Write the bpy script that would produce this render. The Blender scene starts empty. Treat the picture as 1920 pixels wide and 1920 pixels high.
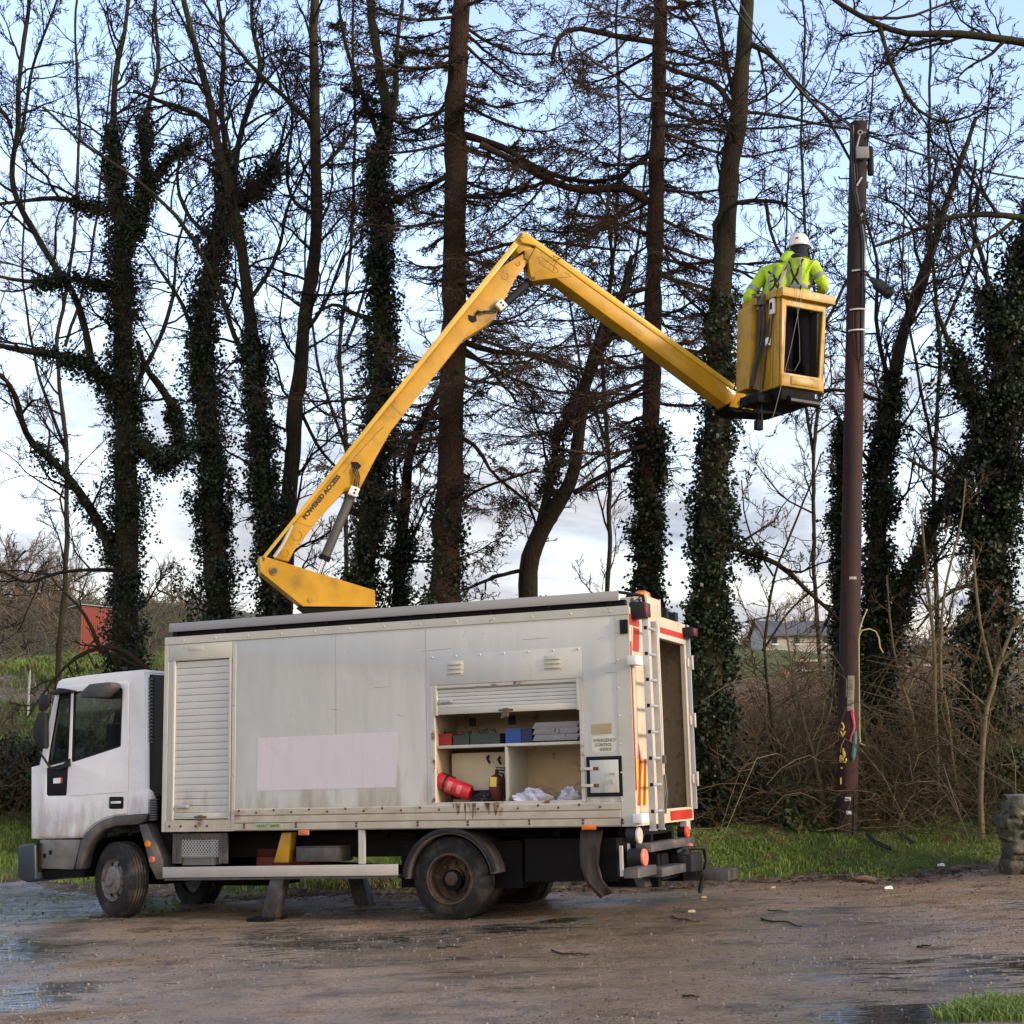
import bpy, bmesh, math, random
import numpy as np
from mathutils import Vector, Matrix
from mathutils.geometry import tessellate_polygon
rng = np.random.default_rng(7); random.seed(7)
SC = bpy.context.scene; COL = SC.collection
# ------------------------------------------------------------------ camera
F = 2800.0; TH = 0.1293; CH = 2.25
cam = bpy.data.cameras.new('camera'); camo = bpy.data.objects.new('camera', cam); COL.objects.link(camo)
cam.sensor_width = 36; cam.lens = 36*F/1920; cam.clip_end = 3000; cam.clip_start = .1
camo.location = (0, 0, CH); camo.rotation_euler = (math.pi/2+TH, 0, 0); SC.camera = camo
# ------------------------------------------------------------------ sky and sun
SUNV = Vector((.86, -.46, .30)).normalized()
w = bpy.data.worlds.new('World'); SC.world = w; w.use_nodes = True
nt = w.node_tree; nt.nodes.clear()
def N(nt, t, **k):
    n = nt.nodes.new(t)
    for a, b in k.items():
        if a == 'inp':
            for i, v in b.items(): n.inputs[i].default_value = v
        else: setattr(n, a, b)
    return n
sky = N(nt, 'ShaderNodeTexSky', sky_type='NISHITA', sun_disc=False)
sky.sun_elevation = math.asin(SUNV.z); sky.sun_rotation = math.atan2(SUNV.x, SUNV.y)
sky.air_density = 1.1; sky.dust_density = .6; sky.ozone_density = 2.5; sky.altitude = 50
tc = N(nt, 'ShaderNodeTexCoord'); mp = N(nt, 'ShaderNodeMapping'); mp.inputs['Scale'].default_value = (1.6, 1.6, 5.5); mp.inputs['Location'].default_value = (.35, .2, .1)
nz = N(nt, 'ShaderNodeTexNoise', inp={'Scale': 2.6, 'Detail': 9, 'Roughness': .58, 'Distortion': .5})
sep = N(nt, 'ShaderNodeSeparateXYZ')
L = nt.links.new
L(tc.outputs['Generated'], mp.inputs[0]); L(mp.outputs[0], nz.inputs['Vector']); L(tc.outputs['Generated'], sep.inputs[0])
# cloud cover falls with elevation: cover = noise - k*z
m1 = N(nt, 'ShaderNodeMath', operation='MULTIPLY_ADD', inp={1: -1.15, 2: .30}); L(sep.outputs['Z'], m1.inputs[0])
m2 = N(nt, 'ShaderNodeMath', operation='ADD'); m3 = N(nt, 'ShaderNodeMath', operation='MULTIPLY_ADD', inp={1: -.55, 2: 0}); L(sep.outputs['Y'], m3.inputs[0]); m4 = N(nt, 'ShaderNodeMath', operation='MAXIMUM', inp={1: -.02}); L(m3.outputs[0], m4.inputs[0])
m5 = N(nt, 'ShaderNodeMath', operation='ADD'); L(nz.outputs['Fac'], m5.inputs[0]); L(m4.outputs[0], m5.inputs[1]); L(m5.outputs[0], m2.inputs[0]); L(m1.outputs[0], m2.inputs[1])
cr = N(nt, 'ShaderNodeValToRGB'); cr.color_ramp.elements[0].position = .45; cr.color_ramp.elements[1].position = .76
cr.color_ramp.elements[0].color = (0, 0, 0, 1); cr.color_ramp.elements[1].color = (1, 1, 1, 1)
L(m2.outputs[0], cr.inputs[0])
cc = N(nt, 'ShaderNodeValToRGB'); e = cc.color_ramp.elements; e[0].position = .3; e[0].color = (.52, .60, .77, 1); e[1].position = .7; e[1].color = (1.0, .96, .92, 1)
nz2 = N(nt, 'ShaderNodeTexNoise', inp={'Scale': 3.4, 'Detail': 7, 'Roughness': .55}); L(mp.outputs[0], nz2.inputs['Vector']); L(nz2.outputs['Fac'], cc.inputs[0])
sc_ = N(nt, 'ShaderNodeVectorMath', operation='SCALE', inp={'Scale': 9.0}); L(cc.outputs[0], sc_.inputs[0])
# clouds are brighter on the sunlit side of the sky
dt = N(nt, 'ShaderNodeVectorMath', operation='DOT_PRODUCT', inp={1: (.42, -.9, .1)}); L(tc.outputs['Generated'], dt.inputs[0])
cxyz = N(nt, 'ShaderNodeCombineXYZ'); sc_.operation = 'MULTIPLY'
for i, (lo, hi) in enumerate(((3.6, 9.8), (3.65, 8.8), (3.8, 7.0))):
    ds = N(nt, 'ShaderNodeMapRange', inp={1: -.6, 2: .7, 3: lo, 4: hi}); L(dt.outputs['Value'], ds.inputs[0]); L(ds.outputs[0], cxyz.inputs[i])
L(cxyz.outputs[0], sc_.inputs[1])
skm = N(nt, 'ShaderNodeVectorMath', operation='MULTIPLY', inp={1: (2.75, 2.2, 2.08)}); L(sky.outputs[0], skm.inputs[0])
mx = N(nt, 'ShaderNodeMix', data_type='RGBA'); L(cr.outputs[0], mx.inputs[0]); L(skm.outputs[0], mx.inputs[6]); L(sc_.outputs[0], mx.inputs[7])
bg = N(nt, 'ShaderNodeBackground', inp={'Strength': .13}); L(mx.outputs[2], bg.inputs[0])
wo = N(nt, 'ShaderNodeOutputWorld'); L(bg.outputs[0], wo.inputs[0])
sl = bpy.data.lights.new('sun', 'SUN'); sl.energy = 2.0; sl.angle = math.radians(10); sl.color = (1, .84, .66)
so = bpy.data.objects.new('sun', sl); COL.objects.link(so); so.rotation_euler = SUNV.to_track_quat('Z', 'Y').to_euler()
SC.view_settings.view_transform = 'Standard'; SC.view_settings.look = 'None'; SC.view_settings.gamma = 1; SC.view_settings.exposure = 0.78
SC.render.engine = 'CYCLES'; SC.cycles.max_bounces = 5; SC.cycles.transparent_max_bounces = 12; SC.cycles.diffuse_bounces = 3
# ------------------------------------------------------------------ projection helpers
def ray(px, py):
    u = (px-960)/F; v = (960-py)/F
    return Vector((u, math.cos(TH)-v*math.sin(TH), math.sin(TH)+v*math.cos(TH)))
def at(px, py, Y):
    d = ray(px, py); d = d*(Y/d.y); return Vector((d.x, d.y, d.z+CH))
def at_np(px, py, Y):
    u = (px-960)/F; v = (960-py)/F; dy = math.cos(TH)-v*math.sin(TH); dz = math.sin(TH)+v*math.cos(TH)
    return np.stack([u/dy*Y, Y+0*u, dz/dy*Y+CH], -1)
def proj_np(P):
    x = P[..., 0]; y = P[..., 1]; z = P[..., 2]-CH
    yc = np.maximum(y*math.cos(TH)+z*math.sin(TH), .1); zc = -y*math.sin(TH)+z*math.cos(TH)
    return 960+F*x/yc, 960-F*zc/yc
# ------------------------------------------------------------------ materials
def mat(name, col, rough=.6, metal=0, var=.12, vscale=3, bump=0, bscale=40, col2=None, c2pos=(.5, .62), c2scale=2.5, streak=None, spec=.5, coat=0, grime=None, gz=None):
    """Principled; var = brightness variation, col2 = patches of a second colour, streak = stretch (x,y,z)"""
    m = bpy.data.materials.new(name); m.use_nodes = True; t = m.node_tree; l = t.links.new
    b = t.nodes['Principled BSDF']; b.inputs['Roughness'].default_value = rough; b.inputs['Metallic'].default_value = metal
    b.inputs['Specular IOR Level'].default_value = spec; b.inputs['Coat Weight'].default_value = coat
    c = N(t, 'ShaderNodeTexCoord'); mpn = N(t, 'ShaderNodeMapping')
    if streak: mpn.inputs['Scale'].default_value = streak
    l(c.outputs['Object'], mpn.inputs[0])
    n = N(t, 'ShaderNodeTexNoise', inp={'Scale': vscale, 'Detail': 8, 'Roughness': .6}); l(mpn.outputs[0], n.inputs['Vector'])
    mr = N(t, 'ShaderNodeMapRange', inp={1: .3, 2: .7, 3: 1-var, 4: 1+var}); l(n.outputs['Fac'], mr.inputs[0])
    src = None
    rgb = N(t, 'ShaderNodeRGB'); rgb.outputs[0].default_value = (*col, 1); src = rgb.outputs[0]
    def patch(src, colx, pos, scale, extra=None, sv=None):
        n2 = N(t, 'ShaderNodeTexNoise', inp={'Scale': scale, 'Detail': 9, 'Roughness': .65})
        if sv:
            m_ = N(t, 'ShaderNodeMapping'); m_.inputs['Scale'].default_value = sv; l(c.outputs['Object'], m_.inputs[0]); l(m_.outputs[0], n2.inputs['Vector'])
        else: l(c.outputs['Object'], n2.inputs['Vector'])
        f = n2.outputs['Fac']
        if extra is not None:
            a = N(t, 'ShaderNodeMath', operation='ADD'); l(f, a.inputs[0]); l(extra, a.inputs[1]); f = a.outputs[0]
        r = N(t, 'ShaderNodeMapRange', inp={1: pos[0], 2: pos[1], 3: 0, 4: 1}); l(f, r.inputs[0])
        x = N(t, 'ShaderNodeMix', data_type='RGBA'); l(r.outputs[0], x.inputs[0]); l(src, x.inputs[6]); x.inputs[7].default_value = (*colx, 1)
        return x.outputs[2]
    if col2: src = patch(src, col2, c2pos, c2scale)
    if grime:   # (colour, strength positions, scale, z0, z1): dirt rising where local z is low
        colx, pos, scale, z0, z1 = grime
        s = N(t, 'ShaderNodeSeparateXYZ'); l(c.outputs['Object'], s.inputs[0])
        r = N(t, 'ShaderNodeMapRange', inp={1: z0, 2: z1, 3: .28, 4: -.12}); l(s.outputs['Z'], r.inputs[0])
        src = patch(src, colx, pos, scale, r.outputs[0], (1.5, 1.5, .35))
    vm = N(t, 'ShaderNodeVectorMath', operation='SCALE'); l(src, vm.inputs[0]); l(mr.outputs[0], vm.inputs['Scale'])
    l(vm.outputs[0], b.inputs['Base Color'])
    rr = N(t, 'ShaderNodeMapRange', inp={1: .3, 2: .7, 3: max(0, rough-.12), 4: min(1, rough+.1)}); l(n.outputs['Fac'], rr.inputs[0]); l(rr.outputs[0], b.inputs['Roughness'])
    if bump:
        nb = N(t, 'ShaderNodeTexNoise', inp={'Scale': bscale, 'Detail': 6}); l(mpn.outputs[0], nb.inputs['Vector'])
        bp = N(t, 'ShaderNodeBump', inp={'Strength': 1, 'Distance': bump}); l(nb.outputs['Fac'], bp.inputs['Height']); l(bp.outputs[0], b.inputs['Normal'])
    return m
RUST = (.16, .06, .02)
M = dict(
 box=mat('box_paint', (.57, .55, .49), .42, var=.045, vscale=2.5, streak=(2.2, 2.2, .5), col2=(.44, .40, .32), c2pos=(.58, .95), c2scale=2.2, grime=((.33, .255, .16), (.55, .85), 3, 0, .9), bump=.012, bscale=1.4),
 trim=mat('cream_trim', (.56, .52, .42), .5, var=.1, col2=RUST, c2pos=(.66, .7), c2scale=9),
 cream=mat('cream_panel', (.60, .52, .36), .5, var=.08, col2=(.42, .30, .15), c2pos=(.58, .72), c2scale=6),
 rail=mat('bottom_rail_paint', (.50, .43, .32), .5, var=.14, vscale=6, col2=RUST, c2pos=(.6, .74), c2scale=3.2),
 sh=mat('shutter_paint', (.60, .575, .52), .45, var=.06, vscale=4, grime=((.38, .28, .15), (.6, .9), 4, 0, .7)),
 patch=mat('pale_patch', (.70, .605, .60), .5, var=.05, vscale=3, streak=(5, 5, .6), col2=(.60, .52, .50), c2pos=(.58, .8), c2scale=4),
 cab=mat('cab_paint', (.78, .76, .735), .28, var=.03, vscale=2, coat=.3, grime=((.36, .27, .20), (.62, .98), 3.5, -.1, .9)),
 blackp=mat('black_plastic', (.014, .014, .014), .6, var=.3, col2=(.04, .034, .028), c2pos=(.58, .8), spec=.3),
 greyp=mat('grey_plastic', (.060, .056, .052), .6, var=.25, col2=(.16, .13, .10), c2pos=(.5, .7)),
 bumper=mat('bumper_paint', (.022, .032, .04), .45, var=.15),
 chassis=mat('chassis_black', (.006, .005, .005), .8, var=.4, bump=.004, spec=.2),
 seal=mat('seal_black', (.01, .01, .01), .7, spec=.2),
 yellow=mat('yellow_paint', (.52, .265, .006), .42, var=.16, vscale=3, col2=(.22, .12, .02), c2pos=(.52, .74), c2scale=2.2, coat=.15),
 yfib=mat('yellow_fibreglass', (.46, .25, .009), .45, var=.2, vscale=3, streak=(6, 6, .8), col2=(.20, .11, .02), c2pos=(.52, .70), c2scale=4),
 alu=mat('aluminium', (.50, .49, .47), .45, metal=.4, var=.12, vscale=8),
 rustrail=mat('roof_rail_metal', (.36, .335, .31), .5, metal=.2, var=.05),
 steel=mat('dull_steel', (.085, .08, .074), .5, metal=.3, var=.4, vscale=9, col2=(.05, .042, .034)),
 chrome=mat('chrome', (.7, .7, .7), .15, metal=1, var=.03),
 rubber=mat('tyre_rubber', (.020, .018, .016), .8, var=.3, vscale=7, col2=(.085, .068, .052), c2pos=(.48, .72), c2scale=5, bump=.003, bscale=30, spec=.25),
 rim=mat('front_rim', (.22, .19, .165), .6, var=.2, vscale=12, col2=(.10, .07, .05), c2pos=(.5, .65), c2scale=10),
 rimr=mat('rear_rim', (.065, .038, .024), .75, var=.4, vscale=12, col2=(.15, .075, .03), c2pos=(.5, .65), c2scale=9),
 orange=mat('amber_lens', (.85, .20, .015), .25, var=.03), redl=mat('red_lens', (.75, .10, .05), .3, var=.03),
 dred=mat('dark_red_lens', (.12, .02, .02), .3), clear=mat('clear_lens', (.6, .55, .48), .2, var=.05),
 red=mat('red_marking', (.52, .035, .018), .45, var=.1), ymark=mat('yellow_marking', (.85, .62, .10), .45, var=.06),
 white=mat('white_plate', (.78, .76, .72), .45, var=.06), tan=mat('tan_plate', (.42, .33, .17), .5, var=.08),
 ink=mat('black_ink', (.015, .014, .012), .5), fink=mat('faded_ink', (.13, .11, .08), .6), greenink=mat('green_ink', (.12, .22, .07), .6),
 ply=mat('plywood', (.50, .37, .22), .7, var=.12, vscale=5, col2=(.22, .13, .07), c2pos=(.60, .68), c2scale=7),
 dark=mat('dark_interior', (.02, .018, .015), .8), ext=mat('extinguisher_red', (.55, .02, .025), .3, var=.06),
 blue=mat('blue_crate', (.02, .07, .28), .4, var=.08), crate=mat('dark_crate', (.03, .045, .035), .5, var=.2), redc=mat('red_crate', (.30, .012, .01), .45, var=.12),
 net=mat('grey_fabric', (.09, .088, .085), .85, var=.3, vscale=20, bump=.004), bag=mat('white_bag', (.72, .68, .72), .45, var=.08, vscale=15, bump=.004, bscale=40),
 bbag=mat('black_bag', (.012, .012, .013), .35, bump=.006, bscale=25), brown=mat('dark_red_enamel', (.10, .016, .010), .4),
 hiviz=mat('hi_vis_fabric', (.42, .62, .018), .85, var=.12, vscale=7, bump=.035, bscale=8), tape=mat('grey_reflective_tape', (.24, .25, .23), .4, var=.08),
 helmet=mat('helmet_white', (.80, .71, .63), .35, var=.03), cloth=mat('dark_cloth', (.012, .012, .016), .9, var=.3, bump=.004, bscale=25),
 skin=mat('skin', (.50, .28, .20), .5, var=.08),
 pole=mat('creosoted_pole', (.046, .014, .007), .8, var=.75, vscale=2.2, streak=(9, 9, .25), col2=(.022, .010, .008), c2pos=(.40, .60), c2scale=1.1, bump=.006, bscale=16),
 rope_y=mat('yellow_rope', (.46, .38, .15), .8, var=.15, vscale=30), pink=mat('pink_cord', (.70, .09, .12), .7), teal=mat('teal_cord', (.07, .19, .17), .7),
 bark=mat('bark', (.036, .026, .016), .92, var=.45, vscale=10, streak=(6, 6, 1.2), col2=(.042, .050, .016), c2pos=(.48, .66), c2scale=1.4, bump=.03, bscale=9, spec=.15),
 pinebark=mat('reddish_plate_bark', (.048, .027, .017), .92, var=.6, vscale=9, streak=(6, 6, 2.2), col2=(.045, .045, .018), c2pos=(.55, .7), c2scale=1.2, bump=.04, bscale=8, spec=.15),
 twig=mat('twig', (.021, .016, .012), .9, var=.3, spec=.15), ptwig=mat('rusty_twig', (.055, .036, .022), .9, var=.35, vscale=1.5, spec=.15),
 pale=mat('pale_bark', (.15, .115, .06), .85, var=.3, vscale=9, spec=.2), brown_stem=mat('bramble_stem', (.105, .070, .038), .88, var=.5, vscale=2, spec=.2),
 ivy=mat('ivy_leaf', (.019, .030, .010), .5, var=.7, vscale=2.5, col2=(.045, .062, .020), c2pos=(.55, .75), c2scale=5, spec=.35),
 needle=mat('needle', (.020, .024, .012), .8, var=.4, spec=.2), dneedle=mat('dead_needle', (.040, .026, .016), .9, var=.4, spec=.1),
 shrub=mat('shrub_leaf', (.060, .090, .022), .6, var=.5, vscale=1.5, col2=(.09, .085, .03), c2pos=(.5, .7), spec=.3),
 grass=mat('grass_blade', (.150, .210, .038), .6, var=.45, vscale=1.3, col2=(.20, .155, .06), c2pos=(.52, .64), c2scale=2.2, spec=.3),
 deadleaf=mat('dead_leaf', (.085, .040, .020), .75, var=.5, vscale=6, col2=(.14, .09, .04), c2pos=(.5, .6), spec=.25),
 stone=mat('mossy_stone', (.20, .185, .14), .9, var=.4, vscale=7, col2=(.08, .085, .03), c2pos=(.45, .6), bump=.02, bscale=9),
 pebble=mat('pebble', (.22, .175, .13), .7, var=.5, vscale=4), redbox=mat('rust_red_sheet', (.24, .035, .014), .6, var=.1, vscale=3, col2=(.16, .03, .015), c2pos=(.5, .7)),
 render_=mat('pale_render', (.42, .38, .33), .85, var=.1), slate=mat('slate', (.10, .095, .09), .7, var=.2), board=mat('weathered_board', (.16, .11, .07), .85, var=.3),
 cable=mat('cable_black', (.012, .012, .012), .5), glassd=None, pipe=mat('terracotta', (.38, .14, .07), .7), barn=mat('brown_sheet', (.14, .09, .06), .8),
)
def glass(name, tint, f0=.06, rough=.03):
    m = bpy.data.materials.new(name); m.use_nodes = True; t = m.node_tree; t.nodes.clear()
    a = N(t, 'ShaderNodeBsdfTransparent', inp={0: (*tint, 1)}); g = N(t, 'ShaderNodeBsdfGlossy', inp={'Roughness': rough}); lw = N(t, 'ShaderNodeLayerWeight', inp={0: .5}); pw = N(t, 'ShaderNodeMath', operation='POWER', inp={1: 4.0}); t.links.new(lw.outputs['Facing'], pw.inputs[0]); fr = N(t, 'ShaderNodeMath', operation='MULTIPLY_ADD', inp={1: .8, 2: .035}); t.links.new(pw.outputs[0], fr.inputs[0])
    x = N(t, 'ShaderNodeMixShader'); o = N(t, 'ShaderNodeOutputMaterial'); k = t.links.new
    k(fr.outputs[0], x.inputs[0]); k(a.outputs[0], x.inputs[1]); k(g.outputs[0], x.inputs[2]); k(x.outputs[0], o.inputs[0]); return m
M['glassd'] = glass('window_glass', (.74, .78, .75))
# ------------------------------------------------------------------ object helpers
def tag(o, label=None, cat=None, group=None, kind=None):
    if label: o['label'] = label
    if cat: o['category'] = cat
    if group: o['group'] = group
    if kind: o['kind'] = kind
    return o
def empty(name, loc=(0, 0, 0), parent=None, **k):
    o = bpy.data.objects.new(name, None); COL.objects.link(o); o.location = loc; o.parent = parent; return tag(o, **k)
class MB:
    def __init__(s): s.v = []; s.f = []
    def add(s, vs, fs, X=None):
        b = len(s.v); s.v += [(X @ Vector(p) if X is not None else Vector(p)) for p in vs]; s.f += [tuple(i+b for i in f) for f in fs]; return s
    def box(s, lo, hi, X=None):
        x0, y0, z0 = lo; x1, y1, z1 = hi
        return s.add([(x0,y0,z0),(x1,y0,z0),(x1,y1,z0),(x0,y1,z0),(x0,y0,z1),(x1,y0,z1),(x1,y1,z1),(x0,y1,z1)],
                     [(3,2,1,0),(4,5,6,7),(0,1,5,4),(1,2,6,5),(2,3,7,6),(3,0,4,7)], X)
    def prism(s, poly, y0, y1, holes=(), X=None, fn=None):
        """poly in (x,z); extruded y0..y1; fn maps (x,z,y)->Vector"""
        fn = fn or (lambda x, z, y: Vector((x, y, z)))
        loops = [list(poly)]+[list(h) for h in holes]
        tri = tessellate_polygon([[Vector((p[0], p[1], 0)) for p in lp] for lp in loops])
        flat = [p for lp in loops for p in lp]; n = len(flat)
        vs = [fn(p[0], p[1], y0) for p in flat]+[fn(p[0], p[1], y1) for p in flat]
        if not holes: fs = [tuple(range(n)), tuple(range(2*n-1, n-1, -1))]
        else: fs = [tuple(t) for t in tri]+[tuple(i+n for i in reversed(t)) for t in tri]
        b = 0
        for lp in loops:
            k = len(lp)
            for i in range(k): j = (i+1) % k; fs.append((b+i, b+j, b+j+n, b+i+n))
            b += k
        return s.add(vs, fs, X)
    def tube(s, pts, r, n=8, cap=True, X=None):
        pts = [Vector(p) for p in pts]; rs = r if isinstance(r, (list, tuple)) else [r]*len(pts)
        vs = []; fs = []; u = None
        for i, p in enumerate(pts):
            t = (pts[min(i+1, len(pts)-1)]-pts[max(i-1, 0)]).normalized()
            if u is None: u = t.orthogonal().normalized()
            u = (u-t*u.dot(t)); u = u.normalized() if u.length > 1e-6 else t.orthogonal().normalized(); w_ = t.cross(u)
            for k in range(n):
                a = 2*math.pi*k/n; vs.append(p+(u*math.cos(a)+w_*math.sin(a))*rs[i])
        for i in range(len(pts)-1):
            for k in range(n):
                k2 = (k+1) % n; fs.append((i*n+k, i*n+k2, (i+1)*n+k2, (i+1)*n+k))
        if cap: fs.append(tuple(range(n-1, -1, -1))); b = (len(pts)-1)*n; fs.append(tuple(range(b, b+n)))
        return s.add(vs, fs, X)
    def lathe(s, prof, n=32, c=(0, 0, 0), axis='y', X=None, cap=True):
        vs = []; fs = []
        for (r, h) in prof:
            for k in range(n):
                a = 2*math.pi*k/n; p = (r*math.cos(a), h, r*math.sin(a)) if axis == 'y' else ((r*math.cos(a), r*math.sin(a), h) if axis == 'z' else (h, r*math.cos(a), r*math.sin(a)))
                vs.append((p[0]+c[0], p[1]+c[1], p[2]+c[2]))
        for i in range(len(prof)-1):
            for k in range(n): k2 = (k+1) % n; fs.append((i*n+k, i*n+k2, (i+1)*n+k2, (i+1)*n+k))
        if cap: fs.append(tuple(range(n-1, -1, -1))); b = (len(prof)-1)*n; fs.append(tuple(range(b, b+n)))
        return s.add(vs, fs, X)
    def build(s, name, m, parent=None, bevel=0, seg=2, smooth=False, label=None, cat=None, group=None, kind=None, inv=None, ang=35):
        me = bpy.data.meshes.new(name)
        vv = [tuple(inv @ p) if inv is not None else tuple(p) for p in s.v]
        me.from_pydata(vv, [], s.f); me.update()
        bm = bmesh.new(); bm.from_mesh(me); bmesh.ops.remove_doubles(bm, verts=bm.verts, dist=1e-5); bmesh.ops.recalc_face_normals(bm, faces=bm.faces)
        if bevel:
            es = [e for e in bm.edges if len(e.link_faces) == 2 and e.calc_face_angle(0) > math.radians(ang)]
            bmesh.ops.bevel(bm, geom=es, offset=bevel, segments=seg, profile=.5, affect='EDGES', clamp_overlap=True)
        for f in bm.faces: f.smooth = smooth or bool(bevel)
        bm.to_mesh(me); bm.free()
        if smooth or bevel:
            try: me.set_sharp_from_angle(angle=math.radians(38))
            except Exception: pass
        me.materials.append(m)
        o = bpy.data.objects.new(name, me); COL.objects.link(o); o.parent = parent
        return tag(o, label, cat, group, kind)
def text_tris(txt, size, bold=.0, align='CENTER', squash=1):
    c = bpy.data.curves.new('t', 'FONT'); c.body = txt; c.size = size; c.offset = bold; c.align_x = align; c.align_y = 'CENTER'; c.resolution_u = 3; c.extrude = .0012
    o = bpy.data.objects.new('t', c); COL.objects.link(o); bpy.context.view_layer.update()
    me = bpy.data.meshes.new_from_object(o.evaluated_get(bpy.context.evaluated_depsgraph_get()))
    vs = [(v.co.x*squash, v.co.y, v.co.z) for v in me.vertices]; fs = [tuple(p.vertices) for p in me.polygons]
    bpy.data.objects.remove(o); bpy.data.curves.remove(c); bpy.data.meshes.remove(me); return vs, fs
def np_mesh(name, V, Q, m, parent=None, smooth=True, **k):
    """V (n,3); Q (m,c) faces with c corners"""
    me = bpy.data.meshes.new(name); c = Q.shape[1]
    me.vertices.add(len(V)); me.vertices.foreach_set('co', np.asarray(V, np.float32).ravel())
    me.loops.add(Q.size); me.loops.foreach_set('vertex_index', Q.astype(np.int32).ravel())
    me.polygons.add(len(Q)); me.polygons.foreach_set('loop_start', np.arange(0, Q.size, c, dtype=np.int32)); me.polygons.foreach_set('loop_total', np.full(len(Q), c, np.int32))
    me.polygons.foreach_set('use_smooth', np.full(len(Q), smooth)); me.update(calc_edges=True); me.validate(clean_customdata=False) if False else None
    me.materials.append(m); o = bpy.data.objects.new(name, me); COL.objects.link(o); o.parent = parent; return tag(o, **k)
# ------------------------------------------------------------------ terrain
EX = [-40, -7.6, -5, -2.2, 1, 4, 7, 40]; EY = [24, 23, 20.6, 18.7, 18.2, 18.5, 18.4, 18.0]
def edge(x): return np.interp(x, EX, EY)+.12*np.sin(x*2.3)+.07*np.sin(x*5.1+1)
def sstep(a, b, x): t = np.clip((x-a)/(b-a), 0, 1); return t*t*(3-2*t)
def road_z(x, y): return .05+.044*(np.clip(x, -14, 9)+.65)-.02*(np.clip(y, 6, 24)-15.85)
_pn = [(rng.uniform(-1, 1, 2)*f, rng.uniform(0, 6.28), a) for f, a in [(.35, 1), (.7, .7), (1.5, .45), (3.2, .28), (6.5, .16), (11, .1)] for _ in range(5)]
def fnoise(x, y, s=1.0, o=0):
    r = 0
    for (k, ph, a) in _pn: r = r+a*np.sin(k[0]*x*s*2+k[1]*y*s*2+ph+o*7.7)
    return r/2.2
def terrain(x, y):
    x = np.asarray(x, float); y = np.asarray(y, float)
    rz = road_z(x, y); e = edge(x); d = y-e; u = x/np.maximum(y, 4)
    zl = np.interp(y, [0, 26, 28, 30, 34, 40, 60, 100, 150, 260, 500], [0, 0, .35, 1.2, 3.2, 3.35, 3.9, 7.5, 11.5, 12.5, 10])
    zl0 = rz+.05*np.clip(d, 0, 5); wl = sstep(24.5, 28, y); zl = np.maximum(zl, rz)*wl+zl0*(1-wl)
    zr = np.interp(y, [0, 21, 26, 31, 35, 80, 120, 260, 500], [.5, .62, .8, 1.3, 2.75, 5.2, 6.4, 9, 8])
    wr = sstep(0, 1.7, d); zr = rz*(1-wr)+zr*wr
    k = sstep(-.13, .06, u); z = zl*(1-k)+zr*k
    z = np.where(d < 0, rz, z)
    z = z+np.where(d > 0, np.clip(d, 0, 1), 0)*.05*fnoise(x, y, 1.2)+sstep(-1.2, .2, d)*(1-sstep(.3, 1.2, d))*.035*fnoise(x, y, 2.2, 1)
    # churned soil on the banks
    so = sstep(28, 30, y)*(1-sstep(36, 38, y)); z = z+so*.12*fnoise(x, y, .9, 2)
    z = z+sstep(45, 90, y)*.5*fnoise(x*.1, y*.1, 1, 3)
    z = z+(1-sstep(-40, -6, y))*9  # unseen rise behind the camera, added for the cab window reflections
    # ruts
    rut = 0
    for (yc, am, fr_, ph) in ((13.0, .5, .33, .4), (14.75, .5, .33, .4), (15.15, .35, .5, 2.1), (11.6, .7, .28, 3.0)): rut = rut+np.exp(-((y-(yc+am*np.sin(x*fr_+ph)+.03*np.sin(x*7)))/.13)**2)*(.55+.45*np.sin(x*.9+yc))
    z = z-np.where(d < -.3, .022*rut, 0)+np.where(d < -.1, .006*fnoise(x, y, 3.2, 14), 0)
    z = z+np.where(d < 0, .010*fnoise(x*.5, y*1.4, 1.2, 4), 0)
    return z
def T0(x, y): return float(terrain(np.array([x]), np.array([y]))[0])
def ground_px(px, py, y0=9, y1=120):
    d = ray(px, py); ys = np.geomspace(y0, y1, 900); x = d.x/d.y*ys; z = d.z/d.y*ys+CH
    h = terrain(x, ys); i = np.argmax(h >= z) if (h >= z).any() else len(ys)-1
    return Vector((x[i], ys[i], h[i]))
def axis_pts(lo, hi, dlo, dhi, step, n):
    a = np.arange(dlo, dhi, step); g = np.geomspace(1, 1+(hi-dhi)/step/1.0, n)-1
    r = dhi+(hi-dhi)*(g/g[-1]); l_ = dlo-(dlo-lo)*((np.geomspace(1, 1+(dlo-lo)/step, n)-1)/((dlo-lo)/step)); return np.concatenate([l_[::-1][:-1], a, r])
gx = axis_pts(-260, 260, -9.5, 9.5, .085, 60); gy = axis_pts(-40, 480, 8.5, 26, .085, 110)
GX, GY = np.meshgrid(gx, gy); GZ = terrain(GX, GY)
V = np.stack([GX, GY, GZ], -1).reshape(-1, 3); nx_, ny_ = len(gx), len(gy)
I = (np.arange(ny_-1)[:, None]*nx_+np.arange(nx_-1)[None, :]); Q = np.stack([I, I+1, I+1+nx_, I+nx_], -1).reshape(-1, 4)
cx = (GX[:-1, :-1]+GX[1:, 1:])/2; cy = (GY[:-1, :-1]+GY[1:, 1:])/2
isroad = (((cy-edge(cx)) < .0) & (cy > -4)).reshape(-1)
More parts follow.
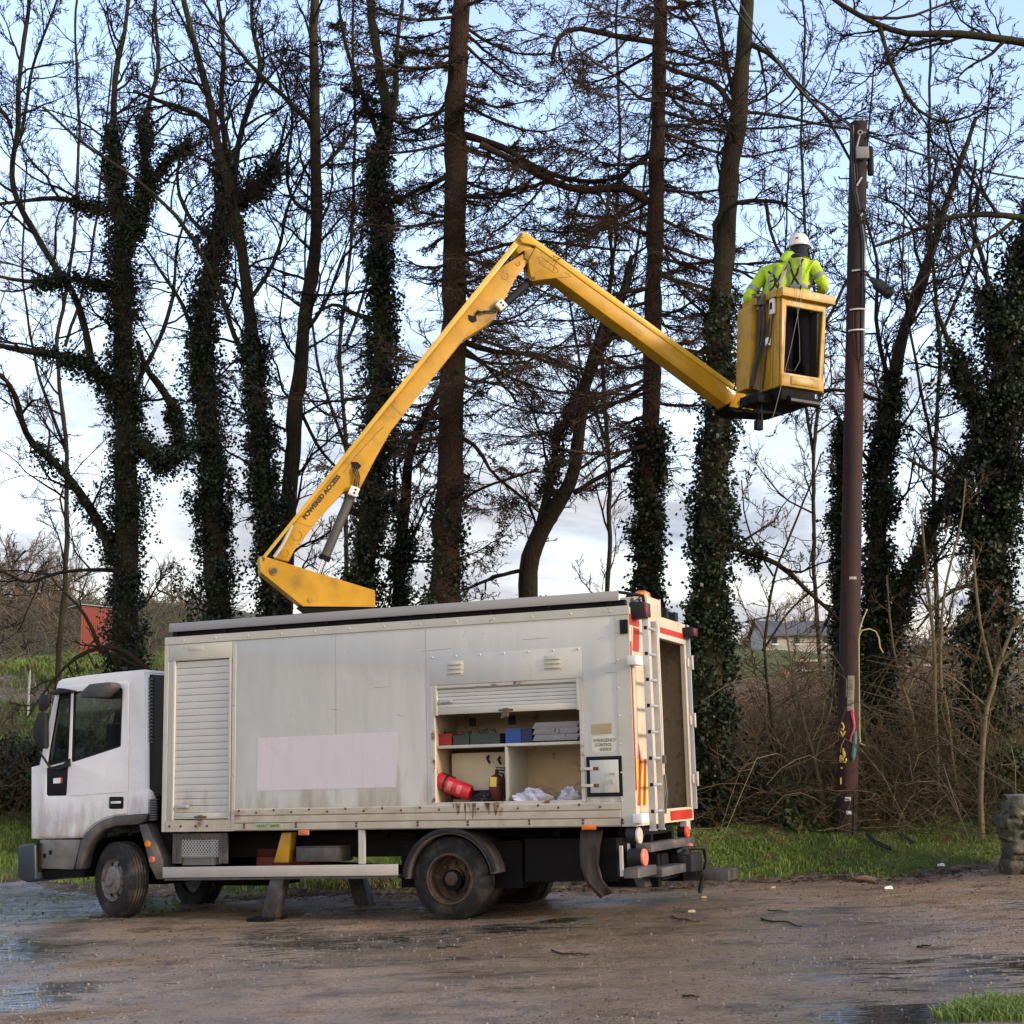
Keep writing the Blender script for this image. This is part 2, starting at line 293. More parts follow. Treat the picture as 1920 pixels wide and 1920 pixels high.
# wetness (standing water) on the track
def blob(x, y, px, py, rx, ry, a=0):
    c = ground_px(px, py, 8, 30); dx = x-c.x; dy = y-c.y; ca, sa = math.cos(a), math.sin(a)
    return 1-np.sqrt(((dx*ca+dy*sa)/rx)**2+((-dx*sa+dy*ca)/ry)**2)
def wetness(x, y):
    n = fnoise(x, y, 1.1, 5)*.35+fnoise(x*1.2, y*3, 1.6, 6)*.22
    w = blob(x, y, 70, 1700, 3.2, 2.9)*1.5
    w = np.maximum(w, blob(x, y, -40, 1790, 1.5, 3.0)*1.4); w = np.maximum(w, blob(x, y, 20, 1870, .8, 1.6)*1.3)
    w = np.maximum(w, blob(x, y, 330, 1692, 1.6, .9)*1.2); w = np.maximum(w, blob(x, y, 1070, 1724, .42, .18)*1.5)
    w = np.maximum(w, blob(x, y, 1690, 1905, .62, .42)*1.9)
    for (yc, am, fr_, ph) in ((13.0, .5, .33, .4), (14.75, .5, .33, .4), (15.15, .35, .5, 2.1)): w = np.maximum(w, .30*np.exp(-((y-(yc+am*np.sin(x*fr_+ph)))/.14)**2)*(fnoise(x*.5, y, .8, 17) > .1))
    return w+n*.55
def damp(x, y):
    n = fnoise(x, y, .8, 8)*.25
    w = blob(x, y, 1450, 1810, 1.5, 4.2)*2.2; w = np.maximum(w, blob(x, y, 1150, 1900, 1.2, 1.5)*.7); w = np.maximum(w, blob(x, y, 1600, 1740, 3.2, 1.9)*.9); w = np.maximum(w, wetness(x, y)+.45)
    return np.clip(w+n, 0, 1)
def ground_mat(name, road):
    m = bpy.data.materials.new(name); m.use_nodes = True; t = m.node_tree; l = t.links.new; b = t.nodes['Principled BSDF']
    c = N(t, 'ShaderNodeTexCoord')
    def noise(s, d=8, r=.6, sc=(1, 1, 1), dist=0):
        mp_ = N(t, 'ShaderNodeMapping'); mp_.inputs['Scale'].default_value = sc; l(c.outputs['Object'], mp_.inputs[0])
        n = N(t, 'ShaderNodeTexNoise', inp={'Scale': s, 'Detail': d, 'Roughness': r, 'Distortion': dist}); l(mp_.outputs[0], n.inputs['Vector']); return n.outputs['Fac']
    def rng_(f, a, b_, c_=0, d=1): r = N(t, 'ShaderNodeMapRange', inp={1: a, 2: b_, 3: c_, 4: d}); l(f, r.inputs[0]); return r.outputs[0]
    def mix(f, a, b_):
        x = N(t, 'ShaderNodeMix', data_type='RGBA'); l(f, x.inputs[0])
        for i, s in ((6, a), (7, b_)):
            if isinstance(s, tuple): x.inputs[i].default_value = (*s, 1)
            else: l(s, x.inputs[i])
        return x.outputs[2]
    def math_(op, a, b_):
        x = N(t, 'ShaderNodeMath', operation=op)
        for i, s in ((0, a), (1, b_)):
            if isinstance(s, (int, float)): x.inputs[i].default_value = s
            else: l(s, x.inputs[i])
        return x.outputs[0]
    def attr(n): return N(t, 'ShaderNodeAttribute', attribute_name=n).outputs['Fac']
    if road:
        col = mix(rng_(noise(1.1), .35, .65), (.23, .135, .064), (.38, .24, .125))
        col = mix(rng_(noise(45, 3), .52, .66), col, (.27, .215, .155)); col = mix(rng_(noise(33, 4), .34, .46, 1, 0), col, (.055, .038, .024)); col = mix(rng_(noise(2.2, 9, .7, (.8, 1.2, 1)), .50, .62), col, (.12, .075, .04))
        col = mix(rng_(noise(16, 6, .7, (.8, 1.3, 1)), .30, .42, 1, 0), col, (.045, .030, .019))
        vo = N(t, 'ShaderNodeTexVoronoi', inp={'Scale': 55}); l(c.outputs['Object'], vo.inputs['Vector'])
        st = math_('MULTIPLY', rng_(vo.outputs['Distance'], .10, .16, 1, 0), rng_(noise(9, 3), .5, .62))
        col = mix(st, col, (.38, .32, .25))
        wet = rng_(math_('ADD', attr('wet'), math_('MULTIPLY', math_('SUBTRACT', noise(9, 7, .7, (.30, 2.2, 1)), .5), 2.6)), .30, .38)
        dmp = math_('ADD', attr('damp'), math_('MULTIPLY', math_('SUBTRACT', noise(3.2, 7, .65, (.6, 1.4, 1)), .5), 1.0)); dm = rng_(dmp, .1, .8)
        col = mix(math_('MULTIPLY', dm, .25), col, (.09, .06, .035)); col = mix(wet, col, (.035, .027, .018))
        l(col, b.inputs['Base Color'])
        ro = math_('SUBTRACT', .82, math_('MULTIPLY', dm, .62)); ro = math_('MULTIPLY', ro, math_('SUBTRACT', 1, math_('MULTIPLY', wet, .86))); l(ro, b.inputs['Roughness'])
        v2 = N(t, 'ShaderNodeTexVoronoi', inp={'Scale': 38}); l(c.outputs['Object'], v2.inputs['Vector'])
        h = math_('ADD', math_('SUBTRACT', math_('MULTIPLY', noise(60, 5), .5), math_('MULTIPLY', v2.outputs['Distance'], .42)), math_('ADD', noise(6, 7, .65, (.8, 1.2, 1)), math_('MULTIPLY', st, .2)))
        wn = math_('MULTIPLY', noise(10, 3, .5, (.35, 2.6, 1)), .22)
        k_ = math_('SUBTRACT', 1, math_('MAXIMUM', wet, math_('MULTIPLY', dm, .72)))
        h = math_('ADD', math_('MULTIPLY', h, k_), math_('MULTIPLY', wn, math_('MAXIMUM', wet, math_('MULTIPLY', dm, .3))))
        bp = N(t, 'ShaderNodeBump', inp={'Distance': .05}); l(h, bp.inputs['Height']); l(bp.outputs[0], b.inputs['Normal'])
        b.inputs['Specular IOR Level'].default_value = .5; l(math_('ADD', 1.38, math_('MULTIPLY', math_('MAXIMUM', wet, math_('MULTIPLY', dm, .8)), 1.3)), b.inputs['IOR'])
    else:
        g = mix(rng_(noise(.8), .35, .65), (.060, .085, .018), (.10, .135, .026)); g = mix(rng_(noise(14, 5), .5, .7), g, (.13, .13, .045))
        s = mix(rng_(noise(1.4, 9), .35, .65), (.055, .038, .024), (.19, .145, .105)); s = mix(rng_(noise(9, 6, .7, (1, 1, 2.5)), .52, .66), s, (.28, .23, .18))
        f = rng_(math_('ADD', attr('soil'), math_('MULTIPLY', math_('SUBTRACT', noise(3, 7, .7), .5), 1.6)), .42, .58)
        l(mix(f, g, s), b.inputs['Base Color']); b.inputs['Roughness'].default_value = .9; b.inputs['Specular IOR Level'].default_value = .2
        bp = N(t, 'ShaderNodeBump', inp={'Distance': .10, 'Strength': 1.0}); l(math_('ADD', noise(4, 9, .65), math_('MULTIPLY', noise(26, 5), .35)), bp.inputs['Height']); l(bp.outputs[0], b.inputs['Normal'])
    return m
def grid_obj(name, mask, m, attrs, **k):
    q = Q[mask]; used = np.unique(q); mp_ = np.full(len(V), -1); mp_[used] = np.arange(len(used)); v = V[used]
    o = np_mesh(name, v, mp_[q], m, kind='structure', **k)
    for an, fn in attrs.items():
        a = o.data.attributes.new(an, 'FLOAT', 'POINT'); a.data.foreach_set('value', np.asarray(fn(v[:, 0], v[:, 1]), np.float32))
    return o
def soil(x, y):
    d = y-edge(x); u = x/np.maximum(y, 4)
    s = 1-sstep(.0, .75, d)                                             # muddy strip along the verge
    s = np.maximum(s, (1-sstep(.2, 1.3, d))*(x < 1.5)*.85)
    lb = sstep(27, 30, y)*(1-sstep(33.6, 35, y))*.62*(u < -.05); rb = sstep(24, 28, y)*(1-sstep(35.2, 36, y))*1.0*(u > -.05)
    hs = sstep(60, 75, y)*(u < -.1)*.52
    return np.clip(np.maximum.reduce([s, lb, rb, hs]), 0, 1)
grid_obj('gravel_track', isroad, ground_mat('wet_gravel', True), {'wet': wetness, 'damp': damp})
grid_obj('grass_field', ~isroad, ground_mat('grass_and_soil', False), {'soil': soil})
# ------------------------------------------------------------------ truck frame
O_ = Vector((-3.9418, 17.1824, -1.4074+CH)); YAW, PIT, ROL = .391, .0407, -.0376
_a = Vector((math.cos(YAW)*math.cos(PIT), -math.sin(YAW)*math.cos(PIT), math.sin(PIT))); _b = Vector((math.sin(YAW), math.cos(YAW), 0)); _c = _a.cross(_b)
_b2 = _b*math.cos(ROL)+_c*math.sin(ROL); _c2 = _a.cross(_b2)
MT = Matrix(((_a.x, _b2.x, _c2.x, O_.x), (_a.y, _b2.y, _c2.y, O_.y), (_a.z, _b2.z, _c2.z, O_.z), (0, 0, 0, 1))); MTI = MT.inverted()
W = 2.07; HB = 2.184; LB = 5.6
truck = bpy.data.objects.new('lorry', None); COL.objects.link(truck); truck.matrix_world = MT
tag(truck, 'white box-bodied lorry with a raised yellow cherry-picker boom parked on the muddy track', 'lorry')
def P(px, py, yl=0.0):
    d = ray(px, py); n = _b2; o = Vector((0, 0, CH)); t = (n.dot(O_-o)+yl)/n.dot(d); l = MTI @ (o+d*t); return (l.x, l.z)
def PP(pts, yl=0.0, sx=1, ox=0, oy=0): return [P(ox+x/sx, oy+y/sx, yl) for x, y in pts]
def part(mb, name, m, parent=truck, **k): return mb.build(name, m, parent, **k)
def rect(x0, z0, x1, z1): return [(x0, z0), (x1, z0), (x1, z1), (x0, z1)]
# ---- box body ------------------------------------------------------
ox0, oz1 = P(814, 1330); ox1, _ = P(1087, 1330); oz0 = P(950, 1503)[1]; ozt = P(950, 1279)[1]   # locker opening
sx0, sx1 = P(322, 1400)[0], P(434, 1400)[0]; sz0, sz1 = P(380, 1537)[1], P(380, 1237)[1]
RZ = P(700, 1512)[1]    # top of the bottom rail
mb = MB()
mb.prism(rect(0, 0.01, LB, HB), 0, .05, holes=[rect(ox0, oz0, ox1, ozt), rect(sx0, sz0, sx1, sz1)])
mb.box((0, W-.04, .01), (LB, W, HB)); mb.box((0, .05, .01), (.04, W-.04, HB)); mb.box((.04, .05, .01), (LB-.02, W-.04, .06)); mb.box((.04, .05, HB-.05), (LB-.02, W-.04, HB))
body = part(mb, 'box_body', M['box'], bevel=.004, label='off-white grimy box body of the lorry')
# roof edge, corner posts, bottom rail
mb = MB(); zt = P(310, 1200)[1]
mb.box((-.012, -.014, HB-.075), (LB+.01, -.002, HB+.012)); mb.box((-.012, -.012, 0), (.045, -.002, HB-.08)); mb.box((LB-.15, -.008, 0), (LB+.004, -.002, HB-.08)); mb.box((sx1+.01, -.010, .0), (sx1+.055, -.002, HB-.08))
for i in range(13): mb.lathe([(.0001, -.022), (.012, -.02), (.016, -.0135)], 8, (.25+i*.43, 0, HB-.035))
for i in range(7): mb.lathe([(.0001, -.016), (.009, -.014), (.012, -.0075)], 8, (LB-.135, 0, .25+i*.28)); mb.lathe([(.0001, -.016), (.008, -.014), (.010, -.0095)], 8, (sx1+.035, 0, .2+i*.28))
part(mb, 'edge_trim', M['trim'], body, bevel=.003, seg=1)
mb = MB(); z = 0.0; hh = RZ/3.0
for i in range(3):
    for (xa, xb) in ((sx1+.06, LB-.155),):
        mb.prism([(0, 0)], 0, 0) if False else None
        mb.add([(xa, -.006, z), (xb, -.006, z), (xb, -.006, z+hh), (xa, -.006, z+hh), (xa, -.022, z+.012), (xb, -.022, z+.012), (xb, -.022, z+hh-.012), (xa, -.022, z+hh-.012)],
               [(0,1,5,4), (1,2,6,5), (2,3,7,6), (3,0,4,7), (4,5,6,7), (3,2,1,0)])
    z += hh
mb.box((.05, -.016, 0), (sx1+.008, -.002, sz0-.012))
brail = part(mb, 'bottom_rail', M['rail'], body)
bolt_m = mat('bolt_rust', (.07, .035, .02), .7)
def bolt(*a): mb = MB(); mb.lathe(*a); part(mb, 'rail_bolt', bolt_m, body)
for i in range(22):
    x = sx1+.12+i*.222
    if x < LB-.2: bolt([(.0001, -.034), (.010, -.032), (.014, -.021)], 6, (x, 0, hh*(2.45 if i % 2 else 2.75)))
for px in (460, 557, 670, 785, 879, 994, 1095, 1168):
    for dz in (.03, .06): bolt([(.0001, -.034), (.011, -.032), (.015, -.021)], 6, (P(px, 1550)[0], 0, dz+hh*.1))
for x in (.1, .25, .45, .6): bolt([(.0001, -.028), (.012, -.026), (.016, -.015)], 6, (x, 0, .06))
# rusty streak below the locker sill
mb = MB()
for k in range(16):
    x = P(900+random.gauss(0, 30), 1520)[0]; h = random.uniform(.03, .20); wd = random.uniform(.01, .07); z1 = RZ+.015
    mb.prism([(x, z1), (x+wd, z1), (x+wd*.8, z1-h*.6), (x+wd*.55, z1-h*.9), (x+wd*.45, z1-h), (x+wd*.3, z1-h*.8)], -.0235, -.0225)
part(mb, 'rust_stain', mat('rust_stain', (.27, .19, .10), .8, var=.7, vscale=14, col2=(.10, .055, .02), c2pos=(.5, .6), c2scale=11), body)
# ---- front roller shutter
def shutter(name, x0, x1, z0, z1, y, nslat, handle, bar=True):
    s = empty(name, parent=truck)
    mb = MB(); h = (z1-z0)/nslat
    for i in range(nslat):
        a = z0+i*h; b_ = a+h-.0015
        mb.add([(x0, y+.010, a), (x0, y+.0015, a+.002), (x0, y, a+h*.5), (x0, y+.0015, b_-.004), (x0, y+.012, b_), (x1, y+.010, a), (x1, y+.0015, a+.002), (x1, y, a+h*.5), (x1, y+.0015, b_-.004), (x1, y+.012, b_)],
               [(0, 1, 6, 5), (1, 2, 7, 6), (2, 3, 8, 7), (3, 4, 9, 8)])
    part(mb, 'slats', M['sh'], s)
    mb = MB(); mb.box((x0, y-.012, z0-.07), (x1, y+.02, z0-.002)); part(mb, 'bottom_bar', M['trim'], s, bevel=.004)
    mb = MB(); hx = x0+handle; mb.box((hx, y-.028, z0+.055), (hx+.13, y-.018, z0+.075)); mb.box((hx, y-.028, z0+.055), (hx+.02, y+.0, z0+.075)); mb.box((hx+.11, y-.028, z0+.055), (hx+.13, y+.0, z0+.075)); mb.box((hx-.015, y-.006, z0+.045), (hx+.145, y-.001, z0+.085))
    part(mb, 'handle', M['alu'], s, bevel=.003)
    mb = MB(); xm = (x0+x1)/2; mb.box((xm-.03, y-.03, z0-.12), (xm+.03, y-.013, z0-.03)); mb.box((xm-.08, y-.022, z0-.06), (xm+.08, y-.013, z0-.04)); part(mb, 'latch', mat(name+'_latch', (.12, .075, .05), .7), s)
    mb = MB(); mb.box((x0-.035, y-.028, z0-.08), (x0-.003, y+.03, z1+.01)); mb.box((x1+.003, y-.028, z0-.08), (x1+.035, y+.03, z1+.01)); part(mb, 'guide_rail', M['trim'], s, bevel=.003)
    return s
shutter('roller_shutter', sx0+.04, sx1-.04, sz0+.08, sz1-.005, .016, 22, .05)['label'] = 'closed narrow roller shutter behind the cab'
mb = MB(); mb.box((.05, -.012, sz1+.005), (sx1+.005, -.002, HB-.085)); mb.box((.30, -.0155, HB-.16), (.52, -.0125, HB-.11)); part(mb, 'header_panel', M['trim'], body, bevel=.003)
mb = MB(); mb.box((.05, .06, sz0-.02), (sx1+.02, .08, sz1+.02)); part(mb, 'dark_backing', M['dark'], body)
# ---- locker with half-open shutter
lsz = P(950, 1322)[1]
ls = shutter('roller_shutter', ox0+.04, ox1-.035, lsz, ozt-.004, .02, 6, .03); ls['label'] = 'half-open wide roller shutter above the tool locker'
vz0, vz1 = P(950, 1268)[1], P(950, 1225)[1]; vx0, vx1 = P(807, 1250)[0], P(1091, 1250)[0]
mb = MB(); mb.box((vx0, -.008, ozt+.006), (vx1, -.002, vz1+.02))
for i in range(7): mb.lathe([(.0001, -.02), (.010, -.018), (.014, -.0075)], 8, (vx0+.03+i*(vx1-vx0-.06)/6, 0, vz1))
part(mb, 'vent_panel', M['box'], body, bevel=.002)
for px in (854, 1038):
    x = P(px, 1250)[0]; mb = MB(); zc = (vz0+vz1)/2-.005+(.0 if px > 900 else -.0)
    mb.box((x-.1, -.011, zc-.075), (x+.1, -.0085, zc+.075))
    for j in range(3):
        z_ = zc-.045+j*.045; mb.prism([(x-.08, z_-.012), (x+.08, z_-.012), (x+.08, z_+.006), (x-.08, z_+.006)], -.026, -.0112)
    part(mb, 'louvre_vent', M['trim'], body, bevel=.005)
rim_ = MB(); rim_.prism(rect(vx0, oz0-.05, vx1, ozt-.002), -.007, -.002, holes=[rect(ox0+.004, oz0+.004, ox1-.004, ozt-.03)])
part(rim_, 'locker_frame', mat('rusty_frame', (.55, .50, .42), .5, var=.1, col2=RUST, c2pos=(.55, .62), c2scale=4), body)
D = .62
lk = empty('tool_locker', parent=truck)
mb = MB(); mb.box((ox0-.12, D, oz0-.02), (ox1+.2, D+.02, ozt)); mb.box((ox0-.02, .05, oz0-.03), (ox1+.1, D, oz0)); mb.box((ox0-.03, .05, oz0), (ox0-.01, D, ozt)); mb.box((ox1+.05, .05, oz0), (ox1+.07, D, ozt)); mb.box((ox0-.02, .3, ozt-.02), (ox1+.1, D, ozt))
part(mb, 'locker_lining', M['ply'], lk)
shz = P(950, 1394, .08)[1]; dvx = P(950, 1450, .08)[0]
mb = MB(); mb.box((ox0-.008, .07, shz-.03), (ox1+.045, D-.003, shz)); part(mb, 'shelf', M['trim'], lk, bevel=.003)
mb = MB(); mb.box((dvx-.012, .075, oz0+.002), (dvx+.012, D-.003, shz-.033)); part(mb, 'divider', M['trim'], lk)
mb = MB(); mb.box((ox0+.04, D-.28, oz0+.12), (dvx-.02, D-.26, shz-.08)); mb.box((ox0+.04, D-.26, oz0+.0), (dvx-.02, D-.25, oz0+.03)); part(mb, 'lower_panel', M['cream'], lk)
mb = MB(); mb.box((ox0+.02, D-.24, oz0+.03), (dvx-.015, D-.23, oz0+.12)); part(mb, 'dark_slot', M['brown'], lk)
for px, py in ((917, 1425), (938, 1427)):
    x, zz = P(px, py, .34); mb = MB(); mb.tube([(x, .33, zz+.04), (x+.005, .28, zz+.02), (x+.03, .25, zz-.01), (x+.045, .26, zz-.035)], .014, 8); part(mb, 'hook', M['blackp'], lk)
for px, py, s in ((886, 1354, .045), (960, 1350, .05)):
    x, zz = P(px, py, .4); mb = MB(); mb.box((x-s*.8, .38, zz-s), (x+s*.8, .42, zz+s)); part(mb, 'wall_box', M['blackp'], lk, bevel=.012)
x, zz = P(946, 1343, .1); mb = MB(); mb.tube([(x, .03, zz+.05), (x, .03, zz+.02), (x+.015, .03, zz+.005), (x+.012, .03, zz-.012), (x-.004, .03, zz-.012), (x-.008, .03, zz)], .004, 6); part(mb, 'shutter_hook', M['alu'], lk)
# little hatch with black surround
hx0, hz0 = P(1102, 1494); hx1, hz1 = P(1166, 1417)
ht = empty('small_hatch', parent=truck)
mb = MB(); mb.prism(rect(hx0, hz0, hx1, hz1), -.012, -.0085, holes=[rect(hx0+.035, hz0+.035, hx1-.035, hz1-.035)]); part(mb, 'hatch_seal', M['seal'], ht)
mb = MB(); mb.box((hx0+.037, -.016, hz0+.037), (hx1-.037, -.004, hz1-.037)); part(mb, 'hatch_door', M['box'], ht, bevel=.004)
mb = MB()
for zz in (hz0+.11, hz1-.12): mb.box((hx0-.06, -.024, zz-.014), (hx0+.07, -.0165, zz+.014))
part(mb, 'hinge', M['trim'], ht, bevel=.003)
mb = MB()
for zz in (hz0+.11, hz1-.12): mb.box((hx0+.075, -.022, zz-.016), (hx0+.13, -.0165, zz+.016))
part(mb, 'hinge_plate', mat('rusty_plate', RUST, .8), ht)
mb = MB(); mb.box((hx1-.12, -.03, (hz0+hz1)/2+.02), (hx1-.07, -.0165, (hz0+hz1)/2+.035)); mb.box((hx1-.11, -.03, hz0+.13), (hx1-.09, -.0165, hz0+.17)); part(mb, 'hatch_handle', M['alu'], ht)
# plates, patch, lettering
x0, z0 = P(483, 1482); x1, z1 = P(745, 1372); mb = MB(); a = P(484, 1384); b_ = P(745, 1372); c_ = P(743, 1476); d_ = P(482, 1483); mb.prism([a, b_, c_, d_], -.0022, -.0006); part(mb, 'blank_panel', M['patch'], body, label='plain pale pink patch on the lorry side')
mb = MB(); mb.prism(PP([(1108, 1359), (1147, 1355), (1147, 1375), (1109, 1377)]), -.003, -.0006); part(mb, 'tan_plate', M['tan'], body)
mb = MB(); mb.prism(PP([(1113, 1381), (1150, 1379), (1155, 1384), (1156, 1404), (1151, 1410), (1116, 1412), (1110, 1406), (1109, 1386)]), -.003, -.0006); sg = part(mb, 'sign_plate', mat('cream_plate', (.70, .66, .52), .5, var=.06), body)
def text_on(txt, size, px, py, name, m, yl=-.0045, bold=.0, parent=body, sq=1, rot=0, wid=None):
    x, z = P(px, py, yl); vs, fs = text_tris(txt, size, bold, squash=sq)
    if wid: k_ = wid/(max(v[0] for v in vs)-min(v[0] for v in vs)); vs = [(v[0]*k_, v[1], v[2]) for v in vs]
    ca, sa = math.cos(rot), math.sin(rot)
    mb = MB(); mb.add([(x+v[0]*ca-v[1]*sa, yl-v[2], z+v[0]*sa+v[1]*ca) for v in vs], fs); return mb.build(name, m, parent)
text_on('EMERGENCY', .046, 1134, 1388, 'lettering', M['fink'], wid=.24); text_on('CONTROL', .046, 1132, 1396.5, 'lettering', M['fink'], wid=.18); text_on('INSIDE', .042, 1136, 1405, 'lettering', M['fink'], wid=.12)
mb = MB(); mb.box((P(481, 1550)[0], -.0255, .03), (P(530, 1550)[0], -.0225, .085)); part(mb, 'maker_plate', mat('pale_green_plate', (.42, .44, .28), .5), body)
mb = MB(); xa = P(484, 1550)[0]; xb = P(527, 1550)[0]
for k in range(11):
    if k in (4, 5, 6): continue
    a = xa+(xb-xa)*k/11; mb.box((a, -.0285, .042), (a+(xb-xa)/11*.72, -.026, .066))
for k in range(7): t_ = math.pi*k/6; a = (xa+xb)/2+.03*math.cos(t_); z = .045+.03*math.sin(t_); mb.box((a-.005, -.0285, z-.004), (a+.005, -.026, z+.006))
part(mb, 'maker_mark', M['greenink'], body)
# scuffs on the side
mb = MB()
for (px, py, ln, an) in [(790, 1222, .35, .04), (868, 1196, .10, 1.2), (905, 1190, .03, .6), (842, 1255, .2, .01), (1135, 1262, .25, .0), (1150, 1245, .08, .3), (620, 1330, .12, -.1), (560, 1240, .07, 1.1), (700, 1290, .2, .02), (505, 1480, .3, .01), (760, 1460, .12, 1.3), (650, 1225, .05, .8), (980, 1200, .3, .015), (470, 1330, .08, 1.5), (1120, 1200, .06, .5), (745, 1340, .1, -.3)]:
    x, z = P(px, py); mb.prism([(x, z), (x+ln*math.cos(an), z+ln*math.sin(an)), (x+ln*math.cos(an), z+ln*math.sin(an)+.003), (x, z+.005)], -.0012, -.0004)
part(mb, 'scuff_mark', mat('scuff', (.30, .25, .2), .7), body)
for px in (630, 800):
    x = P(px, 1350)[0]; mb = MB(); mb.box((x-.0025, -.0016, RZ+.03), (x+.0025, -.0004, HB-.09)); part(mb, 'panel_seam', mat('seam_grey', (.36, .33, .28), .6) if 'seam_grey' not in bpy.data.materials else bpy.data.materials['seam_grey'], body)
# ---- roof rail above
mb = MB(); za = P(316, 1184, 0)[1]; rz0 = HB+.075; rz1 = HB+.175
mb.box((P(317, 1170, .02)[0], .02, rz0), (LB-.03-.08, .045, rz1)); rr_ = part(mb, 'roof_rail', M['rustrail'], bevel=.004)
mb = MB(); mb.box((.05, .06, HB+.014), (LB-.06, .14, HB+.085)); mb.box((.05, .14, HB+.014), (LB-.06, .55, HB+.03))
for i in range(9): mb.box((.08+i*.66, .03, HB+.012), (.12+i*.66, .06, rz1-.02))
mb.tube([(LB-.12, .04, rz1-.01), (LB+.05, .35, rz1-.03), (LB+.02, .5, HB+.02)], .018, 6)
part(mb, 'roof_gutter', M['chassis'])
mb = MB(); mb.lathe([(.16, HB+.02), (.16, HB+.12)], 24, (P(640, 1140, 1.03)[0], 1.03, 0), axis='z'); part(mb, 'turret_ring', M['chassis'])
# ---- rear end : everything on plane x = LB
def RP(px, py, off=0.0):   # pixel -> (y,z) on the rear plane
    d = ray(px, py); o = Vector((0, 0, CH)); pt = MT @ Vector((LB+off, 0, 0)); t = _a.dot(pt-o)/_a.dot(d); l = MTI @ (o+d*t); return (l.y, l.z)
def rprism(pts, x0, x1): 
    mb = MB(); return mb.prism(pts, x0, x1, fn=lambda a, z, x: Vector((x, a, z)))
dy0, dz0 = RP(1243, 1517); dy1, _ = RP(1288, 1400); dz1 = RP(1262, 1205)[1]
dy1 = min(dy1, W-.16)
mb = MB(); mb.prism(rect(0.0, 0, W, HB), LB-.02, LB+.004, holes=[rect(dy0, dz0, dy1, dz1)], fn=lambda a, z, x: Vector((x, a, z)))
rear = part(mb, 'rear_wall', M['cream'], label='cream rear wall of the box with an open doorway')
# inside of the rear cabin
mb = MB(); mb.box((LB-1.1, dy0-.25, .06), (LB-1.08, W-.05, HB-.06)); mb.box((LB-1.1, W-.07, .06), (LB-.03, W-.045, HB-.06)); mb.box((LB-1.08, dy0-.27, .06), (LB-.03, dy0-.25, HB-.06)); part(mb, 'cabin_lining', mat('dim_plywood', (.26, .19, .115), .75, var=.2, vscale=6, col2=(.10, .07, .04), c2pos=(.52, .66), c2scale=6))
mb = MB()
for (a, b_, c_, d_) in [(dy0+.1, .35, dy0+.26, 1.0), (dy0+.05, 1.0, dy0+.2, 1.05)]: mb.box((LB-.9, a, b_), (LB-.75, c_, d_))
mb.tube([(LB-.3, W-.14, .15), (LB-.28, W-.13, .8), (LB-.35, W-.2, 1.3), (LB-.3, W-.12, 1.9)], .012, 6); mb.box((LB-.3, W-.25, HB-.5), (LB-.26, W-.2, HB-.1)); part(mb, 'cabin_fittings', M['greyp'])
a, z = RP(1270, 1358, -.2); mb = MB(); mb.box((LB-.4, a-.09, z-.07), (LB-.32, a+.09, z+.07)); sw_ = part(mb, 'switch_box', M['blackp'], bevel=.008)
mb = MB(); mb.box((LB-.319, a-.04, z-.03), (LB-.312, a-.008, z+.03)); mb.box((LB-.319, a+.008, z-.03), (LB-.312, a+.04, z+.03)); part(mb, 'switch', M['white'], sw_)
# door frame posts
mb = MB(); mb.box((LB+.0065, dy0-.05, dz0-.0), (LB+.03, dy0-.004, dz1+.05)); mb.box((LB+.0065, dy1+.004, dz0), (LB+.03, dy1+.045, dz1)); mb.box((LB+.0065, dy0-.003, dz1+.003), (LB+.03, dy1+.045, dz1+.05)); part(mb, 'door_frame', M['trim'], rear, bevel=.004)
# open door folded against far side
mb = MB(); mb.box((LB-.10, W+.015, .12), (LB+.045, W+.04, HB-.12)) ; dr = part(mb, 'rear_door', mat('blue_grey_panel', (.36, .42, .44), .5), bevel=.004, label='open blue-grey rear door folded back')
mb = MB()
for z in (.45, 1.1, 1.75): mb = MB(); mb.box((LB+.006, W-.03, z-.05), (LB+.03, W+.012, z+.05)); mb.tube([(LB+.06, W+.03, z-.08), (LB+.06, W+.03, z+.08)], .016, 8); part(mb, 'door_hinge', M['trim'], dr, bevel=.004)
mb = MB(); mb.tube([(LB+.03, dy0-.02, .2), (LB+.035, dy0-.02, 1.1), (LB+.03, dy0-.02, HB-.1)], .012, 6); part(mb, 'locking_bar', M['trim'], rear)
mb = MB(); mb.box((LB+.006, dy0-.10, .62), (LB+.07, dy0-.03, .70)); mb.tube([(LB+.05, dy0-.05, .5), (LB+.06, dy0-.04, .3), (LB+.04, dy0-.05, .1)], .014, 6); part(mb, 'door_catch', M['steel'], rear)
